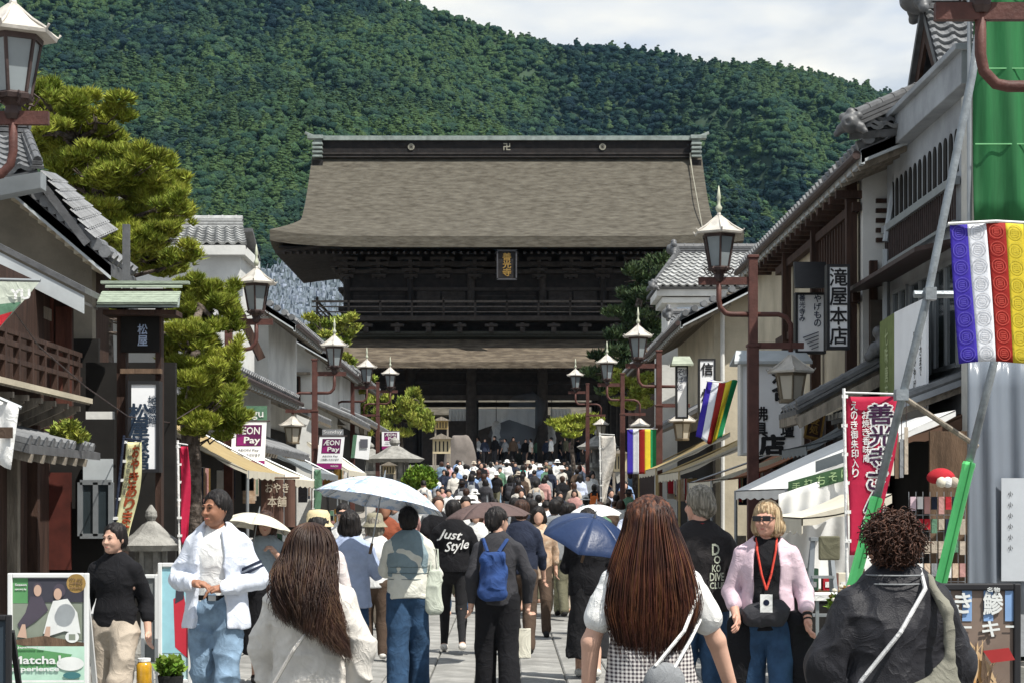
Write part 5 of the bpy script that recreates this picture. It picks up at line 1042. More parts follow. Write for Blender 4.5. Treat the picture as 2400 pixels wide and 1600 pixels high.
q = MB(); q.box(((xa + xb) / 2, y + .02, z0 - .06), (xb - xa - .1, .4, .05)); q.box(((xa + xb) / 2 - .02, y + .03, z0 + .1), (xb - xa - .2, .1, .2)); q.build('roof_frame', M_wood, ts); q = MB(); q.box((c_.x + .02, y - .03, P(0, 870, y).z), (.42, .1, .05)); q.build('carved_beam', M_woodm, ts)
upright_sign('white upright inn sign with brush characters on the dark sign tower', 300, 374, 892, 1106, 19.35, [('松屋旅館', .36, .25, .175, dict(bold=.035, gap=1.02, wf=1.2)), ('地蔵館', .78, .16, .095, dict(bold=.02))], M_sw, mat('deep_blue_ink', (.015, .03, .055), .6), M_blkf)
# white storehouse behind the pine
l2 = thing('storehouse', 'white plastered storehouse with pale scalloped roof just right of the pine', 'storehouse', (-6.6, 40, 0)); yk = 40.0; e0, e1, q0, q1 = P(405, 574, yk), P(578, 574, yk), P(415, 534, yk + .9), P(568, 534, yk + .9)
tiles(l2, (e0.x, yk, e0.z), (e1.x, yk, e0.z), (q1.x, yk + .9, q0.z), (e0.x, yk + .9, q0.z), .21, .15, M_tilel); ridge(l2, (e0.x, yk + .95, q0.z), (q1.x, yk + .95, q0.z), .22, .2, ends=(0, 0), m=M_tilel)
q = MB(); q.hexa((e0.x, yk + .95, q0.z), (e1.x, yk + .95, q0.z), (e1.x, yk + 2.2, e0.z), (e0.x, yk + 2.2, e0.z), (0, 0, -.08)); q.build('roof', M_tiled, l2)
q = MB(); xw = P(562, 0, yk).x; q.box((xw - 1.5, yk + 1.2, e0.z / 2 - .1), (3.0, 2.2, e0.z - .25)); q.build('wall', M_plast, l2); q = MB(); q.box((xw - 1.45, yk + 1.1, e0.z - .13), (3.15, 2.5, .2)); q.build('cornice', M_plast, l2)
q = MB(); q.box((xw - .45, yk + .08, P(0, 678, yk).z), (1.0, .06, .28)); q.build('grey_band', M_grey, l2)
# stepped white gables down the left row
for (Y0_, Y1_, xe, xw_, xr, ze, zr, lb, wm, nv) in (
    (43.5, 50, -4.9, -5.6, -9.0, 5.75, 8.35, 'bright white gabled shop stepping down behind the second left lantern', M_plast, 24),
    (52, 60, -4.75, -5.3, -8.4, 5.55, 7.7, 'white gable with small shuttered window next to the maple', M_plast, 22),
    (62, 74, -5.0, -5.6, -8.8, 5.9, 7.9, 'last white-walled house before the gate on the maple side', M_plasb, 16)):
    r = house('gabled_shop', lb, 'shop', Y0_, Y1_, xe, xw_, xr, ze, zr, wm, M_plast, n_v=nv, group='gabled shops on the left of the street')
    pent(r, Y0_ + .3, Y1_, xw_, 4.1 + gz(Y0_) * .8, xw_ + .95, 3.7 + gz(Y0_) * .8, M_tiled); window(r, (xw_ - 1.2, Y0_ + .57, 4.3), (xw_ - .5, Y0_ + .57, 4.3), .8, frame=M_wood, glass=M_black)
    q = MB(); q.box((xw_ + .02, (Y0_ + Y1_) / 2, 1.9 + gz(Y0_)), (.05, Y1_ - Y0_ - 1.2, 2.9)); q.build('shop_shade_panel', M_black, r); q = MB(); q.box((xw_ - .9, Y0_ + .55, 5.2), (1.4, .2, .07)); q.build('window_hood', M_wood2, r)
l3 = house('timber_shop', 'low dark timber shop behind the purple-and-white banner', 'shop', 30.5, 42.5, -4.7, -5.35, -8.0, 3.9, 5.6, M_plast, M_plast, n_v=18); pent(l3, 31, 42, -5.35, 3.0, -4.4, 2.6, M_tiled); q = MB(); q.box((-5.3, 36, 1.4), (.05, 10, 2.6)); q.build('shop_shade_panel', M_black, l3)
q = MB(); q.beam((-5.2, 35, 5.6), (-4.6, 35.2, 4.3), .14, .14); q.build('brace', M_wood, l3)
l4 = house('timber_shop', 'narrow dark shop in the shade beneath the smaller pine', 'shop', 27.2, 30.2, -4.5, -5.1, -7.0, 3.0, 3.9, M_wood, M_wood, n_v=10); q = MB(); q.box((-5.05, 28.8, 1.3), (.05, 2.6, 2.4)); q.build('shop_shade_panel', M_black, l4)
# grey gravestones on the slope beside the gate
R_ = random.Random(11); q = MB()
for k in range(900):
    px = R_.uniform(600, 812); py = R_.uniform(628, 760) + max(0, (660 - px)) * .2; Y = 190 - (py - 628) * .35; c_ = P(px, py, Y); h = R_.uniform(.35, 1.1); q.box(c_, (R_.uniform(.15, .45), .3, h), rz=R_.uniform(0, 3))
    if R_.random() < .3: q.beam(c_, c_ + Vector((R_.uniform(-.5, .5), 0, R_.uniform(.5, 1.4))), .06)
o = q.build('gravestones', mat('pale_gravestone', (.20, .24, .28), .9, .3, 1, island=.5)); tag(o, 'crowded pale grey gravestones on the slope left of the gate', 'gravestones'); o['kind'] = 'stuff'
q = MB(); a_ = [P(560, 800, 150), P(860, 800, 150), P(860, 640, 196), P(580, 640, 196)]; q.add(a_ + [v + Vector((0, 40, -6)) for v in a_], [(0, 1, 2, 3), (3, 2, 6, 7), (0, 3, 7, 4), (1, 5, 6, 2)]); o = q.build('hillside', M_hill); o['kind'] = 'structure'
# ---------------------------------------------------------------- people
def fabric(name, col, **k):
    k.setdefault('var', .10); k.setdefault('vs', 9); k.setdefault('bump', .25); k.setdefault('bs', 220); k.setdefault('rough', .9); k.setdefault('wr', .40); k.setdefault('wrs', 6.5); return mat(name, col, **k)
M_skin = mat('skin_light', (.56, .34, .25), .55, .08, 9, .08, 120); M_skin2 = mat('skin_tanned', (.32, .155, .095), .5, .1, 9, .1, 120); M_skin3 = mat('skin_pink', (.55, .30, .22), .5, .1, 9, .1, 120)
def hair_mat(name, c1, c2):
    return mat(name, c1, .55, .3, 60, .5, 90, st=(1, 1, .06), col2=c2, spec=.3)
H_black = hair_mat('black_hair', (.006, .005, .005), (.018, .014, .013)); H_brown = hair_mat('dark_brown_hair', (.018, .008, .005), (.075, .034, .020)); H_red = hair_mat('auburn_hair', (.025, .008, .004), (.13, .045, .020))
H_blond = hair_mat('dark_blond_hair', (.22, .14, .07), (.55, .42, .26)); H_grey = hair_mat('grey_hair', (.10, .09, .07), (.30, .27, .22)); H_curl = hair_mat('brown_curly_hair', (.025, .011, .007), (.10, .045, .028))
HL_brown = mat('brown_hair_strands', (.030, .013, .008), .5, .3, 5, col2=(.075, .036, .022), island=.5, spec=.35); HL_red = mat('auburn_hair_strands', (.020, .007, .005), .5, .3, 4, col2=(.095, .030, .014), island=.45, spec=.35)
C_black = fabric('black_cloth', (.006, .006, .008)); C_white = fabric('white_cotton', (.72, .72, .70)); C_ow = fabric('off_white_linen', (.60, .57, .52), var=.14); C_navy = fabric('navy_cloth', (.018, .024, .045)); C_char = fabric('charcoal_cloth', (.035, .035, .04))
C_beige = fabric('beige_cotton', (.42, .36, .29)); C_denim = fabric('light_denim', (.17, .25, .34), var=.3); C_ddenim = fabric('dark_denim', (.025, .06, .12), var=.3); C_bshirt = fabric('pale_blue_shirt', (.50, .55, .68)); C_blue = fabric('blue_shirt', (.22, .32, .52))
C_vest = fabric('grey_blue_knit', (.20, .27, .30)); C_brown = fabric('brown_cloth', (.075, .05, .035)); C_olive = fabric('olive_cloth', (.12, .115, .075)); C_lilac = fabric('lilac_cardigan', (.60, .46, .52)); C_teal = fabric('teal_cloth', (.06, .50, .42)); C_orange = fabric('orange_cloth', (.50, .13, .03))
C_shoe = fabric('white_shoe', (.62, .60, .55)); C_dshoe = fabric('black_shoe', (.015, .015, .015)); C_sage = fabric('pale_sage_tote', (.50, .54, .46)); C_green = fabric('green_cloth', (.10, .20, .13)); C_pink = fabric('dusty_pink_cloth', (.45, .25, .23)); C_tan = fabric('tan_print_cloth', (.45, .30, .20), col2=(.60, .48, .36)); C_gry = fabric('mid_grey_cloth', (.22, .23, .24)); C_red = fabric('crimson_cloth', (.40, .02, .03)); C_bag = fabric('blue_backpack', (.02, .05, .16), var=.35)
M_eye = mat('dark_eye', (.01, .008, .007), .2); M_lip = mat('lip', (.42, .14, .11), .5)

def pose(stride=0.0, **k):
    J = dict(pel=(0, 0, .93), waist=(0, 0, 1.08), chest=(0, .0, 1.27), neck=(0, -.01, 1.43), head=(0, .02, 1.585),
             shL=(-.158, -.005, 1.355), shR=(.158, -.005, 1.355), elL=(-.215, -.03, 1.10), elR=(.215, -.03, 1.10), wrL=(-.23, .03, .87), wrR=(.23, .03, .87),
             hiL=(-.085, 0, .90), hiR=(.085, 0, .90), knL=(-.095, .03, .49), knR=(.095, .03, .49), anL=(-.10, -.01, .085), anR=(.10, -.01, .085))
    s = stride
    J['knL'] = (-.095, .04 + s * .32, .49); J['anL'] = (-.10, s * .55, .09 + (.0 if s > 0 else -s * .10)); J['knR'] = (.095, .04 - s * .22, .49); J['anR'] = (.10, -s * .62, .09 + (s * .10 if s > 0 else 0))
    J['elL'] = (-.215, -.03 - s * .25, 1.10); J['elR'] = (.215, -.03 + s * .25, 1.10); J['wrL'] = (-.23, .03 - s * .4, .875); J['wrR'] = (.23, .03 + s * .4, .875)
    J.update(k); return {a: np.array(b, float) for a, b in J.items()}
def mid(a, b, t=.5): return a + (b - a) * t
def arm(J, s, r, e=1.0): return [cap(J['sh' + s] + np.array([0, 0, -.012]), J['el' + s], .043 * r, .038 * r, k=.02), cap(J['el' + s], J['wr' + s], .040 * r, .027 * r, k=.015)]
def leg(J, s, r): return [cap(J['hi' + s], J['kn' + s], .082 * r, .056 * r), cap(J['kn' + s], J['an' + s], .054 * r, .036 * r), ]
def foot(J, s, g=0): a = J['an' + s]; return [cap(a + np.array([0, -.03, -.035]), a + np.array([0, .13, -.055]), .036 + g, .030 + g, (1, 1, 1.1), k=.03)]
def torso(r=0.0, w=1.0, top=1.37, belly=0.0):
    return [cap((0, 0, .93), (0, 0, 1.08), (.150 + r) * w, (.130 + r + belly) * w, (1, 1.42, 1)), cap((0, 0, 1.08), (0, 0, 1.28), (.130 + r + belly) * w, (.150 + r) * w, (1, 1.45, 1)), cap((0, -.005, 1.27), (0, -.01, top), (.148 + r) * w, (.105 + r) * w, (1, 1.4, 1), k=.04)]
def hand(wr, el, curl=.4, side=1, out=None, k_=1.0):
    """palm, four unequal bent fingers and a thumb leaving the side of the palm"""
    d = wr - el; d = d / np.linalg.norm(d) if out is None else np.array(out, float) / np.linalg.norm(out); ref = np.array([0, 1.0, 0]) if abs(d[1]) < .8 else np.array([0, 0, 1.0]); pn = np.cross(d, ref); pn /= np.linalg.norm(pn); pn *= side; t = np.cross(pn, d) * side
    t = ref - d * (ref @ d); t /= np.linalg.norm(t); o = [cap(wr - d * .03, wr + d * .02, .026, .026, k=.012), ]
    c = wr + d * .055
    o += [cap(c - t * .022, c + t * .022, .019, .019, k=.012), cap(wr + d * .02 , c + d * .015, .024, .021, k=.012)]
    for i, (off, ln) in enumerate(((.030, .070), (.010, .080), (-.010, .075), (-.029, .058))):
        p0 = wr + d * .075 + t * off; a1 = curl * .7; a2 = curl * 1.5; q = -pn
        p1 = p0 + (d * math.cos(a1) + q * math.sin(a1)) * ln * .5; p2 = p1 + (d * math.cos(a2) + q * math.sin(a2)) * ln * .5; o += [cap(p0, p1, .0088, .008, k=.004), cap(p1, p2, .008, .0065, k=.003)]
    th = wr + d * .025 + t * .025; q1 = th + (d * .6 + t * .75 - pn * .2) * .035; q2 = q1 + (d * .9 + t * .2 - pn * .3) * .030; o += [cap(th, q1, .012, .010, k=.006), cap(q1, q2, .010, .008, k=.003)]
    return o
def Rz(a): c, s = math.cos(a), math.sin(a); return np.array([[c, -s, 0], [s, c, 0], [0, 0, 1]])
def head_prims(c, yaw=0.0, fine=True, jaw=1.0, nose=1.0):
    R = Rz(yaw); p = lambda x, y, z: c + R @ np.array([x, y, z]); Rm = R.T
    o = [ell(p(0, -.012, .025), (.078, .098, .092), .03, Rm), ell(p(0, .018, -.035), (.064 * jaw, .076, .082), .03, Rm), ell(p(0, .060, -.088), (.030 * jaw, .026, .022), .025, Rm)]
    if fine:
        o += [sub(ell(p(-.030, .098, .004), (.019, .016, .012), R=Rm), .012), sub(ell(p(.030, .098, .004), (.019, .016, .012), R=Rm), .012)]
        o += [cap(p(0, .088, .010), p(0, .106, -.030), .007, .011 * nose, k=.012), cap(p(-.014, .090, -.032), p(.014, .090, -.032), .008, .008, k=.01), cap(p(-.034, .082, .022), p(.034, .082, .022), .010, .010, k=.015)]
        o += [cap(p(-.020, .084, -.062), p(.020, .084, -.062), .006, .006, k=.01), cap(p(-.018, .082, -.068), p(.018, .082, -.068), .007, .007, k=.01), ell(p(-.036, .066, -.03), (.022, .020, .022), .02, Rm), ell(p(.036, .066, -.03), (.022, .020, .022), .02, Rm)]
    for s in (-1, 1): o.append(ell(p(s * .076, -.008, -.005), (.010, .020, .030), .008, Rm))
    return o
def face(root, c, yaw, sc, skin, brow=H_black, glasses=False):
    """irises, lids, brows and lips as small pieces on the face"""
    R = Rz(yaw); p = lambda x, y, z: Vector((c + R @ np.array([x, y, z])) * sc)
    if glasses:
        b = MB(); Rm = Matrix(R.tolist())
        for s in (-1, 1): b.box(p(s * .034, .108, .006), (.056 * sc, .010, .036 * sc), R=Rm)
        b.box(p(0, .110, .016), (.03 * sc, .008, .008), R=Rm)
        for s in (-1, 1): b.beam(p(s * .064, .104, .012), p(s * .080, .0, .008), .006, .010)
        b.build('sunglasses', M_blkf, root, local=True, bevel=.004)
    else:
        for s in (-1, 1): b = MB(); b.tube([p(s * .030 - .011, .0865, .003), p(s * .030, .092, .006), p(s * .030 + .011, .0865, .003)], [.002 * sc, .0048 * sc, .002 * sc], 6); b.build('eye', M_eye, root, local=True)
        for s in (-1, 1): b = MB(); b.tube([p(s * .016, .094, .024), p(s * .030, .094, .030), p(s * .046, .084, .024)], [.003 * sc, .004 * sc, .002 * sc], 6); b.build('eyebrow', brow, root, local=True)
    b = MB(); b.tube([p(-.021, .083, -.065), p(-.008, .0905, -.063), p(0, .0915, -.065), p(.008, .0905, -.063), p(.021, .083, -.065)], [.002 * sc, .0055 * sc, .005 * sc, .0055 * sc, .002 * sc], 6); b.build('lips', M_lip, root, local=True, smooth=True)
def hair_prims(c, yaw, style):
    R = Rz(yaw); p = lambda x, y, z: c + R @ np.array([x, y, z]); Rm = R.T
    base = [ell(p(0, -.018, .036), (.090, .106, .094), .03, Rm)]; facecut = [sub(ell(p(0, .110, -.045), (.074, .072, .090), R=Rm), .02)]
    if style == 'short': return base + [ell(p(0, -.045, -.02), (.082, .070, .075), .03, Rm)] + [sub(ell(p(0, .125, -.018), (.098, .105, .105), R=Rm), .015)]
    if style == 'bob': return base + [ell(p(0, -.030, -.03), (.098, .088, .10), .04, Rm), cap(p(-.06, -.03, -.06), p(.06, -.03, -.06), .055, .055, k=.04), ell(p(0, -.06, -.085), (.078, .05, .05), .03, Rm)] + facecut
    if style == 'bun': return base + [ell(p(0, -.12, .02), (.035, .035, .035), .02, Rm)] + [sub(ell(p(0, .115, -.045), (.088, .105, .085), R=Rm), .015)]
    if style == 'long': return base + [cap(p(0, -.045, .0), p(0, -.085, -.28), .088, .075, (1, 1.3, 1), k=.05)] + facecut
    if style == 'hat': return [ell(p(0, -.01, .045), (.098, .112, .075), .02, Rm), cap(p(0, -.01, .018), p(0, -.01, .008), .150, .165, (1, 1, 1), k=.02)] + [half(p(0, 0, -.012), (0, 0, -1))]
    return base
def hatmesh(root, c, sc, m, r=.16, crown=.10, drop=.04, name='bucket_hat', local=True):
    b = MB(); b.lathe(Vector(c * sc), [(r * sc, -drop * sc), (r * .98 * sc, -drop * sc + .006), (crown * sc, .012 * sc), (crown * .97 * sc, .07 * sc), (crown * .75 * sc, .105 * sc), (.01, .112 * sc)], 20); return b.build(name, m, root, local=True, smooth=True)
def scl(prims, s):
    o = []
    for p in prims:
        if p[0] == 'c': o.append(('c', p[1] * s, p[2] * s, p[3] * s, p[4] * s, p[5], p[6] * s))
        elif p[0] == 'e': o.append(('e', p[1] * s, p[2] * s, None, None, p[5], p[6] * s))
        elif p[0] == 'h': o.append(('h', p[1] * s, p[2]))
        else: o.append(('-', scl([p[1]], s)[0], p[2] * s))
    return o
def top_prims(J, r=.018, sleeve='long', hem=.86, w=1.0, sr=1.15, neck=True, belly=0, flare=0.0):
    o = torso(r, w, belly=belly) + [cap(J['sh' + q], (J['sh' + q][0] * .30, -.015, 1.425), .040 + r * .5, .046 + r * .35, k=.03) for q in 'LR']
    if hem < .93: o.append(cap((0, 0, 1.0), (0, 0, hem + .02), (.150 + r) * w, (.152 + r + flare) * w, (1, 1.35, 1)))
    for s in 'LR':
        if sleeve == 'none': continue
        a = arm(J, s, 1); ra = .043 * sr + r * .45
        if sleeve == 'short': e = mid(J['sh' + s], J['el' + s], .62); o.append(cap(J['sh' + s] + np.array([0, 0, -.012]), e, ra, ra + .010, k=.02)); n_ = J['el' + s] - J['sh' + s]; n_ /= np.linalg.norm(n_)
        else:
            o.append(cap(J['sh' + s] + np.array([0, 0, -.012]), J['el' + s], ra, ra * .92, k=.02)); t = 1.0 if sleeve == 'long' else .55; o.append(cap(J['el' + s], mid(J['el' + s], J['wr' + s], t), ra * .92, ra * (.62 if sleeve == 'long' else .8), k=.02))
    o.append(half((0, 0, hem), (0, 0, -1))); 
    return o
def pants_prims(J, style='straight', waist=1.0):
    o = [cap((0, 0, .92), (0, 0, waist), .152, .140, (1, 1.38, 1)), cap((-.04, 0, .90), (.04, 0, .90), .115, k=.04)]
    k = {'slim': (1.10, 1.12, 1.05), 'straight': (1.22, 1.4, 1.75), 'wide': (1.35, 1.75, 2.6)}[style]
    for s in 'LR': o += [cap(J['hi' + s], J['kn' + s], .085 * k[0], .056 * k[1], k=.02), cap(J['kn' + s], J['an' + s] + np.array([0, 0, .0]), .056 * k[1], .036 * k[2], k=.02)]
    return o
def skirt_prims(J, hem=.35, r1=.16, r2=.24): return [cap((0, 0, 1.02), (0, 0, .85), .140, .165, (1, 1.35, 1)), cap((0, 0, .88), (0, 0, hem), r1, r2, (1, 1.3, 1)), half((0, 0, hem), (0, 0, -1))]
def person(label, loc, rz, H, J, skin=None, top=None, mt=None, bot=None, mb_=None, hair='short', mh=None, shoes=None, h=.008, yaw=0.0, showface=False, curl=(.5, .5), amp=.006, ampb=.006, glasses=False, group=None, jaw=1.0, extra=None, hout=(None, None), nfb=(7, 7, 4), nft=(7, 7, 6), brow=None, legs=True, hands=True):
    sc = H / 1.70; r = thing('person', label, 'person', loc, rz, group); skin = skin or M_skin; hc = J['head']
    bp = torso(-.016, .92) + [cap(J['shL'] * .9, J['shR'] * .9, .042, k=.04), cap(J['neck'] + [0, 0, -.05], hc + np.array([0, -.02, -.05]), .056, .052, k=.025)] + arm(J, 'L', 1) + arm(J, 'R', 1)
    if legs: bp += leg(J, 'L', 1) + leg(J, 'R', 1) + foot(J, 'L') + foot(J, 'R')
    parts = [sdf_mesh(scl(bp, sc), h)]; parts.append(sdf_mesh(scl(head_prims(hc, yaw, showface, jaw), sc), .0045 if showface else h * .8))
    if hands:
        for i, s in enumerate('LR'): parts.append(sdf_mesh(scl(hand(J['wr' + s], J['el' + s], curl[i], 1 if s == 'L' else -1, hout[i]), sc), .0042 if h < .012 else .008))
    V, Fc = join_np(parts); link_mesh('body', np_mesh('body', V, Fc, True, skin), None, r)
    if top: V, Fc = sdf_mesh(scl(top, sc), h, amp=amp, nf=nft, seed=hash(label) % 50 + 2, warp=.03, amp2=amp * .5, nf2=(22, 22, 16)); tp = link_mesh('top', np_mesh('top', V, Fc, True, mt), None, r)
    if bot: V, Fc = sdf_mesh(scl(bot, sc), h, amp=ampb, nf=nfb, seed=hash(label) % 40 + 3, warp=.04, amp2=ampb * .4, nf2=(16, 16, 12)); link_mesh('trousers', np_mesh('trousers', V, Fc, True, mb_), None, r)
    if legs and shoes:
        for s in 'LR': V, Fc = sdf_mesh(scl(foot(J, s, .010), sc), max(h, .01)); link_mesh('shoe', np_mesh('shoe', V, Fc, True, shoes), None, r)
    if hair and hair != 'none':
        am = .006 if hair != 'hat' else 0; V, Fc = sdf_mesh(scl(hair_prims(hc, yaw, hair), sc), h * .8, amp=am, nf=(45, 45, 7), seed=3, amp2=am * .6, nf2=(90, 90, 12)); link_mesh('hair' if hair != 'hat' else 'hat', np_mesh('hair', V, Fc, True, mh or H_black), None, r)
    if showface: face(r, hc, yaw, sc, skin, brow or H_black, glasses)
    return r, sc
_hash = {}
def hash(s): return sum((i + 1) * ord(c) for i, c in enumerate(s))
def strands(root, name, m, starts, path, n, rad, seed, wav=.0, seg=12, clump=.5, sides=3):
    """hair drawn as tapered locks following a path function path(u, t) with u in 0..1 across"""
    R_ = np.random.RandomState(seed); V = []; Fc = []; c = 0
    for i in range(n):
        u = R_.rand(); u = (round(u * 44) + R_.normal() * .35) / 44 if R_.rand() < .6 else u; u = min(max(u, 0), 1); dep = R_.rand() if R_.rand() > .06 else -.9 * R_.rand(); t0 = starts(R_); ln = R_.uniform(.70, 1.0); ph = R_.rand() * 6.28; pts = []
        for k in range(seg + 1):
            t = t0 + (ln - t0) * k / seg; p = np.array(path(u, t, dep)); p = p + np.array([math.sin(t * 14 + ph + u * 9), math.cos(t * 12 + ph), 0]) * wav * t; pts.append(p)
        b = MB(); b.tube(pts, [rad * (1.0 - .75 * (k / seg) ** 2) for k in range(seg + 1)], sides, caps=False); V += [tuple(v) for v in b.v]; Fc += [tuple(q + c for q in f) for f in b.f]; c = len(V)
    return link_mesh(name, np_mesh(name, np.array(V), np.array(Fc), True, m), None, root)
def umbrella(label, c, R, m, tilt=(0, 0), rz=0, shaft=.62, m2=None, n=8, dome=.36, inner=None, label_s=None):
    """c: hub at the top; tilt about X then Y"""
    r = thing('umbrella', label, 'umbrella', c); r.rotation_euler = (tilt[0], tilt[1], rz)
    for k in range(n):
        a0, a1 = 2 * math.pi * k / n, 2 * math.pi * (k + 1) / n; b = MB()
        def f(u, v, a0=a0, a1=a1):
            a = a0 + (a1 - a0) * u; rr = R * (v * .97 + .03); sg = math.sin(u * math.pi); rr *= 1 - .045 * sg * v; z = -dome * R * ((v) ** 2.0) * 1.15 + .012 * sg * v; ch = math.cos(math.pi / n) / math.cos((a - (a0 + a1) / 2)) ; rr = rr * (1 * (1 - .5) + .5 * ch / math.cos(math.pi / n))
            return Vector((rr * math.cos(a), rr * math.sin(a), z))
        b.sheet(f, 6, 10, .003); b.build('canopy_panel', m, r, smooth=True, local=True)
    b = MB(); b.tube([(0, 0, .05), (0, 0, -shaft)], .006, 6); b.build('shaft', M_alu, r, local=True); b = MB(); b.tube([(0, 0, -shaft), (0, 0, -shaft - .09)], .013, 8); b.build('handle', M_woodm, r, local=True); b = MB(); b.tube([(0, 0, .07), (0, 0, -.01)], [.004, .012], 6); b.build('tip', M_alu, r, local=True)
    for k in range(n): a = 2 * math.pi * k / n; b = MB(); b.tube([(R * v * math.cos(a), R * v * math.sin(a), -dome * R * v * v * 1.15 - .006) for v in (.03, .35, .7, 1.0)], .0035, 4); b.build('rib', M_alu, r, local=True)
    return r
def at(px, Y): return ((px - VX) * Y / F, Y, gz(Y))
PI = math.pi
# --- woman in black sweater, facing us
J = pose(.28, wrR=(.30, .06, .86), elR=(.25, -.02, 1.10), wrL=(-.27, -.02, .86))
person('woman in black sweater and beige trousers walking towards us beside the matcha poster', at(270, 13.0), PI - .25, 1.50, J, top=top_prims(J, .024, '3q', .90, .97, 1.25), mt=C_black, bot=pants_prims(J, 'wide'), mb_=C_beige, hair='short', shoes=C_dshoe, h=.008, yaw=-.22, showface=True, curl=(.4, .3), ampb=.014, nfb=(8, 8, 6))
# --- man in white tee and open shirt
J = pose(.2, elL=(-.27, -.02, 1.12), elR=(.27, -.02, 1.12), wrL=(-.10, .20, 1.07), wrR=(.09, .19, 1.10))
pm, sc = person('tanned man in white tee, open pale shirt and blue jeans clasping his hands', at(508, 12.6), PI - .12, 1.725, J, skin=M_skin2, top=top_prims(J, .006, 'none', .95), mt=C_white, bot=pants_prims(J, 'straight'), mb_=C_denim, hair='short', mh=H_black, shoes=C_dshoe, h=.008, yaw=-.5, showface=True, curl=(.7, .6), hout=((1, .25, -.1), (-1, .3, -.1)), ampb=.012, nfb=(9, 9, 7), amp=.004)
op = top_prims(J, .038, 'long', .80, 1.04, 1.3, flare=.03) + [sub(cap((.01, .16, 1.46), (.01, .22, .80), .085, .125, (1, .6, 1)), .01), sub(ell((0, .05, 1.47), (.075, .09, .05)), .01)]
for i, s in enumerate('LR'): op.append(cap(J['el' + s], mid(J['el' + s], J['wr' + s], .78), .062, .052, k=.02))
V, Fc = sdf_mesh(scl(op, sc), .008, amp=.009, nf=(8, 8, 6), warp=.04, seed=5, amp2=.004, nf2=(24, 24, 18)); link_mesh('open_shirt', np_mesh('open_shirt', V, Fc, True, fabric('open_pale_shirt', (.62, .66, .74))), None, pm)
b = MB(); b.lathe((0, 0, .985 * sc), [(.148 * sc, 0), (.15 * sc, .034)], 28); b.v = [Vector((v.x, v.y / 1.36, v.z)) for v in b.v]; b.build('belt', C_black, pm, local=True); b = MB(); b.box((0, .112 * sc, 1.0 * sc), (.05, .012, .035)); b.build('buckle', M_alu, pm, local=True)
b = MB(); a_, c_ = J['shL'] * sc, J['elL'] * sc
for t_ in (.62, .74): q = mid(a_, c_, t_); d = Vector(c_ - a_).normalized(); b.tube([Vector(q) - d * .009, Vector(q) + d * .009], .079, 16)
b.build('sleeve_stripe', C_navy, pm, local=True)
# --- woman with cream parasol behind him
J = pose(.1, elL=(-.22, .10, 1.15), wrL=(-.10, .18, 1.30))
pw, sc = person('woman in grey-blue blouse and black skirt in the shade of a cream parasol', at(622, 17.0), PI + .1, 1.56, J, top=top_prims(J, .02, 'short', .95), mt=fabric('grey_blue_blouse', (.30, .36, .40)), bot=skirt_prims(J, .3), mb_=C_black, hair='bob', mh=H_brown, shoes=C_dshoe, h=.011, showface=True, curl=(1.2, .4), ampb=.008)
umbrella('cream parasol held over the woman in the grey-blue blouse', P(606, 1203, 16.9), .335, fabric('cream_parasol', (.62, .58, .48), var=.04), (-.12, .16), shaft=.42, dome=.34)
# --- foreground woman in off-white hooded blouse
J = pose(0, elL=(-.26, .02, 1.10), elR=(.26, .02, 1.10))
tp = top_prims(J, .035, 'long', .80, 1.05, 1.55) + [cap((-.09, -.06, 1.43), (.09, -.06, 1.43), .045, k=.03), cap((-.10, .02, 1.44), (-.05, .09, 1.40), .04, k=.02), cap((.10, .02, 1.44), (.05, .09, 1.40), .04, k=.02), ell((0, -.095, 1.35), (.12, .045, .09), .03), sub(ell((0, .0, 1.50), (.085, .085, .05)), .02)]
ph_, sc = person('woman with wavy brown hair in an off-white crinkled hooded blouse', at(728, 8.5), -.18, 1.53, J, top=tp, mt=C_ow, bot=pants_prims(J, 'straight'), mb_=C_gry, hair='long', mh=H_brown, shoes=C_shoe, h=.0065, amp=.009, nft=(7, 7, 12), yaw=.2)
hc = J['head'] * sc
def pth(u, t, dep):
    a = PI * (.96 + 1.08 * u); rx, ry = .112, .122; k = min(t / .20, 1); ang = k * PI / 2; ox, oy = math.cos(a), math.sin(a)
    if t < .20: x = ox * rx * math.sin(ang); y = oy * ry * math.sin(ang); z = .130 * math.cos(ang) + .012
    else:
        q = (t - .20) / .80; s_ = math.sin(min(q * 1.7, 1) * PI / 2); wd = 1 + .22 * s_ + (.28 * q if u < .3 else -.12 * q); x = ox * rx * wd + .10 * q * q * (.5 + u * .5); y = oy * ry * (1 - .2 * q) - .085 * s_ - .02 * q; z = .012 - q * (.28 + .23 * u)
    return (hc[0] + x * (1 - .14 * dep), hc[1] - .012 + y * (1 - .14 * dep), hc[2] + z)
strands(ph_, 'hair_locks', HL_brown, lambda R_: 0.02, pth, 4200, .0021, 4, wav=.026, seg=18)
b = MB(); b.tube([(.20, .02, 1.33 * sc), (.10, -.16, 1.30 * sc), (-.02, -.19, 1.12 * sc), (-.17, -.15, .86 * sc)], .009, 6); b.build('bag_strap', C_ow, ph_, local=True)
# --- beige hat just behind her
J = pose(.1); q_, sc = person('person in a straw-coloured bucket hat mostly hidden behind the wavy-haired woman', at(746, 14.0), 0.1, 1.56, J, top=top_prims(J, .02, 'long', .9), mt=fabric('pale_pink_cloth', (.60, .54, .52)), bot=pants_prims(J), mb_=C_gry, hair='bob', shoes=C_shoe, h=.013); hatmesh(q_, J['head'] + np.array([0, 0, .045]), sc, fabric('straw_hat', (.60, .50, .30)), .13, .098, .03)
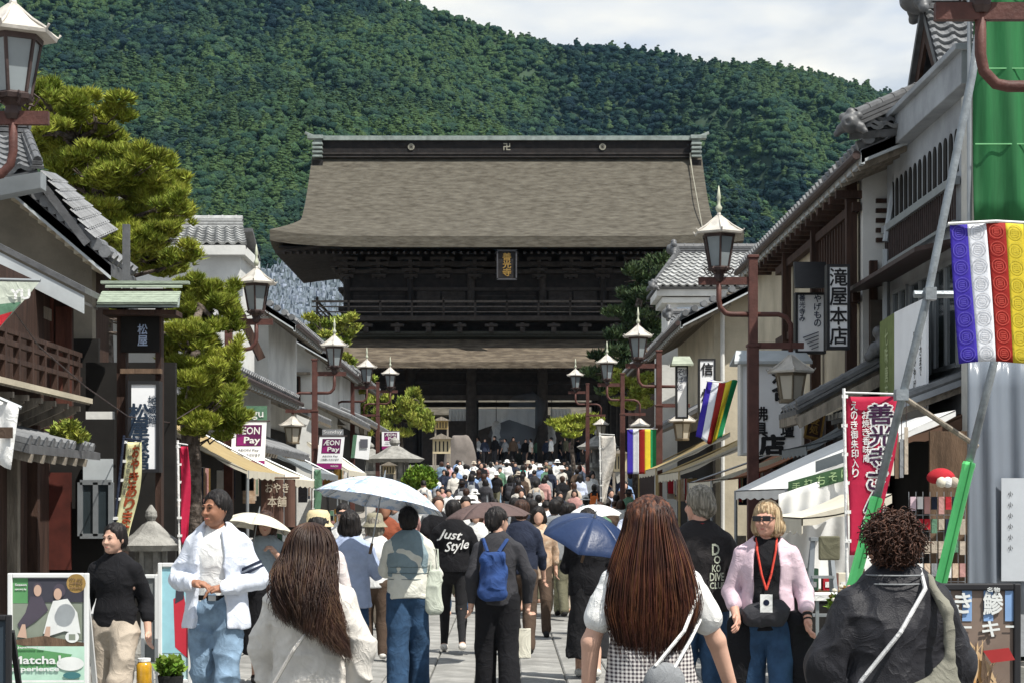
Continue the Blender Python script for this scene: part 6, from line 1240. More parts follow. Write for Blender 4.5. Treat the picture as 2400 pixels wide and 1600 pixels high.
# --- pair under the patterned umbrella
J = pose(.25, elR=(.25, .06, 1.12), wrR=(.17, .20, 1.12))
person('woman with black bob in a loose blue shirt over dark jeans', at(820, 16.3), -.08, 1.57, J, top=top_prims(J, .03, 'long', .80, 1.02, 1.35, flare=.02), mt=fabric('washed_blue_shirt', (.36, .43, .60)), bot=pants_prims(J, 'straight'), mb_=C_ddenim, hair='bob', shoes=C_shoe, h=.0095, amp=.009)
J = pose(-.2, elR=(.24, .02, 1.10), wrR=(.20, .14, .95), elL=(-.20, .12, 1.13), wrL=(-.12, .22, 1.22))
pc, sc = person('woman in grey-blue vest with cream sleeves and wide blue jeans holding the patterned umbrella', at(957, 16.0), .1, 1.60, J, top=top_prims(J, .030, 'long', .885, 1.05, 1.35), mt=fabric('cream_knit', (.62, .62, .55)), bot=pants_prims(J, 'wide'), mb_=C_ddenim, hair='short', shoes=C_shoe, h=.0085, amp=.007, curl=(1.3, .5), ampb=.008)
V, Fc = sdf_mesh(scl(torso(.037, 1.04) + [cap((-.10, 0, 1.38), (.07, 0, 1.38), .064, k=.04), half((.085, 0, 0), (1, .0, -.12)), half((0, 0, .93), (0, 0, -1))], sc), .009, amp=.004); link_mesh('vest', np_mesh('vest', V, Fc, True, C_vest), None, pc)
for k in range(5): b = MB(); b.lathe((0, 0, (1.0 + k * .055) * sc), [(.191 * sc, 0), (.191 * sc, .005)], 26); b.v = [Vector((v.x, v.y / 1.38, v.z)) for v in b.v]; b.build('knit_stripe', fabric('dark_knit_stripe', (.12, .16, .17)), pc, local=True)
tb = thing('tote_bag', 'pale sage cotton tote hanging from the cream-sleeved arm', 'bag', (at(1017, 15.95)[0], 15.95, .75)); V, Fc = sdf_mesh([cap((0, 0, .0), (0, 0, .30), .055, .045, (.75, 1.6, 1))], .01, amp=.012, nf=(9, 9, 7)); link_mesh('bag_body', np_mesh('bag_body', V, Fc, True, C_sage), None, tb); b = MB(); b.tube([(-.03, 0, .32), (-.02, .03, .50), (.03, .03, .50), (.04, 0, .32)], .008, 5); b.build('handle', C_sage, tb, local=True)
mu = mat('blue_white_patterned_umbrella', (.66, .70, .76), .6, .05, 16, col2=(.34, .46, .64), c2pos=(.51, .565))
umbrella('large pale blue umbrella printed with small motifs shared by two women', P(900, 1120, 15.6), .535, mu, (-.05, .20), .3, shaft=.55, dome=.34)
# --- people around
J = pose(.1); q_, sc = person('older woman in an olive bucket hat between the umbrella pair', at(878, 19.5), 0, 1.50, J, top=top_prims(J, .02, 'long', .85), mt=C_white, bot=pants_prims(J), mb_=C_brown, hair='bob', mh=H_grey, shoes=C_shoe, h=.014); hatmesh(q_, J['head'] + np.array([0, 0, .045]), sc, fabric('olive_hat', (.27, .25, .18)), .155, .10, .06)
J = pose(.2); person('woman in dark glasses and white top walking towards us under the patterned umbrella rim', at(805, 22), PI, 1.62, J, top=top_prims(J, .02, 'short', .9), mt=C_white, bot=pants_prims(J), mb_=C_brown, hair='bun', shoes=C_dshoe, h=.012, showface=True, glasses=True)
J = pose(.2); person('man in a rust shirt seen behind the umbrella handle', at(903, 24), PI, 1.66, J, skin=M_skin2, top=top_prims(J, .02, 'short', .9), mt=fabric('rust_shirt', (.22, .06, .03)), bot=pants_prims(J), mb_=C_beige, hair='short', shoes=C_dshoe, h=.014)
# --- black sweatshirt with script on the back
J = pose(.45, elL=(-.26, .05, 1.12), elR=(.26, .02, 1.12), wrL=(-.24, .14, .98), wrR=(.22, .14, .96))
js, sc = person('man in black sweatshirt with large white script across the back', at(1062, 20.4), .03, 1.66, J, top=top_prims(J, .035, 'long', .90, 1.06, 1.45), mt=C_black, bot=pants_prims(J, 'slim'), mb_=fabric('black_jeans', (.014, .014, .016)), hair='short', shoes=C_shoe, h=.010, amp=.006)
def on_back(root, sc, items, m, R0=.200, ysq=1.44, zc=1.2, name='lettering'):
    b = MB()
    for tx, x, z, w_, h_, tilt_, sh_ in items: write(b, tx, (x, 0, z), w_, h_, right=(math.cos(tilt_), 0, math.sin(tilt_)), up=(-math.sin(tilt_), 0, math.cos(tilt_)), bold=.02, shear=sh_)
    for v in b.v: v.y = -(math.sqrt(max(R0 ** 2 - v.x ** 2, .0004)) / ysq + .010); 
    b.v = [v * sc for v in b.v]; return b.build(name, m, root, local=True)
on_back(js, sc, [('Just', -.03, 1.31, .24, .13, -.1, .4), ('Style', .045, 1.19, .26, .13, .15, .45)], C_white, R0=.207)
umbrella('plain brown umbrella over the man in the black sweatshirt', P(1142, 1176, 18.8), .43, fabric('brown_umbrella', (.11, .075, .07), var=.05), (.02, -.06), .2, shaft=.5, dome=.30)
# --- backpack
J = pose(.12, elR=(.27, -.02, 1.10), wrR=(.27, .06, .86))
bp_, sc = person('person in black jacket and wide black trousers with a blue backpack', at(1166, 15.5), .05, 1.60, J, top=top_prims(J, .028, 'long', .86, 1.0, 1.3), mt=C_char, bot=pants_prims(J, 'wide'), mb_=C_black, hair='short', shoes=C_dshoe, h=.0085, yaw=-.9, showface=True, amp=.008, curl=(.5, 1.1))
V, Fc = sdf_mesh(scl([cap((-.05, -.21, 1.02), (-.045, -.20, 1.22), .115, .10, (.9, 1.3, 1), k=.04), cap((-.12, -.26, .96), (.03, -.26, .96), .055, k=.03), ell((-.05, -.27, 1.05), (.085, .05, .07), .02), cap((-.11, -.22, 1.27), (.02, -.22, 1.27), .05, k=.03)], sc), .008, amp=.012, nf=(13, 13, 11), warp=.02); link_mesh('backpack', np_mesh('backpack', V, Fc, True, C_bag), None, bp_)
b = MB(); b.tube([(.0, -.20, 1.32 * sc), (.07, -.10, 1.42 * sc), (.10, .02, 1.44 * sc), (.12, .1, 1.34 * sc)], .016, 6); b.tube([(-.09, -.20, 1.32 * sc), (-.12, -.08, 1.43 * sc), (-.13, .04, 1.42 * sc)], .016, 6); b.build('shoulder_strap', C_bag, bp_, local=True)
sb_ = thing('shopping_bag', 'cream paper shopping bag held by the backpack wearer', 'bag', P(1223, 1540, 15.6)); b = MB(); w_, h_ = S(42, 15.6), S(68, 15.6); b.prism([(-w_ / 2, -.04, 0), (w_ / 2, -.04, 0), (w_ / 2, -.02, h_), (-w_ / 2, -.02, h_)], (0, .07, 0)); b.build('bag_body', fabric('cream_paper', (.62, .60, .50)), sb_, local=True, bevel=.004); b = MB(); b.tube([(-.03, 0, h_), (-.015, 0, h_ + .085), (.015, 0, h_ + .085), (.03, 0, h_)], .004, 5); b.build('handle', C_brown, sb_, local=True)
# --- group further on
J = pose(.3); person('person in navy top and brown trousers just right of the backpack wearer', at(1222, 20.0), -.1, 1.66, J, top=top_prims(J, .02, '3q', .9), mt=C_navy, bot=pants_prims(J, 'straight'), mb_=C_brown, hair='short', mh=H_brown, shoes=C_dshoe, h=.012)
J = pose(.3, elR=(.2, .1, 1.12), wrR=(.1, .2, 1.2)); person('woman in tan patterned clothes coming down the middle of the street', at(1262, 23.0), PI, 1.58, J, top=top_prims(J, .03, '3q', .75, 1.0, 1.3), mt=C_tan, bot=pants_prims(J), mb_=C_brown, hair='bob', shoes=C_dshoe, h=.013)
J = pose(.5); person('walker in grey top and olive trousers beside the blue umbrella', at(1300, 26.2), .1, 1.66, J, top=top_prims(J, .025, 'long', .85), mt=C_gry, bot=pants_prims(J), mb_=C_olive, hair='short', shoes=C_dshoe, h=.013)
J = pose(.4); person('walker in white top and khaki print trousers behind the blue umbrella', at(1328, 26.8), .1, 1.62, J, top=top_prims(J, .025, 'short', .9), mt=C_white, bot=pants_prims(J), mb_=fabric('khaki_print', (.30, .29, .18), var=.4, vs=20), hair='bob', shoes=C_dshoe, h=.013)
# --- blue umbrella
J = pose(.3, elL=(-.22, .05, 1.12), wrL=(-.12, .14, 1.15))
person('person all in black beneath the tilted blue umbrella', at(1378, 17.5), -.1, 1.58, J, top=top_prims(J, .03, 'long', .84, 1.05, 1.35), mt=C_black, bot=skirt_prims(J, .22, .17, .22), mb_=fabric('black_skirt', (.016, .016, .018)), hair='bob', shoes=C_shoe, h=.010, ampb=.014, nfb=(9, 9, 2))
umbrella('glossy blue folding umbrella tilted towards us showing its ribs', P(1393, 1212, 16.6), .40, mat('blue_umbrella_cloth', (.016, .032, .085), .4, .15, 3, .3, 14), (.42, .12), .35, shaft=.35, dome=.46, n=6)
umbrella('white umbrella edge showing behind the blue one', P(1398, 1182, 22.0), .30, C_white, (.1, 0), .2, shaft=.5, dome=.3)
# --- long auburn hair, gingham
J = pose(0, elR=(.285, .05, 1.10), wrR=(.36, .10, .88), elL=(-.25, -.01, 1.10), wrL=(-.26, .03, .87))
gg = checker('gingham_cloth', (.66, .63, .60), (.035, .025, .035), 62, 62)
pg, sc = person('woman with waist-length straight auburn hair in a black-and-white gingham vest', at(1524, 7.75), .03, 1.675, J, top=top_prims(J, .022, 'short', .88, .96, 1.12), mt=C_white, bot=pants_prims(J, 'straight'), mb_=C_ddenim, hair='long', mh=H_red, shoes=C_shoe, h=.0065, amp=.006)
V, Fc = sdf_mesh(scl(torso(.033, .97) + [cap((-.10, -.005, 1.385), (.10, -.005, 1.385), .062, k=.03), cap((0, 0, 1.0), (0, 0, .83), .185, .20, (1, 1.3, 1)), half((0, 0, .84), (0, 0, -1)), sub(ell((0, .0, 1.50), (.075, .08, .06)), .01)], sc), .0065, amp=.007, nf=(7, 7, 6), warp=.03); link_mesh('vest', np_mesh('vest', V, Fc, True, gg), None, pg)
hc2 = J['head'] * sc
def pth2(u, t, dep):
    a = PI * (.93 + 1.14 * u); rx, ry = .100, .115; k = min(t / .18, 1); ang = k * PI / 2; ox, oy = math.cos(a), math.sin(a)
    if t < .18: x = ox * rx * math.sin(ang); y = oy * ry * math.sin(ang); z = .130 * math.cos(ang)
    else:
        q = (t - .18) / .82; wd = 1 + .90 * math.sin(min(q * 1.35, 1) * PI / 2) - 1.5 * max(0, q - .6) ; x = ox * rx * wd; y = oy * ry * (1 - .25 * q) - .055 * math.sin(min(q * 1.6, 1) * PI / 2); z = -q * (.62 - .10 * abs(u - .5) * 2)
    return (hc2[0] + x * (1 - .15 * dep), hc2[1] - .012 + y * (1 - .15 * dep), hc2[2] + z)
strands(pg, 'hair_locks', HL_red, lambda R_: 0.01, pth2 , 5200, .0021, 6, wav=.006, seg=16)
V, Fc = sdf_mesh([cap((.04, -.17, .93), (.04, -.17, .78), .085, .09, (1, 1.8, 1))], .008); link_mesh('bag', np_mesh('bag', V, Fc, True, C_gry), None, pg); b = MB(); b.tube([(.0, -.19, 1.0), (.12, -.16, 1.14), (.20, -.05, 1.30), (.17, .05, 1.42)], .008, 5); b.tube([(.07, -.19, .98), (.15, -.13, 1.10), (.22, 0, 1.2)], .008, 5); b.build('bag_strap', C_white, pg, local=True)
# --- grey-haired man with printed tee
J = pose(.1, elR=(.25, .0, 1.10), wrR=(.26, .06, .88)); pd_, sc = person('grey-haired man in a black tee with a pale vertical print on the back', at(1640, 12.5), .12, 1.755, J, skin=M_skin3, top=top_prims(J, .026, 'short', .90, 1.03, 1.35), mt=fabric('faded_black_tee', (.020, .018, .019)), bot=pants_prims(J), mb_=C_ddenim, hair='short', mh=H_grey, shoes=C_shoe, h=.008, yaw=.5, showface=True)
on_back(pd_, sc, [('D', .075, 1.30, .05, .07, 0, 0), ('O', .085, 1.235, .045, .05, 0, 0), ('KO', .08, 1.18, .06, .045, 0, 0), ('DIVE', .085, 1.125, .10, .05, 0, 0), ('CLUB', .09, 1.07, .11, .04, 0, 0)], fabric('pale_print', (.45, .48, .38)), R0=.190)
b = MB(); b.lathe((0, -.012, 1.455 * sc), [(.066, 0), (.064, .012)], 16); b.build('lanyard', C_red, pd_, local=True)
# --- blonde woman, lanyard
J = pose(.15, elL=(-.25, -.02, 1.10), wrL=(-.27, .12, .92), elR=(.24, -.03, 1.1), wrR=(.20, .14, .95))
pl_, sc = person('blonde woman in sunglasses and lilac cardigan with a red lanyard and badge', at(1797, 12.2), PI - .15, 1.655, J, skin=M_skin3, top=top_prims(J, .006, 'none', .85), mt=C_black, bot=pants_prims(J, 'straight'), mb_=C_ddenim, hair='bob', mh=H_blond, shoes=C_dshoe, h=.008, yaw=-.3, showface=True, glasses=True, curl=(.5, .6), brow=H_blond)
op = top_prims(J, .024, '3q', .88, 1.0, 1.2) + [sub(cap((0, .16, 1.5), (0, .20, .82), .090, .105, (1, .55, 1)), .01), sub(ell((0, .04, 1.46), (.09, .10, .05)), .01)]
V, Fc = sdf_mesh(scl(op, sc), .008, amp=.006, nf=(8, 8, 7), warp=.03, seed=8); link_mesh('cardigan', np_mesh('cardigan', V, Fc, True, C_lilac), None, pl_)
V, Fc = sdf_mesh(scl([cap((-.08, .15, .97), (.09, .15, .95), .075, .07, (1, 1.3, .9), k=.03)], sc), .008, amp=.008); link_mesh('waist_bag', np_mesh('waist_bag', V, Fc, True, C_char), None, pl_)
V, Fc = sdf_mesh(scl([cap((-.20, .04, .92), (-.25, .02, .50), .075, .10, (1, 1.2, 1), k=.04), cap((.16, .05, .90), (.20, .0, .45), .085, .10, (1, 1.2, 1), k=.04)], sc), .010, amp=.018, nf=(9, 9, 4)); link_mesh('tied_jacket', np_mesh('tied_jacket', V, Fc, True, C_black), None, pl_)
b = MB(); b.tube([(-.065, .02, 1.46 * sc), (-.060, .10, 1.38 * sc), (-.03, .135, 1.22 * sc), (0, .15, 1.12 * sc)], .008, 5); b.tube([(.065, .02, 1.46 * sc), (.060, .10, 1.38 * sc), (.03, .135, 1.22 * sc), (0, .15, 1.12 * sc)], .008, 5); b.build('lanyard', fabric('red_lanyard', (.55, .06, .04)), pl_, local=True)
b = MB(); b.box((0, .20, 1.035 * sc), (.078, .008, .115)); bd = b.build('badge', C_white, pl_, local=True); b = MB(); b.lathe((0, .207, 1.04 * sc), [(.02, 0), (.02, .001)], 12); b.v = [Vector((v.x, .2055, 1.04 * sc + (v.y - .207))) for v in b.v]; b.build('badge_emblem', M_bluink, bd, local=True)
b = MB(); a_ = Vector(J['wrL'] * sc); d_ = Vector(J['elL'] * sc) - a_; d_.normalize(); b.tube([a_ + d_ * .03, a_ + d_ * .05], .034, 10); b.tube([a_ + d_ * .0, a_ + d_ * .010], .031, 10); b.build('bracelet', C_dshoe, pl_, local=True)
# --- curly-haired person in black jacket, foreground right
J = pose(0, elL=(-.27, .02, 1.10), elR=(.27, .02, 1.10))
tp = top_prims(J, .045, 'long', .80, 1.08, 1.65) + [cap((-.07, -.035, 1.445), (.07, -.035, 1.445), .042, k=.02), cap((-.08, .0, 1.44), (-.04, .07, 1.42), .038, k=.02), cap((.08, 0, 1.44), (.04, .07, 1.42), .038, k=.02)]
pk, sc = person('curly brown-haired person in a puffy black jacket with pale bag straps', at(2092, 7.2), .12, 1.60, J, skin=M_skin2, top=tp, mt=fabric('black_nylon_jacket', (.016, .016, .020), rough=.55, vs=3, var=.3), bot=pants_prims(J), mb_=C_black, hair='short', mh=H_curl, shoes=C_dshoe, h=.0065, amp=.013, nft=(7, 7, 6), yaw=.45, showface=True)
R_ = np.random.RandomState(5); hc3 = J['head'] * sc; V = []; Fc = []; n_ = 0
for i in range(900):
    d = R_.normal(size=3); d /= np.linalg.norm(d); d[2] = d[2] * .9 + .15; dw = Rz(-.45) @ d
    if dw[1] > .45 and d[2] < .25: continue
    if d[2] < -.72: continue
    c0 = hc3 + np.array([0, -.025, .02]) + d * np.array([.096, .112, .110]) * R_.uniform(.9, 1.08); ax = R_.normal(size=3) * .5 + d * .2 + np.array([0, 0, -.7]); ax /= np.linalg.norm(ax); e1 = np.cross(ax, d); e1 /= np.linalg.norm(e1) + 1e-6; e2 = np.cross(ax, e1); ph = R_.rand() * 6; rr = R_.uniform(.005, .012)
    pts = [c0 + ax * (.006 * k) + rr * (e1 * math.cos(ph + k * .85) + e2 * math.sin(ph + k * .85)) for k in range(10)]
    b = MB(); b.tube(pts, [.0042 * (1 - .06 * k) for k in range(10)], 3, caps=False); V += [tuple(v) for v in b.v]; Fc += [tuple(q + n_ for q in f) for f in b.f]; n_ = len(V)
link_mesh('hair_curls', np_mesh('hair_curls', np.array(V), np.array(Fc), True, H_curl), None, pk)
b = MB(); b.tube([(.10, -.03, 1.49 * sc), (.07, -.17, 1.42 * sc), (-.05, -.235, 1.25 * sc), (-.19, -.21, 1.06 * sc), (-.23, -.17, .95 * sc)], .0085, 6); b.build('silver_strap', fabric('silver_strap', (.55, .55, .55), rough=.4), pk, local=True)
V, Fc = sdf_mesh(scl([cap((.13, -.05, 1.45), (.17, -.175, 1.33), .022, k=.01), cap((.17, -.175, 1.33), (.17, -.20, 1.15), .02, k=.02), cap((.165, -.20, 1.15), (.12, -.20, .92), .02, .12, (1, 1.9, 1), k=.02), cap((.10, -.2, .95), (.02, -.2, .80), .12, .13, (1, 1.9, 1))], sc), .007, amp=.006); link_mesh('sling_bag', np_mesh('sling_bag', V, Fc, True, fabric('grey_olive_canvas', (.19, .185, .15))), None, pk)
for z in (1.435, 1.47): b = MB(); b.tube([(.115 * math.cos(a), -.02 + .105 * math.sin(a), z * sc) for a in np.linspace(PI * 1.02, PI * 1.98, 12)], .003, 4); b.build('collar_piping', C_gry, pk, local=True)

# ---------------------------------------------------------------- the crowd further up the street
PROTO = {}
def pmesh(kind, prims, h=.026, **k):
    if kind not in PROTO:
        V, Fc = sdf_mesh(prims, h, **k); PROTO[kind] = np_mesh(kind.split('-')[0], V, Fc, True)
        PROTO[kind].materials.append(C_gry)
    return PROTO[kind]
def crowd_person(label, x, y, H, rz, v, mt, mb_, mh, hat=None, bag=None, skin=None, z=None, dress=False):
    Js = pose((.35, -.35, .1, .5)[v]); r = thing('person', label, 'person', (x, y, gz(y) if z is None else z), rz); s = H / 1.70; r.scale = (s, s, s)
    def add(name, me, m):
        o = bpy.data.objects.new(name, me); COL.objects.link(o); o.parent = r; o.material_slots[0].link = 'OBJECT'; o.material_slots[0].material = m; return o
    body = torso(0, .96) + [cap(Js['shL'], Js['shR'], .052), cap(Js['neck'], Js['head'], .055)] + arm(Js, 'L', 1) + arm(Js, 'R', 1) + leg(Js, 'L', 1) + leg(Js, 'R', 1) + foot(Js, 'L', .01) + foot(Js, 'R', .01) + head_prims(Js['head'], 0, False) + [ell(Js['wr' + q] + np.array([0, .01, -.07]), (.025, .035, .07)) for q in 'LR']
    add('body', pmesh('body-%d' % v, body, .022), skin or M_skin)
    sl = ('short', 'long', '3q', 'long')[v]; add('top', pmesh('top-%d' % v, top_prims(Js, .03, sl, .86 if not dress else .86, 1.04, 1.35), .022, amp=.008, nf=(7, 7, 6)), mt)
    add('trousers' if not dress else 'skirt', pmesh('trousers-%d' % v, pants_prims(Js, 'straight'), .022, amp=.008) if not dress else pmesh('skirt-0', skirt_prims(Js, .35), .022, amp=.012), mb_)
    hs = ('short', 'bob', 'long', 'bun')[(v + (1 if dress else 0)) % 4]; add('hair', pmesh('hair-' + hs, hair_prims(Js['head'], 0, hs), .014), mh)
    if hat is not None:
        if 'hat-0' not in PROTO:
            b = MB(); b.lathe(Vector(Js['head']) + Vector((0, 0, .05)), [(.17, -.04), (.167, -.03), (.105, .012), (.10, .08), (.07, .11), (.01, .118)], 14); PROTO['hat-0'] = b.mesh('hat', smooth=True); PROTO['hat-0'].materials.append(C_gry)
        add('hat', PROTO['hat-0'], hat)
    if bag is not None: add('backpack', pmesh('backpack-0', [cap((0, -.20, 1.05), (0, -.19, 1.25), .13, .11, (.9, 1.4, 1)), ell((0, -.27, 1.08), (.1, .05, .09)), cap((-.09, -.1, 1.42), (-.1, -.17, 1.25), .025), cap((.09, -.1, 1.42), (.1, -.17, 1.25), .025)], .022, amp=.01, nf=(10, 10, 10)), bag)
    return r
CN = {'white': C_white, 'black': C_black, 'navy': C_navy, 'grey': C_gry, 'beige': C_beige, 'cream': C_ow, 'pale blue': C_bshirt, 'brown': C_brown, 'charcoal': C_char, 'green': C_green, 'dusty pink': C_pink, 'blue': C_blue, 'olive': C_olive, 'denim': C_denim, 'dark denim': C_ddenim, 'teal': C_teal, 'orange': C_orange, 'lilac': C_lilac}
spec = [  # px, depth, height, facing away?, pose, top, trousers, hat, bag, skirt
 (1225, 78, 1.66, 1, 1, 'teal', 'black', None, None, 0), (1393, 55, 1.65, 1, 0, 'black', 'navy', None, 'orange', 0), (1082, 47, 1.55, 1, 1, 'white', 'beige', 'white', None, 0), (1098, 45, 1.60, 1, 2, 'white', 'black', None, None, 1), (1160, 46, 1.60, 1, 3, 'white', 'black', None, None, 0),
 (1178, 43, 1.58, 1, 1, 'white', 'denim', None, None, 0), (1262, 47, 1.66, 1, 0, 'white', 'navy', None, 'black', 0), (1310, 45, 1.6, 1, 2, 'white', 'charcoal', None, 'grey', 0), (1345, 58, 1.6, 1, 1, 'beige', 'black', None, None, 1), (1318, 62, 1.68, 1, 0, 'black', 'black', None, None, 0),
 (1240, 36, 1.70, 1, 1, 'navy', 'black', None, None, 0), (1222, 52, 1.6, 0, 0, 'black', 'black', None, None, 0), (1280, 38, 1.64, 1, 3, 'white', 'black', None, 'black', 0), (1372, 50, 1.5, 1, 2, 'white', 'black', 'white', None, 0), (1020, 66, 1.62, 0, 1, 'white', 'blue', None, None, 0),
 (1048, 70, 1.64, 1, 0, 'navy', 'charcoal', None, None, 0), (1052, 52, 1.62, 0, 3, 'white', 'dusty pink', None, None, 0), (1070, 74, 1.68, 1, 2, 'blue', 'denim', None, None, 0), (1036, 56, 1.55, 0, 2, 'dusty pink', 'white', None, None, 1), (1090, 64, 1.66, 1, 3, 'black', 'grey', None, 'white', 0),
 (1110, 72, 1.6, 1, 1, 'cream', 'olive', 'cream', None, 0), (1128, 80, 1.7, 0, 0, 'black', 'navy', None, None, 0), (1138, 60, 1.64, 1, 1, 'charcoal', 'black', None, None, 0), (1150, 84, 1.66, 1, 2, 'white', 'denim', None, None, 0), (1172, 76, 1.62, 0, 3, 'green', 'black', None, None, 0),
 (1188, 82, 1.68, 1, 0, 'white', 'green', None, None, 0), (1196, 62, 1.7, 1, 1, 'black', 'grey', None, 'charcoal', 0), (1208, 88, 1.6, 0, 2, 'navy', 'grey', None, None, 1), (1252, 70, 1.66, 1, 3, 'charcoal', 'denim', None, None, 0), (1270, 82, 1.64, 1, 0, 'black', 'black', None, 'white', 0),
 (1290, 74, 1.62, 1, 1, 'navy', 'black', None, None, 0), (1306, 86, 1.7, 1, 2, 'white', 'beige', 'white', None, 0), (1328, 80, 1.6, 0, 3, 'black', 'brown', None, None, 0), (1352, 72, 1.66, 1, 0, 'brown', 'black', None, None, 0), (1378, 66, 1.6, 0, 1, 'white', 'grey', None, None, 1),
 (1410, 62, 1.62, 1, 2, 'charcoal', 'navy', None, None, 0), (1432, 52, 1.6, 0, 0, 'pale blue', 'denim', None, None, 0), (1455, 44, 1.66, 1, 1, 'white', 'black', None, None, 0), (1210, 40, 1.68, 1, 3, 'black', 'charcoal', None, None, 0), (1135, 42, 1.56, 1, 2, 'brown', 'black', None, None, 1),
 (1010, 44, 1.6, 0, 1, 'grey', 'black', None, None, 0), (1065, 38, 1.6, 0, 3, 'charcoal', 'brown', None, None, 0), (1190, 33, 1.55, 0, 0, 'cream', 'cream', None, None, 1), (1248, 30, 1.66, 1, 2, 'navy', 'olive', None, None, 0), (1340, 36, 1.6, 1, 0, 'cream', 'grey', None, None, 0),
 (1115, 92, 1.6, 1, 0, 'white', 'black', None, None, 0), (1165, 94, 1.66, 0, 1, 'grey', 'navy', None, None, 0), (1235, 95, 1.6, 1, 2, 'white', 'charcoal', None, None, 1), (1295, 93, 1.64, 1, 3, 'blue', 'beige', None, None, 0), (1050, 90, 1.6, 0, 0, 'lilac', 'white', None, None, 0),
 (1330, 94, 1.62, 1, 1, 'black', 'denim', None, None, 0), (1385, 88, 1.6, 1, 2, 'grey', 'black', None, None, 1), (1005, 78, 1.6, 1, 3, 'pale blue', 'white', None, None, 0), (1035, 84, 1.66, 1, 1, 'denim', 'black', None, None, 0), (985, 48, 1.62, 0, 2, 'white', 'brown', None, None, 0),
 (960, 40, 1.6, 0, 3, 'dusty pink', 'black', None, None, 0), (925, 34, 1.64, 0, 0, 'grey', 'denim', None, None, 0), (1500, 38, 1.6, 1, 0, 'white', 'olive', None, None, 0), (1540, 33, 1.66, 0, 1, 'charcoal', 'navy', None, None, 0), (1480, 30, 1.62, 1, 3, 'pale blue', 'black', None, None, 0), (1215, 60, 1.63, 1, 2, 'black', 'olive', None, None, 0)]
seen_lab = set(); rc = random.Random(21)
tops = ['white', 'black', 'navy', 'grey', 'beige', 'cream', 'pale blue', 'brown', 'charcoal', 'green', 'dusty pink', 'blue', 'olive', 'denim', 'black', 'white', 'white', 'black', 'navy']; bots = ['black', 'navy', 'grey', 'beige', 'denim', 'brown', 'charcoal', 'white', 'olive', 'black', 'dark denim']
combos = set((a[5], a[6], a[3], a[9]) for a in spec); tries = 0; placed = [((a[0] - VX) * a[1] / F, a[1]) for a in spec]
while len(spec) < 150 and tries < 6000:
    tries += 1; Y = rc.choice([rc.uniform(27, 45), rc.uniform(45, 70), rc.uniform(60, 98), rc.uniform(60, 98)]); x = rc.uniform(-3.2, 4.0) * (.55 if Y < 32 else .85 if Y < 50 else 1.0) + .6; px = VX + x * F / Y
    if any(abs(x - q[0]) < .55 and abs(Y - q[1]) < 1.3 for q in placed) or px < 985 or px > 1480: continue
    c_ = (rc.choice(tops), rc.choice(bots), int(rc.random() < .68), int(rc.random() < .2))
    if c_ in combos: continue
    combos.add(c_); placed.append((x, Y)); spec.append((px, Y, rc.uniform(1.52, 1.74), c_[2], rc.randint(0, 3), c_[0], c_[1], rc.choice([None] * 9 + ['white', 'beige', 'black']), rc.choice([None] * 5 + ['black', 'navy', 'grey']), c_[3]))
def where(px, Y):
    side = 'left side' if px < 1090 else 'middle' if px < 1290 else 'right side'
    return ('at the gate steps' if Y > 89 else 'in mid crowd' if Y > 58 else 'nearer us') + ', ' + side
for (px, Y, H, away, v, ct, cb_, hat, bag, sk) in spec:
    lab = 'person in %s top and %s %s%s%s%s' % (ct, cb_, 'skirt' if sk else 'trousers', ', %s backpack' % bag if bag else '', ', %s hat' % hat if hat else '', ' going away' if away else ' facing us')
    full = lab + ' ' + where(px, Y).split(',')[0]
    if full in seen_lab: full = lab + ' ' + where(px, Y).replace(',', '')
    if len(full.split()) > 16: full = lab.replace(' going away', '')
    seen_lab.add(full); x, y, z = at(px, Y)
    crowd_person(full, x, y, H, (0 if away else PI) + rc.uniform(-.3, .3), v, CN[ct], CN[cb_], rc.choice([H_black, H_black, H_brown]), CN.get(hat), CN.get(bag), z=z, dress=bool(sk))
def gzs(y):                       # height of the steps
    if y < 102.6: return 2.1
    i = min(7, int((y - 102.46) / .38)); return 2.0 + (i + 1) * .2
desc = ['white shirt', 'navy jacket', 'black coat', 'charcoal suit', 'grey top', 'brown jacket', 'pale blue shirt', 'black dress', 'cream top', 'dark green top', 'navy dress', 'white blouse', 'black suit', 'olive jacket', 'dusty pink top', 'black sweater', 'blue jacket', 'beige coat', 'charcoal dress', 'grey suit', 'white dress', 'black tee']
cl = [C_white, C_navy, C_black, C_char, C_gry, C_brown, C_bshirt, C_black, C_ow, C_green, C_navy, C_white, C_black, C_olive, C_pink, C_black, C_blue, C_beige, C_char, C_gry, C_white, C_black]
for k, (ds, m_) in enumerate(zip(desc, cl)):
    px = 1125 + k * 15.5 + rc.uniform(-5, 5); Y = rc.uniform(106.4, 108.8) if k % 3 else rc.uniform(110.5, 112.5); x = (px - VX) * Y / F
    crowd_person('distant person in %s standing on the gate platform' % ds, x, Y, rc.uniform(1.55, 1.75), rc.uniform(0, 6.28), k % 4, m_, rc.choice([C_black, C_navy, C_char]), H_black, z=3.6, dress='dress' in ds)
M_suit = C_char
umbrella('small white umbrella in front of the gate steps', P(1240, 1104, 84), .5, C_white, (.1, .1), shaft=.5)
umbrella('grey-blue umbrella beside the white one at the gate steps', P(1260, 1090, 92), .52, C_gry, (.1, 0), shaft=.5)
umbrella('white sunshade on the left of the gate steps', P(1132, 1048, 107), .35, C_white, (.3, .2), shaft=.5)
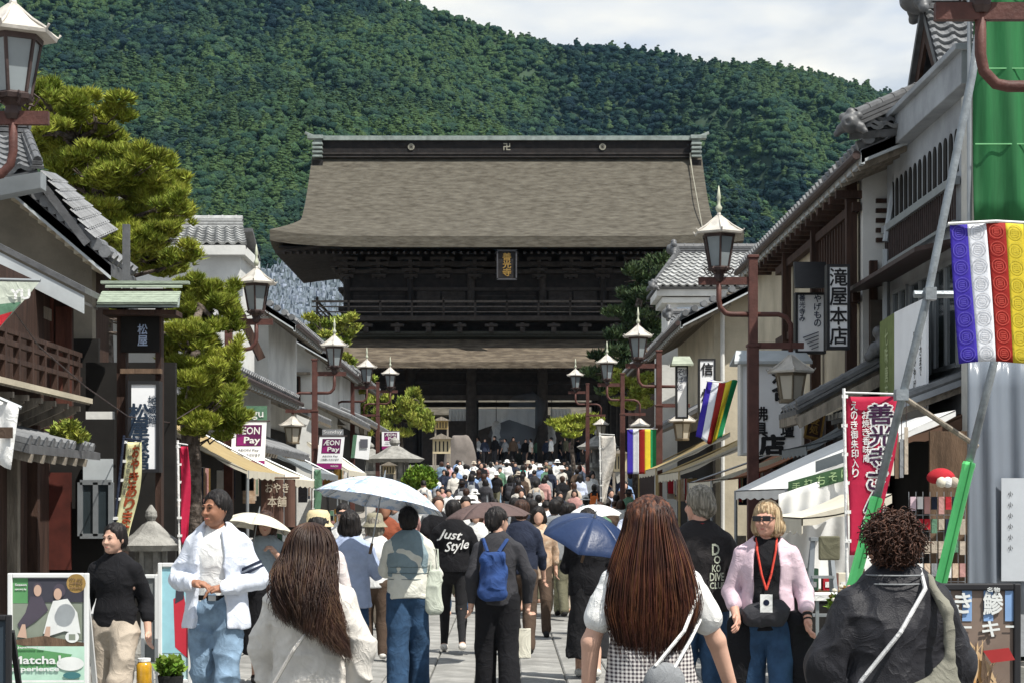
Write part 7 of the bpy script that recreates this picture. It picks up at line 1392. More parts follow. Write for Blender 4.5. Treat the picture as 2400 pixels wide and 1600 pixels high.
# ---------------------------------------------------------------- flags, banners, boards, awnings, stone lanterns, goods
def flagcloth(name, col): return mat(name, col, .75, .08, 6, .2, 30)
FC = [flagcloth('flag_blue', (.035, .02, .30)), flagcloth('flag_white', (.66, .68, .72)), flagcloth('flag_red', (.26, .012, .008)), flagcloth('flag_yellow', (.60, .47, .03)), flagcloth('flag_green', (.01, .22, .08))]
FR = [flagcloth('crest_on_blue', (.09, .07, .40)), flagcloth('crest_on_white', (.42, .43, .46)), flagcloth('crest_on_red', (.48, .07, .05)), flagcloth('crest_on_yellow', (.50, .42, .04)), flagcloth('crest_on_green', (.06, .32, .14))]
def flag(label, top_l, w_, h_, warp, crests=False, pole=None, name='striped_flag', cols=(0, 1, 2, 3, 4)):
    top_l = Vector(top_l); r = thing(name, label, 'flag', top_l, 0, 'five-coloured temple flags on the lamp posts'); n = len(cols)
    f = lambda u, v: Vector(warp(u, v)) + top_l
    for k, ci in enumerate(cols):
        b = MB(); b.sheet(lambda a, c: f((k + a) / n, c), 6, 18, (0, .002, 0)); st_ = b.build('stripe', FC[ci], r, smooth=True)
        if crests:
            b = MB(); rad = w_ / n * .40
            for j in range(8):
                vc = (j + .5) / 8
                for s0, s1, nn in ((1.0, .90, 20), (.60, .52, 12)):
                    base = len(b.v)
                    for q in range(nn):
                        a = 2 * PI * q / nn
                        for s_ in (s0, s1):
                            du = rad * s_ * math.cos(a) / w_; dv = rad * s_ * math.sin(a) / h_
                            if nn == 12: m_ = max(abs(math.cos(a)), abs(math.sin(a))); du /= m_ ** .6; dv /= m_ ** .6
                            b.v.append(f((k + .5) / n + du, vc + dv) - Vector((0, .004, 0)))
                    for q in range(nn): i0 = base + 2 * q; i1 = base + 2 * ((q + 1) % nn); b.f.append((i0, i0 + 1, i1 + 1, i1))
                for g_ in (-.25, 0, .25):
                    base = len(b.v)
                    for (du, dv) in ((-.35, g_ - .05), (.35, g_ - .05), (.35, g_ + .05), (-.35, g_ + .05)): b.v.append(f((k + .5) / n + du * rad / w_, vc + dv * rad / h_) - Vector((0, .004, 0)))
                    b.f.append((base, base + 1, base + 2, base + 3))
            b.build('crest_print', FR[ci], st_)
    b = MB(); b.tube([f(0, 0) + Vector((-.01, 0, .005)), f(.5, 0) + Vector((0, 0, .008)), f(1, 0) + Vector((.03, 0, .005))], .010, 6); b.build('top_rod', C_white, r)
    return r
w_, h_ = .54, .82
flag('large striped flag with circular crests hanging at the right edge over the grey pipe', P(2226, 527, 11.1), w_, h_, lambda u, v: (u * w_ + v * .055, .02 * math.sin(u * 7 + v * 3), -v * h_ + .01 * math.sin(u * 5) + .010 * u), True)
flag('striped flag blown slantwise from the red lamp post in front of the white signs', P(1652, 893, 24.6), w_, h_, lambda u, v: (.03 + u * .40 - v * .20 + .05 * (1 - u) * v, .06 * math.sin(u * 6 + v * 3), -v * h_ * (.88 + .1 * math.sin(u * 3)) + .02 * math.sin(u * 9)))
flag('striped flag hanging straight beside the crowd on the right', P(1470, 1005, 40), .62, .95, lambda u, v: (u * .62, .03 * math.sin(u * 8), -v * .95))
M_mag = mat('magenta_print', (.24, .012, .13), .6, .06); M_magd = mat('dark_plum_print', (.10, .01, .07), .6, .06); M_gtx = mat('grey_print', (.10, .10, .12), .6, .06)
def pay_banner(label, px0, px1, py0, py1, Y, top=None, tilt=0.0, bottom=True):
    a, c_ = P(px0, py0, Y), P(px1, py1, Y); w_, h_ = c_.x - a.x, a.z - c_.z; r = thing('hanging_banner', label, 'banner', (a.x + w_ / 2, Y, c_.z), 0, 'white and purple banners on the left lamp posts'); f = lambda u, v, o=0: Vector((a.x + u * w_ + tilt * v * h_, Y + .03 * math.sin(u * 4 + v * 2) * 0 - o, a.z - v * h_))
    b = MB(); b.sheet(lambda u, v: f(u, v * .82), 8, 8, (0, .004, 0)); b.build('banner_cloth', M_sw, r)
    b = MB(); b.sheet(lambda u, v: f(u, .825 + v * .175), 8, 2, (0, .004, 0)); b.build('purple_hem', M_mag, r)
    b = MB(); b.add([f(.13, .07, .003), f(.87, .07, .003), f(.87, .52, .003), f(.13, .52, .003)], [(0, 3, 2, 1)]); b.build('purple_panel', M_magd, r)
    b = MB(); b.add([f(.16, .34, .004), f(.40, .29, .004), (f(.44, .50, .004)), f(.16, .50, .004)], [(0, 3, 2, 1)]); b.build('magenta_corner', M_mag, r)
    b = MB(); rt = Vector((1, 0, 0)); up = Vector((-tilt, 0, 1)); write(b, 'ÆON', f(.50, .19, .006), w_ * .62, h_ * .15, rt, up, .02); write(b, 'Pay', f(.60, .41, .006), w_ * .46, h_ * .17, rt, up, .03); b.build('lettering', C_white, r)
    b = MB(); write(b, 'AEON Pay', f(.5, .61, .006), w_ * .62, h_ * .06, rt, up); write(b, 'ご利用いただけます', f(.5, .71, .006), w_ * .72, h_ * .07, rt, up, .02); b.build('lettering', M_gtx, r)
    b = MB(); b.tube([f(-.04, 0) + Vector((0, 0, .01)), f(1.1, 0) + Vector((0, 0, .01))], .012, 6); b.build('top_rod', M_iron, r)
    b = MB(); write(b, 'WAON', f(.70, .91, .006), w_ * .3, h_ * .06, rt, up); b.build('lettering', C_white, r)
    return r
pay_banner('white banner with purple logo panel hanging beside the pine, the largest of its kind', 545, 625, 987, 1098, 30.3, tilt=-.05)
pay_banner('white banner with purple panel on the post before the white gables', 749, 808, 1022, 1098, 42.8, tilt=-.10)
pay_banner('small white banner with purple panel beside the stone lantern', 895, 936, 1010, 1052, 67.2)
r = thing('hanging_banner', 'dark green banner with white lettering above the large purple one', 'banner', P(600, 975, 33)); b = MB(); a = P(600, 968, 33); b.box(a, (S(52, 33), .02, S(36, 33))); b.build('banner_cloth', C_green, r); b = MB(); write(b, 'ngu', a + Vector((-.02, -.02, -.04)), S(40, 33), S(18, 33)); b.build('lettering', C_white, r)
r = thing('hanging_banner', 'small white banner with green edge twisted in the wind', 'banner', P(850, 1045, 54), 0); b = MB(); a = P(836, 1018, 54); b.sheet(lambda u, v: a + Vector((u * S(34, 54) - v * S(6, 54), .02, -v * S(54, 54) - u * .05)), 4, 4, (0, .005, 0)); b.build('banner_cloth', M_sw, r); b = MB(); b.sheet(lambda u, v: a + Vector((-S(8, 54) + u * S(9, 54) - v * S(6, 54), .01, -v * S(54, 54))), 2, 2, (0, .005, 0)); b.build('green_edge', C_green, r); b = MB(); b.box(a + Vector((S(17, 54), -.01, -S(20, 54))), (S(18, 54), .01, S(20, 54))); b.build('printed_panel', M_gtx, r)
r = thing('hanging_banner', 'grey banner with white lettering over the second purple banner', 'banner', P(778, 1008, 43)); b = MB(); a = P(780, 1012, 43.2); b.box(a, (S(50, 43), .015, S(14, 43))); b.build('banner_cloth', C_gry, r); b = MB(); write(b, 'Sunday', a + Vector((0, -.012, 0)), S(44, 43), S(10, 43)); b.build('lettering', C_white, r)
# nobori: upright street banners on poles
def nobori(label, px0, px1, py0, py1, Y, cloth, txt, lean=0.0, taper=1.0, pole_side=-1, pole=None, txt2=None, curl=.03, z0=None):
    a = P(px0, py0, Y); w_ = S(px1 - px0, Y); h_ = S(py1 - py0, Y); r = thing('nobori_banner', label, 'banner', (a.x + (0 if pole_side < 0 else w_) + lean * 0, Y, 0))
    f = lambda u, v, o=0: Vector((a.x + u * w_ * (1 - (1 - taper) * v) + lean * v + curl * math.sin(v * 5) * u, Y + curl * 1.5 * math.sin(u * 4 + v * 6) - o, a.z - v * h_))
    b = MB(); b.sheet(lambda u, v: f(u, v), 10, 28, (0, .003, 0)); b.build('banner_cloth', cloth, r, smooth=True)
    def wr(items, m):
        b = MB()
        for t_, u0, v0, cw, ch, bo in items:
            for i, g_ in enumerate(t_):
                V, Fc, (x0, x1, y0, y1) = glyphs(g_)
                if not V: continue
                for j in range(1 if bo < .01 else 9):
                    dx, dy = (0, 0) if j == 0 else (bo * math.cos(j * PI / 4), bo * math.sin(j * PI / 4)); vv = []
                    for q in V: uu = u0 + ((q.x + dx - x0) / max(x1 - x0, .01) - .5) * cw; vq = v0 + i * ch * 1.1 + (1 - (q.y + dy - y0) / max(y1 - y0, .01)) * ch; vv.append(f(uu, vq, (.006 if m is not M_plum else .010) + .0004 * j))
                    b.add(vv, Fc)
        return b.build('lettering', m, r)
    for items, m in txt: wr(items, m)
    us = 0 if pole_side < 0 else 1; top = f(us, 0) + Vector((pole_side * .02, 0, .06)); bot = f(us, 1) + Vector((pole_side * .02, 0, 0)); e = bot + (bot - top) * (bot.z / max((top - bot).z, .01)); b = MB(); b.tube([top, bot, Vector((e.x, e.y, .02))], .012, 8); b.build('pole', pole or C_white, r); b = MB(); b.tube([top - Vector((pole_side * .0, 0, .03)), f(1 - us, 0) + Vector((0, 0, .015))], .008, 6); b.build('cross_rod', pole or C_white, r)
    for k in range(6): b = MB(); b.box(f(us, k / 5.5) + Vector((pole_side * .012, 0, 0)), (.045, .012, .025)); b.build('cloth_loop', C_white, r)
    return r
M_crim = mat('crimson_banner_cloth', (.42, .012, .05), .75, .12, 3, .3, 12); M_plum = mat('plum_ink', (.04, .008, .04), .7)
nobori('crimson upright banner with large outlined characters beside the stall', 1984, 2103, 928, 1300, 14.0, M_crim, [([('善光寺さんの', .66, .05, .44, .125, .10)], C_white), ([('善光寺さんの', .66, .05, .44, .125, .022)], M_plum), ([('えのき御朱印入り', .16, .03, .13, .055, .02)], C_white), ([('お焼き香味庵', .38, .09, .13, .05, .015)], C_white)], lean=.02, taper=.62)
nobori('pale yellow upright banner with red writing on a dark blue pole before the inn sign', 296, 333, 1035, 1280, 16.5, mat('pale_yellow_cloth', (.62, .60, .34), .8, .1, 4, .2, 15), [([('おやきあります', .62, .03, .5, .115, .04)], mat('rust_ink', (.30, .06, .02), .7)), ([('信州名物味自慢', .22, .05, .22, .06, .0)], M_gtx)], lean=-.10, taper=1.0, pole=C_navy)
nobori('narrow crimson banner on a white pole behind the man in the open shirt', 421, 441, 1045, 1275, 18.5, M_crim, [], lean=.02, pole=C_white, curl=.02)
nobori('pale streamer banner leaning on the post at the right of the crowd', 1408, 1440, 1020, 1180, 33, C_ow, [], lean=.02, taper=.5, curl=.05)
nobori('thin green and white banner near the brown hanging cloth', 736, 752, 1100, 1225, 33, C_green, [], pole=C_white, curl=.02)
# pennants at the left edge
r = thing('pennant', 'green and white pennant with partial lettering at the left edge', 'pennant', P(20, 690, 12.5)); a = P(-20, 660, 12.5); b = MB(); b.add([a, P(92, 662, 12.5), P(60, 700, 12.5), P(0, 768, 12.5), P(-20, 768, 12.5)], [(0, 4, 3, 2, 1)]); b.build('pennant_cloth', C_sage, r); b = MB(); write(b, 'YU', P(48, 690, 12.48), S(44, 12.5), S(22, 12.5), bold=.05); b.build('lettering', C_white, r); b = MB(); b.add([P(-20, 715, 12.49), P(50, 708, 12.49), P(20, 742, 12.49), P(-20, 765, 12.49)], [(0, 3, 2, 1)]); b.build('green_band', C_green, r); b = MB(); b.add([P(-20, 745, 12.48), P(30, 730, 12.48), P(0, 766, 12.48), P(-20, 766, 12.48)], [(0, 3, 2, 1)]); b.build('red_corner', C_red, r); b = MB(); b.tube([P(-30, 655, 12.52), P(95, 658, 12.52)], .012, 6); b.build('rod', M_alu, r)
r = thing('pennant', 'white cloth with brown band drooping from a pole at the left edge', 'pennant', P(20, 980, 12)); b = MB(); b.sheet(lambda u, v: P(-20 + u * 66 - v * 20 * u, 930 + v * 150 + u * 20, 12) + Vector((0, .03 * math.sin(u * 6), 0)), 8, 8, (0, .004, 0)); b.build('cloth', C_white, r, smooth=True); b = MB(); b.sheet(lambda u, v: P(-20 + u * 50, 1000 + v * 26, 11.95), 2, 2, (0, .004, 0)); b.build('brown_band', C_brown, r); b = MB(); b.tube([P(-20, 925, 12), P(50, 955, 12)], .014, 6); b.build('rod', M_alu, r)
# --- awnings
K_cream = mat('cream_canvas', (.58, .54, .44), .8, .08, 3, .15, 12); K_white = mat('white_tent_canvas', (.66, .66, .64), .7, .06, 2, .25, 8); K_ochre = mat('ochre_canvas', (.33, .25, .12), .8, .12, 3); K_brown = mat('brown_canvas', (.13, .075, .05), .8, .1, 3); K_grey = mat('grey_tarpaulin', (.17, .19, .20), .7, .1, 3, .2, 8); K_green = mat('dark_green_canvas', (.05, .11, .05), .8, .1)
c1 = canopy('market_tent', 'white market tent with green hanging sign board on the right pavement', 18.4, 22.6, 4.4, 2.55, 2.75, 1.78, K_white, .10, cat='tent', sag=-.02)
r = thing('stall_sign', 'dark green strip sign with pale characters hung from the white tent', 'sign', P(1920, 1125, 18.2)); b = MB(); a, c_ = P(1848, 1128, 18.2), P(2000, 1086, 18.0); b.hexa(a - Vector((0, 0, S(34, 18))), c_ - Vector((0, 0, S(34, 18))), c_, a, (0, .02, 0)); b.build('sign_board', K_green, r); b = MB()
for i, g_ in enumerate('手打ちそば'): q = a.lerp(c_, .12 + .19 * i) - Vector((0, .01, S(17, 18))); write(b, g_, q, .085, .085)
b.build('lettering', mat('pale_green_ink', (.25, .36, .18), .7), r)
b = MB(); b.hexa(P(1912, 1106, 18.3), P(2004, 1074, 18.1), P(2004, 1048, 18.1), P(1912, 1080, 18.3), (0, .02, 0)); b.build('grey_flap', K_grey, r)
r = thing('tent_wall', 'crumpled white cloth wall of the market tent', 'cloth wall', (3.0, 18.1, 0)); b = MB(); b.sheet(lambda u, v: Vector((2.62 + u * 1.05, 18.1 + .05 * math.sin(u * 13 + math.sin(v * 4) * 2) * (.3 + v) + .02 * math.sin(u * 37 + v * 5), 1.72 + u * .35 - v * (1.45))), 60, 20, (0, .006, 0)); b.build('cloth', K_white, r, smooth=True)
canopy('awning', 'grey tarpaulin awning sagging beside the large white sign', 23.5, 25.6, 4.6, 2.72, 3.75, 2.35, K_grey, .12, poles=False, sag=.06)
canopy('awning', 'orange-brown canvas awning sagging behind the red lamp post', 27.0, 30.5, 4.5, 2.5, 2.95, 1.95, mat('rust_canvas', (.22, .085, .035), .8, .15, 3), .10, sag=.12, mv=K_cream)
canopy('awning', 'long cream canvas awning edged with poles before the cream house', 31.5, 36, 4.6, 2.9, 2.9, 2.15, K_ochre, .14, mv=K_cream, pm_=K_ochre)
canopy('awning', 'ochre awning beyond the second lamp post on the sunny side', 37.0, 42, 4.4, 3.0, 2.95, 2.3, K_ochre, .14, mv=K_cream, pm_=K_ochre)
canopy('awning', 'brown awning over the souvenir display', 20.2, 24.0, 5.0, 2.62, 4.0, 2.30, K_brown, .24, poles=False)
canopy('awning', 'small cream counter awning behind the grey-haired man', 15.6, 18.0, 3.2, 1.72, 2.45, 1.52, K_cream, .13, poles=False)
canopy('awning', 'cream-edged awning over the shop behind the tall left lamp post', 24.2, 28.2, -4.7, 2.75, -3.35, 2.05, K_ochre, .10, mv=K_cream)
canopy('awning', 'pale awning with sagging edge beyond the dark inn', 28.8, 33.5, -4.7, 2.6, -3.4, 2.0, K_cream, .12, mv=K_cream)
canopy('awning', 'grey awning before the white gabled shops', 36, 41, -4.9, 2.8, -3.7, 2.2, K_grey, .12)
canopy('awning', 'far cream awning beside the maple', 46, 52, -4.9, 3.1, -3.9, 2.4, K_cream, .14)
# brown shop curtain with writing
r = thing('shop_curtain', 'brown hanging shop curtain with cream characters on the left', 'shop curtain', P(650, 1180, 27)); a = P(612, 1122, 27); b = MB()
for k in range(3): b = MB(); b.sheet(lambda u, v: a + Vector(((k + u * .96) * S(27, 27), .02 * math.sin(u * 5 + k), -v * S(112, 27))), 5, 6, (0, .004, 0)); b.build('curtain_panel', mat('brown_curtain_cloth', (.11, .06, .045), .85, .12), r)
b = MB(); write(b, 'おやき', a + Vector((S(38, 27), -.04, -S(20, 27))), S(54, 27), S(22, 27)); write(b, '本舗', a + Vector((S(38, 27), -.04, -S(52, 27))), S(44, 27), S(24, 27)); b.build('lettering', mat('cream_ink', (.50, .44, .34), .7), r)
b = MB(); b.tube([a + Vector((-.05, 0, .02)), a + Vector((S(90, 27), 0, .02))], .015, 6); b.build('rod', M_woodm, r)
# --- stone lanterns
def stone_lantern(label, px, Y, H, W):
    x, y, z = at(px, Y); r = thing('stone_lantern', label, 'stone lantern', (x, y, z)); b = MB(); b.lathe((x, y, z), [(W * .42, 0), (W * .42, .10 * H), (W * .30, .16 * H), (W * .22, .2 * H)], 6); b.build('base', M_stone, r); b = MB(); b.lathe((x, y, z + .2 * H), [(W * .20, 0), (W * .17, .12 * H), (W * .19, .24 * H)], 12); b.build('shaft', M_stone, r)
    b = MB(); b.lathe((x, y, z + .44 * H), [(W * .2, 0), (W * .34, .05 * H), (W * .36, .10 * H)], 6); b.build('middle_platform', M_stone, r)
    for k in range(6):
        a = k * PI / 3; b = MB(); b.box((x + W * .22 * math.cos(a), y + W * .22 * math.sin(a), z + .63 * H), (W * .07, W * .07, .18 * H)); b.build('fire_box_post', M_stone, r)
    b = MB(); b.lathe((x, y, z + .54 * H), [(W * .17, 0), (W * .17, .18 * H)], 6); b.build('fire_box', M_stone, r)
    b = MB(); b.lathe((x, y, z + .72 * H), [(W * .48, 0), (W * .56, .035 * H), (W * .50, .05 * H), (W * .30, .10 * H), (W * .14, .16 * H), (W * .07, .18 * H)], 6); b.build('roof', M_stone, r)
    b = MB(); b.lathe((x, y, z + .90 * H), [(W * .06, 0), (W * .10, .03 * H), (W * .09, .06 * H), (.01, .1 * H)], 10); b.build('jewel', M_stone, r)
stone_lantern('tall mossy stone lantern with wide roof at the left edge of the crowd', 925, 61, 3.0, 1.75)
stone_lantern('stone lantern with broad pale roof at the right edge of the crowd', 1402, 78, 3.2, 1.6)
stone_lantern('small grey stone lantern in shade beside the pale yellow banner', 354, 18.6, 1.62, .62)
stone_lantern('smaller stone lantern half hidden by the maple', 870, 78, 2.6, 1.3)
stone_lantern('small stone lantern on the gate platform edge at right', 1445, 100, 2.4, 1.2)
# notice boards and stone monument near the steps
def roofed_board(label, px0, px1, py0, py1, Y, m):
    a, c_ = P(px0, py1, Y), P(px1, py0, Y); x = (a.x + c_.x) / 2; w_ = c_.x - a.x; r = thing('notice_board', label, 'notice board', (x, Y, gz(Y)))
    for s in (-1, 1): b = MB(); b.box((x + s * w_ * .42, Y, (gz(Y) + c_.z) / 2), (.08, .08, c_.z - gz(Y))); b.build('post', M_wood2, r)
    b = MB(); b.box((x, Y - .02, (a.z + c_.z) / 2), (w_ * .9, .06, c_.z - a.z)); b.build('board', m, r); b = MB(); b.prism([(x - w_ * .62, Y - .3, c_.z), (x + w_ * .62, Y - .3, c_.z), (x, Y - .3, c_.z + w_ * .28)], (0, .6, 0)); b.build('roof', M_wood2, r)
    b = MB()
    for k in range(4): b.box((x - w_ * .3 + k * w_ * .2, Y - .055, (a.z + c_.z) / 2), (w_ * .07, .006, (c_.z - a.z) * .7))
    b.build('lettering', M_ink, r)
M_paper = mat('aged_paper_board', (.50, .42, .27), .8, .12, 4)
roofed_board('small golden wooden notice board with pointed roof by the gate steps', 1018, 1052, 985, 1005, 92, mat('golden_board', (.42, .30, .12), .7))
roofed_board('wide pale notice board with writing below the small roofed one', 1012, 1058, 1028, 1062, 88, M_paper)
roofed_board('low pale notice board beside the left stone lantern', 896, 928, 1090, 1110, 57, M_paper)
roofed_board('pale wooden notice board by the red post on the right', 1436, 1470, 1062, 1104, 60, M_paper)
r = thing('stone_monument', 'rounded upright stone monument with carved pale figure beside the steps', 'stone monument', at(1080, 97)); V, Fc = sdf_mesh([cap((0, 0, .6), (0, 0, 2.3), 1.05, .72, (1, 2.4, 1)), half((0, 0, 0), (0, 0, -1))], .1, amp=.05, nf=(1.5, 1.5, 1.5)); link_mesh('stone', np_mesh('stone', V, Fc, True, mat('brown_grey_stone', (.16, .14, .125), .9, .2, 2)), None, r); b = MB(); b.lathe((.1, -.5, .5), [(.16, 0), (.2, .4), (.12, .7), (.14, .9), (.02, 1.1)], 8); b.build('carved_figure', M_stone, r, local=True)
# --- A-boards, left
def print_sheet(r, a, w_, h_, items, Y, parent=None, rt=Vector((1, 0, 0))):
    """flat printed shapes: (kind, u, v, w, h, material[, text])"""
    for it in items:
        k, u, v, ww, hh, m = it[:6]; c_ = Vector((a.x + u * w_, Y, a.z - v * h_)); b = MB()
        if k == 'r': b.add([c_ + Vector((-ww * w_ / 2, 0, -hh * h_ / 2)), c_ + Vector((ww * w_ / 2, 0, -hh * h_ / 2)), c_ + Vector((ww * w_ / 2, 0, hh * h_ / 2)), c_ + Vector((-ww * w_ / 2, 0, hh * h_ / 2))], [(0, 1, 2, 3)])
        elif k == 'e': b.add([c_ + Vector((ww * w_ / 2 * math.cos(t_), 0, hh * h_ / 2 * math.sin(t_))) for t_ in [i * PI / 10 for i in range(20)]], [tuple(range(20))])
        elif k == 'p': b.add([Vector((a.x + q[0] * w_, Y, a.z - q[1] * h_)) for q in it[6]], [tuple(range(len(it[6])))])
        elif k == 't': write(b, it[6], c_, ww * w_, hh * h_, bold=.03)
        b.build('lettering' if k == 't' else 'printed_shape', m, parent or r); Y -= .0012
def aboard(label, px0, px1, py0, Y, m_frame, items, m_panel, zb=.12, name='sign_stand', legs=True, py1=None):
    a, c_ = P(px0, py0, Y), P(px1, py0, Y); w_ = c_.x - a.x; h_ = (a.z - zb) if py1 is None else S(py1 - py0, Y); r = thing(name, label, 'sign stand', (a.x + w_ / 2, Y, 0))
    b = MB(); b.box((a.x + w_ / 2, Y + .02, a.z - h_ / 2), (w_ - .03, .02, h_ - .03)); pn = b.build('panel', m_panel, r)
    b = MB(); t_ = .032
    for x in (a.x + t_ / 2, c_.x - t_ / 2): b.box((x, Y + .01, a.z - h_ / 2 - .03), (t_, .04, h_ + .06))
    b.box((a.x + w_ / 2, Y + .01, a.z - t_ / 2), (w_ - 2 * t_, .04, t_)); b.box((a.x + w_ / 2, Y + .01, a.z - h_ + t_ / 2), (w_ - 2 * t_, .04, t_)); b.build('frame', m_frame, r, bevel=.006)
    for s in (0.06, .94): b = MB(); b.beam((a.x + w_ * s, Y + .06, a.z - .1), (a.x + w_ * s, Y + .5, .02), .03); b.build('leg', m_frame, r); b = MB(); b.beam((a.x + w_ * s, Y + .01, a.z - h_), (a.x + w_ * s, Y - .02, .01), .03); b.build('leg', m_frame, r)
    print_sheet(r, a, w_, h_, items, Y + .007, pn); return r, a, w_, h_
p_ = lambda n, c: mat(n, c, .6, .08, 8)
M_wfr = mat('white_painted_frame', (.66, .67, .66), .5, .05, 4)
G1, G2, G3, GB, PS, PW = p_('print_green', (.10, .28, .11)), p_('print_mint', (.42, .62, .50)), p_('print_grey_green', (.22, .25, .20)), p_('print_dark_grey', (.045, .045, .06)), p_('print_skin', (.50, .34, .26)), p_('print_white', (.68, .70, .68))
KD, TL = p_('print_kimono_dark', (.07, .06, .08)), p_('print_teal', (.05, .16, .17))
aboard('poster stand in white frame showing two people making tea', 18, 208 , 1342, 12.4, M_wfr, [('r', .52, .30, .94, .56, G3), ('r', .16, .14, .2, .24, G1), ('t', .16, .10, .14, .02, PW, 'Season'), ('t', .16, .14, .14, .02, PW, 'open every day'), ('r', .60, .14, .7, .22, GB),
    ('p', 0, 0, 0, 0, KD, [(.28, .20), (.42, .20), (.50, .32), (.34, .42), (.16, .50), (.12, .44), (.22, .34)]), ('e', .37, .125, .115, .085, KD), ('e', .37, .15, .095, .10, PS), ('p', 0, 0, 0, 0, PW, [(.56, .24), (.74, .22), (.86, .34), (.90, .52), (.70, .50), (.52, .54), (.44, .52), (.50, .36)]), ('e', .64, .15, .15, .12, KD), ('e', .62, .18, .10, .10, PS),
    ('p', 0, 0, 0, 0, PS, [(.18, .44), (.22, .44), (.24, .56), (.12, .55)]), ('p', 0, 0, 0, 0, PS, [(.48, .46), (.53, .46), (.52, .60), (.44, .58)]), ('p', 0, 0, 0, 0, M_woodm, [(.05, .58), (.45, .54), (.95, .60), (.95, .64), (.05, .62)]), ('r', .5, .80, .94, .34, G2), ('p', 0, 0, 0, 0, G1, [(.03, .60), (.40, .66), (.80, .70), (.70, .80), (.03, .84)]),
    ('e', .80, .55, .17, .10, PW), ('r', .80, .55, .08, .05, G3), ('t', .36, .745, .60, .07, PW, 'Matcha！'), ('t', .34, .83, .60, .05, PW, 'experience'), ('e', .78, .78, .34, .12, PW), ('e', .80, .88, .22, .06, TL), ('t', .3, .64, .34, .02, PW, 'Japanese tea'), ('r', .5, .93, .9, .02, PW)], p_('poster_paper', (.48, .52, .46)), zb=.42)
r = thing('round_tag', 'round gold-brown tag hung on the corner of the tea poster', 'tag', P(178, 1352, 12.3)); b = MB(); c_ = P(178, 1366, 12.3); b.prism([c_ + Vector((.062 * math.cos(t_), 0, .062 * math.sin(t_))) for t_ in [i * PI / 12 for i in range(24)]], (0, .012, 0)); b.build('disc', mat('gold_brown_card', (.30, .19, .06), .7, .2, 9), r)
b = MB()
for k, tx in enumerate(('We are', 'OPEN', 'welcome')): write(b, tx, c_ + Vector((0, -.004, .028 - k * .028)), .085, .018)
b.build('lettering', M_woodm, r)
aboard('dark chalkboard stand cut by the left edge', -60, 26, 1440, 11.0, M_blkf, [('t', .90, .16, .12, .07, PW, '茶'), ('r', .88, .65, .16, .30, PW)], p_('chalkboard', (.03, .045, .06)))
aboard('tall white-framed stand with turquoise poster of a red kimono behind the man', 370, 450, 1318, 14.6, M_wfr, [('r', .5, .4, .9, .7, p_('print_turquoise', (.30, .55, .62))), ('p', 0, 0, 0, 0, p_('print_red', (.50, .03, .05)), [(.45, .30), (.75, .25), (.95, .6), (.9, .8), (.5, .7)]), ('p', 0, 0, 0, 0, GB, [(.55, .12), (.8, .10), (.75, .30), (.5, .34)])], p_('pale_turquoise', (.42, .6, .62)), py1=1600)
aboard('low grey menu board behind the woman in black', 330, 372, 1345, 14.9, M_wfr, [('t', .5, .45, .7, .02, PW, 'open 10-17'), ('r', .5, .5, .7, .006, PW)], p_('print_slate', (.16, .17, .17)), py1=1560)
r = thing('amber_jar', 'amber yellow jar on the ground by the white-framed stand', 'jar', at(338, 14.4)); z_ = P(0, 1600, 14.4).z; b = MB(); b.lathe((r.location.x, 14.4, .24), [(.055, 0), (.06, .02), (.06, .16), (.045, .19)], 14); b.build('glass_body', mat('amber_glass', (.50, .27, .02), .15, .3, 12, spec=.7), r, smooth=True); b = MB(); b.lathe((r.location.x, 14.4, .43), [(.05, 0), (.05, .025)], 14); b.build('lid', C_white, r); b = MB(); b.box((r.location.x, 14.4, .12), (.2, .2, .24)); b.build('plinth', M_woodm, r)
# planter beside the stand
r = thing('potted_plant', 'small potted plant under the turquoise poster', 'plant', at(400, 14.2)); x_, y_, z_ = at(400, 14.2); b = MB(); b.lathe((x_, y_, .18), [(.08, 0), (.10, .16)], 12); b.build('pot', C_dshoe, r); V, Fc = leaf_cloud([((x_, y_, .40), (.11, .1, .08))], 400, .05, 3, .3); link_mesh('foliage', np_mesh('foliage', V - np.array([x_, y_, 0]), Fc, False, M_shrub), None, r); b = MB(); b.box((x_, y_, .09), (.26, .2, .18)); b.build('stand', M_blkf, r)
# yellow bonsai on the inn's lower roof, blossom
bz = P(162, 1025, 17.2); r = thing('yellow_shrub', 'yellow-green shrub growing over the inn entrance roof', 'shrub', bz); V, Fc = leaf_cloud([(P(150, 1010, 17.2), (.12, .1, .06)), (P(180, 1022, 17.2), (.12, .1, .06)), (P(165, 1000, 17.2), (.09, .1, .05))], 1400, .05, 8, .3, .3, .7); link_mesh('foliage', np_mesh('foliage', V - np.array(bz[:]), Fc, False, M_maple), None, r); b = MB(); b.tube([(bz.x, 17.2, bz.z - .1), (bz.x, 17.2, bz.z + .05)], .02, 5); b.build('stem', M_barkp, r)
# bench with stools at the inn
r = thing('display_bench', 'dark bench with grey panels in front of the inn', 'bench', at(215, 16.2)); x_ = r.location.x; b = MB(); b.box((x_, 16.2, .98), (.55, .3, .05)); b.build('top', M_blkf, r); b = MB(); b.box((x_, 16.1, .62), (.55, .02, .16)); b.build('apron', M_grey, r)
for s in (-.25, .25): b = MB(); b.box((x_ + s, 16.2, .48), (.04, .04, .96)); b.build('leg', M_alu, r)
for k in range(4): b = MB(); b.box((x_ - .2 + k * .135, 16.08, .76), (.10, .02, .13)); b.build('pale_panel', M_sw, r)
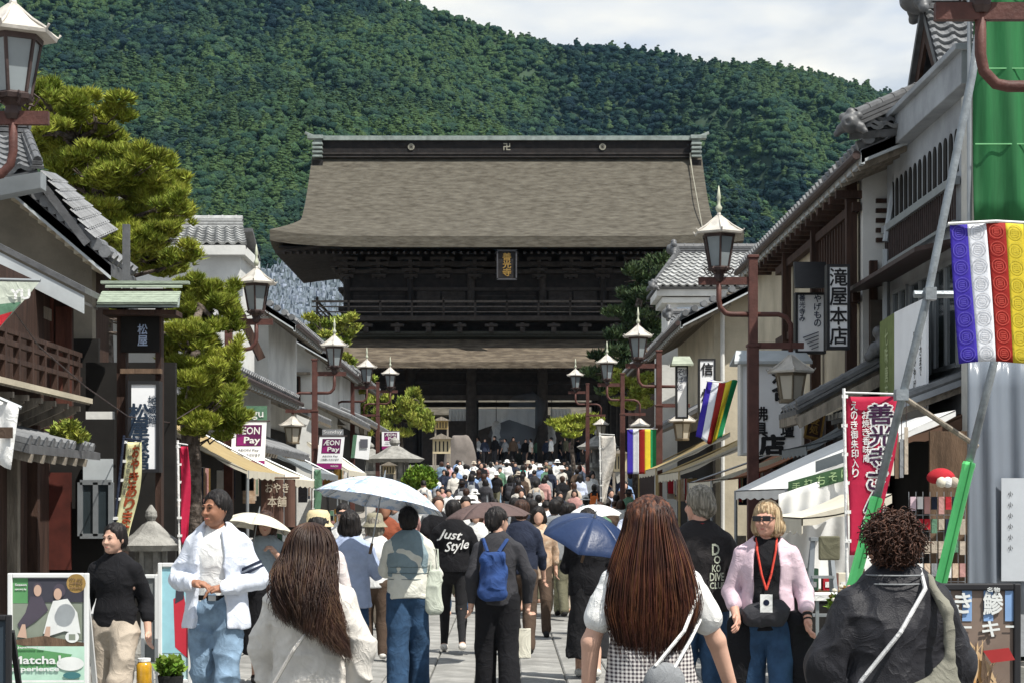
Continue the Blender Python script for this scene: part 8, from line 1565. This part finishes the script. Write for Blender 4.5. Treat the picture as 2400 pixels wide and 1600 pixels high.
# --- right: menu stand, stall goods
PB, PO, PT, PD = p_('print_brown', (.20, .15, .12)), p_('print_orange_tan', (.55, .30, .11)), p_('print_tan', (.60, .42, .24)), p_('print_blue_stripe', (.22, .36, .60))
it = [('r', .5, .5, .92, .98, PB)] + [('r', .10 + k * .20, .13, .09, .24, PD) for k in range(5)] + [('t', .20, .13, .17, .13, PW, '焼'), ('t', .46, .13, .15, .13, PW, 'き'), ('t', .74, .13, .18, .15, PW, '鯵'), ('r', .44, .29, .2, .014, PW), ('t', .72, .30, .16, .10, PW, 'キ'), ('r', .92, .285, .13, .014, PW), ('e', .24, .29, .05, .02, PW), ('t', .74, .04, .12, .03, PW, '名物')]
rp = random.Random(4)
for k in range(34):
    a0 = rp.uniform(-.9, .9); L0 = rp.uniform(.25, .5); cx_, cy_ = .58 + rp.uniform(-.14, .14), .60 + rp.uniform(-.10, .16); dx, dy = math.sin(a0) * L0 / 2, abs(math.cos(a0)) * L0 * .42; it.append(('p', 0, 0, 0, 0, rp.choice([PO, PT, PT, M_woodm]), [(cx_ - dx, cy_ - dy), (cx_ + dx * .2 + .03, cy_ + .01), (cx_ + dx, cy_ + dy), (cx_ + dx * .1 - .03, cy_ + .035)]))
it += [('p', 0, 0, 0, 0, p_('print_dark_red', (.35, .03, .03)), [(.62, .44), (.86, .42), (.92, .50), (.7, .52)]), ('e', .18, .50, .16, .05, PW)]
aboard('black-framed menu stand picturing fried fish sticks at the lower right', 2142, 2392, 1366, 8.4, M_blkf, it, PB, zb=.62)
aboard('white menu board with ice-cream cone pictures between the man and the blonde woman', 1700, 1762, 1300, 14.2, M_blkf, [('e', .75, .42, .3, .09, PT), ('p', 0, 0, 0, 0, PO, [(.45, .80), (.70, .80), (.58, .98)]), ('e', .56, .74, .3, .14, G2), ('e', .56, .68, .2, .10, PW), ('e', .5, .56, .4, .03, M_woodm)], PW, py1=1460)
aboard('small white card stand below the ice-cream board', 1703, 1745, 1470, 14.0, M_blkf, [('r', .5, .3, .7, .02, M_gtx), ('r', .5, .42, .7, .02, M_gtx), ('r', .5, .54, .7, .02, M_gtx)], PW, py1=1500)
# souvenir wall behind the curly-haired person
sg = thing('souvenir_rack', 'wire rack crowded with small packets and tags under the brown awning', 'display rack', (4.45, 19.6, 0)); Yr = 18.6
b = MB()
xa, xb = P(2130, 0, Yr).x, P(2262, 0, Yr).x
for k in range(9): x = xa + (xb - xa) * k / 8; b.box((x, Yr, .95), (.006, .006, 1.6))
for k in range(10): b.box(((xa + xb) / 2, Yr, .2 + k * .165), (xb - xa, .006, .006))
b.build('wire_grid', M_alu, sg)
rg = random.Random(9); gc = [C_pink, C_white, C_lilac, C_navy, C_red, C_black, C_beige, C_green, K_ochre, C_gry, C_tan, M_gold]
for j in range(7):
    for i in range(8):
        x = xa + (xb - xa) * (i + .5) / 8; z = 1.70 - j * .22; hh = rg.uniform(.10, .18); b = MB(); b.box((x, Yr - .03, z - hh / 2), (.055, .03, hh)); b.build('packet', gc[(j * 3 + rg.randint(0, 4)) % 12], sg); 
b = MB(); b.box((4.95, 20.0, 1.2), (.9, .05, 2.4)); b.build('back_board', M_woodm, sg)
ty = thing('toy_mascot', 'round red plush toy with pale face perched over the souvenir rack', 'plush toy', P(2225, 1112, 18.4)); c_ = P(2205, 1118, 18.4)
V, Fc = sdf_mesh([ell(c_, (.14, .10, .075), .04), ell(c_ + Vector((0, 0, .02)), (.10, .09, .07), .04), half(c_ - Vector((0, 0, .06)), (0, 0, -1))], .012); link_mesh('red_hat', np_mesh('red_hat', V - np.array(ty.location[:])[None], Fc, True, C_red), None, ty)
for dx, m in ((-.02, K_cream), (.10, C_beige), (.04, C_white)): b = MB(); b.lathe(c_ + Vector((dx, -.12, -.05)), [(.01, -.05), (.045, -.035), (.055, 0), (.04, .04), (.01, .055)], 12); b.build('plush_ball', m, ty, smooth=True)
# hanging tags and boards over the counter
for k in range(7):
    px = 2058 + k * 11; Y = 18.0; a = P(px, 1000 + (k % 3) * 14, Y); r = thing('hanging_charm', 'wooden charm strip hung under the brown awning, number %s from the crimson banner' % ['one', 'two', 'three', 'four', 'five', 'six', 'seven'][k], 'charm', a); b = MB(); h_ = .35 + .2 * rg.random(); b.box(a - Vector((0, 0, h_ / 2)), (.035, .012, h_)); b.build('strip', rg.choice([K_cream, M_woodm, C_beige, C_gry]), r); b = MB(); b.tube([a, a + Vector((0, 0, .25))], .004, 4); b.build('string', M_iron, r)
# step ladder in front of the tent cloth
ld = thing('step_ladder', 'grey folding step ladder before the white tent cloth', 'step ladder', P(1925, 1170, 13.8)[:2] + (0,)); x_, y_ = ld.location.x, 13.8; zt_ = P(0, 1262, 13.8).z
for s in (-1, 1):
    for dy in (-.28, .28): b = MB(); b.beam((x_ + s * .06, y_, zt_), (x_ + s * .17, y_ + dy, 0), .032, .02); b.build('rail', M_alu, ld)
for k in range(4): b = MB(); t_ = (k + 1) / 5; b.box((x_, y_ - .28 * t_, zt_ * (1 - t_)), (.12 + .22 * t_, .06, .02)); b.build('step', M_alu, ld)
b = MB(); b.box((x_, y_, zt_), (.17, .1, .025)); b.build('top_step', M_alu, ld)
# stall counter with jars, flowers, chair
ct = thing('stall_counter', 'stall counter with bottles and boxes under the market tent', 'stall counter', (3.1, 17.6, 0)); b = MB(); b.box((2.95, 17.2, .82), (1.1, .5, .05)); b.build('top', M_woodm, ct); b = MB(); b.box((2.95, 17.0, .4), (1.1, .04, .8)); b.build('front_panel', M_black, ct)
for k in range(7):
    x = 2.5 + k * .14; gd = thing('goods_box', 'small %s goods on the stall counter, place %d from its left' % (['orange', 'white', 'green', 'red', 'cream', 'brown', 'grey'][k], k + 1), 'goods', (x, 17.1, .845)); b = MB(); b.box((x, 17.1, .845 + .06 + .02 * (k % 3)), (.10, .12, .12 + .04 * (k % 3))); b.build('box', [C_orange, C_white, C_green, C_red, K_cream, C_brown, C_gry][k], gd, bevel=.005); b = MB(); b.box((x, 17.035, .9), (.06, .004, .05)); b.build('paper_label', C_white, gd)
fl = thing('flower_pot', 'cream and yellow flowers in a pot left of the curly-haired person', 'flowers', P(1970, 1405, 10.5)); c_ = P(1970, 1398, 10.5); V, Fc = leaf_cloud([(c_ + Vector((0, 0, -.04)), (.06, .05, .04))], 300, .04, 5, .2); link_mesh('foliage', np_mesh('foliage', V - np.array(fl.location[:])[None], Fc, False, M_shrub), None, fl)
for k in range(12): b = MB(); q = c_ + Vector((rg.uniform(-.055, .055), rg.uniform(-.04, 0), rg.uniform(-.02, .06))); b.lathe(q, [(.004, -.01), (.016, 0), (.014, .010), (.004, .014)], 8); b.build('flower', [K_cream, C_pink, M_gold][k % 3], fl)
b = MB(); b.lathe(c_ + Vector((0, 0, -.2)), [(.045, 0), (.06, .12)], 12); b.build('pot', M_woodm, fl); b = MB(); b.tube([Vector((c_.x, c_.y, 0)), c_ + Vector((0, 0, -.2))], .03, 8); b.build('stand', M_alu, fl)
ch = thing('chair', 'olive-backed folding chair in front of the tent cloth', 'chair', P(1955, 1170, 13)[:2] + (0,)); x_, y_ = ch.location.x, 13.0; b = MB(); b.box((x_, y_ + .2, P(0, 1285, 13).z), (.15, .03, .17)); b.build('backrest', C_olive, ch, bevel=.012); b = MB(); b.box((x_, y_, P(0, 1312, 13).z - .25), (.36, .36, .04)); b.build('seat', C_white, ch)
for sx in (-.14, .14):
    for sy in (-.14, .16): b = MB(); b.beam((x_ + sx, y_ + sy, 0), (x_ + sx, y_ + sy, 1.0), .022); b.build('leg', M_alu, ch)
# clothes and goods hanging in the shaded shop fronts, both sides
for side, Y0_, Y1_, X_ in ((1, 27, 34, 4.3), (-1, 28, 40, -4.75), (1, 42, 49, 4.25), (-1, 45, 58, -5.0), (-1, 21.5, 26.5, -4.5)):
    y = Y0_; j = 0
    while y < Y1_:
        tw = rg.uniform(.5, 1.1); hh = rg.uniform(.5, .95); g0 = gz(y); nm = ['stack of shop goods', 'rack of folded cloths', 'shelf of boxed sweets', 'low table of souvenirs'][j % 4]; where_ = 'shop front'
        dist = ['first', 'second', 'third', 'fourth', 'fifth', 'sixth', 'seventh', 'eighth', 'ninth', 'tenth'][min(j, 9)]; gr = 'goods set out before the shops'
        r = thing('goods_table', '%s, %s along the %s by the %s' % (nm, dist, where_, {27: 'merchant house', 28: 'low timber shop', 42: 'cream house', 45: 'white gables', 21.5: 'inn'}[Y0_]), 'goods', (X_, y, g0), 0, gr); b = MB(); b.box((X_, y + tw / 2, g0 + hh * .5 + .2), (.5, tw * .95, .04)); b.build('table_top', M_woodm, r); b = MB(); b.box((X_, y + tw / 2, g0 + (hh * .5 + .18) / 2), (.45, tw * .85, hh * .5 + .18)); b.build('table_front', rg.choice([C_brown, C_navy, C_red, C_olive, K_cream]), r)
        for q in range(6):
            b = MB(); bw = rg.uniform(.08, .2); bh = rg.uniform(.08, .35); b.box((X_ - side * rg.uniform(-.1, .2), y + tw * (q + .5) / 6, g0 + hh * .5 + .22 + bh / 2), (bw, tw / 7, bh)); b.build('goods_box', rg.choice(gc), r)
        if j % 2 == 0:
            b = MB(); zz = g0 + 2.15; b.tube([(X_ - side * .1, y, zz), (X_ - side * .1, y + tw, zz)], .015, 6); b.build('hanging_rail', M_alu, r)
            for q in range(5): b = MB(); hh2 = rg.uniform(.3, .6); b.box((X_ - side * .1, y + tw * (q + .5) / 5, zz - hh2 / 2), (.22, .03, hh2)); b.build('hanging_cloth', rg.choice(gc), r)
        y += tw + rg.uniform(.3, .9); j += 1
# thin overhead wire at the left
wr_ = thing('overhead_wire', 'thin slack wire running from the inn balcony towards the pine', 'wire', P(30, 725, 13)); b = MB(); b.tube([P(30, 725, 13), P(90, 810, 14.5), P(200, 905, 16.5), P(300, 975, 19), P(400, 990, 21), P(490, 935, 24)], .006, 5); b.build('wire', M_iron, wr_)
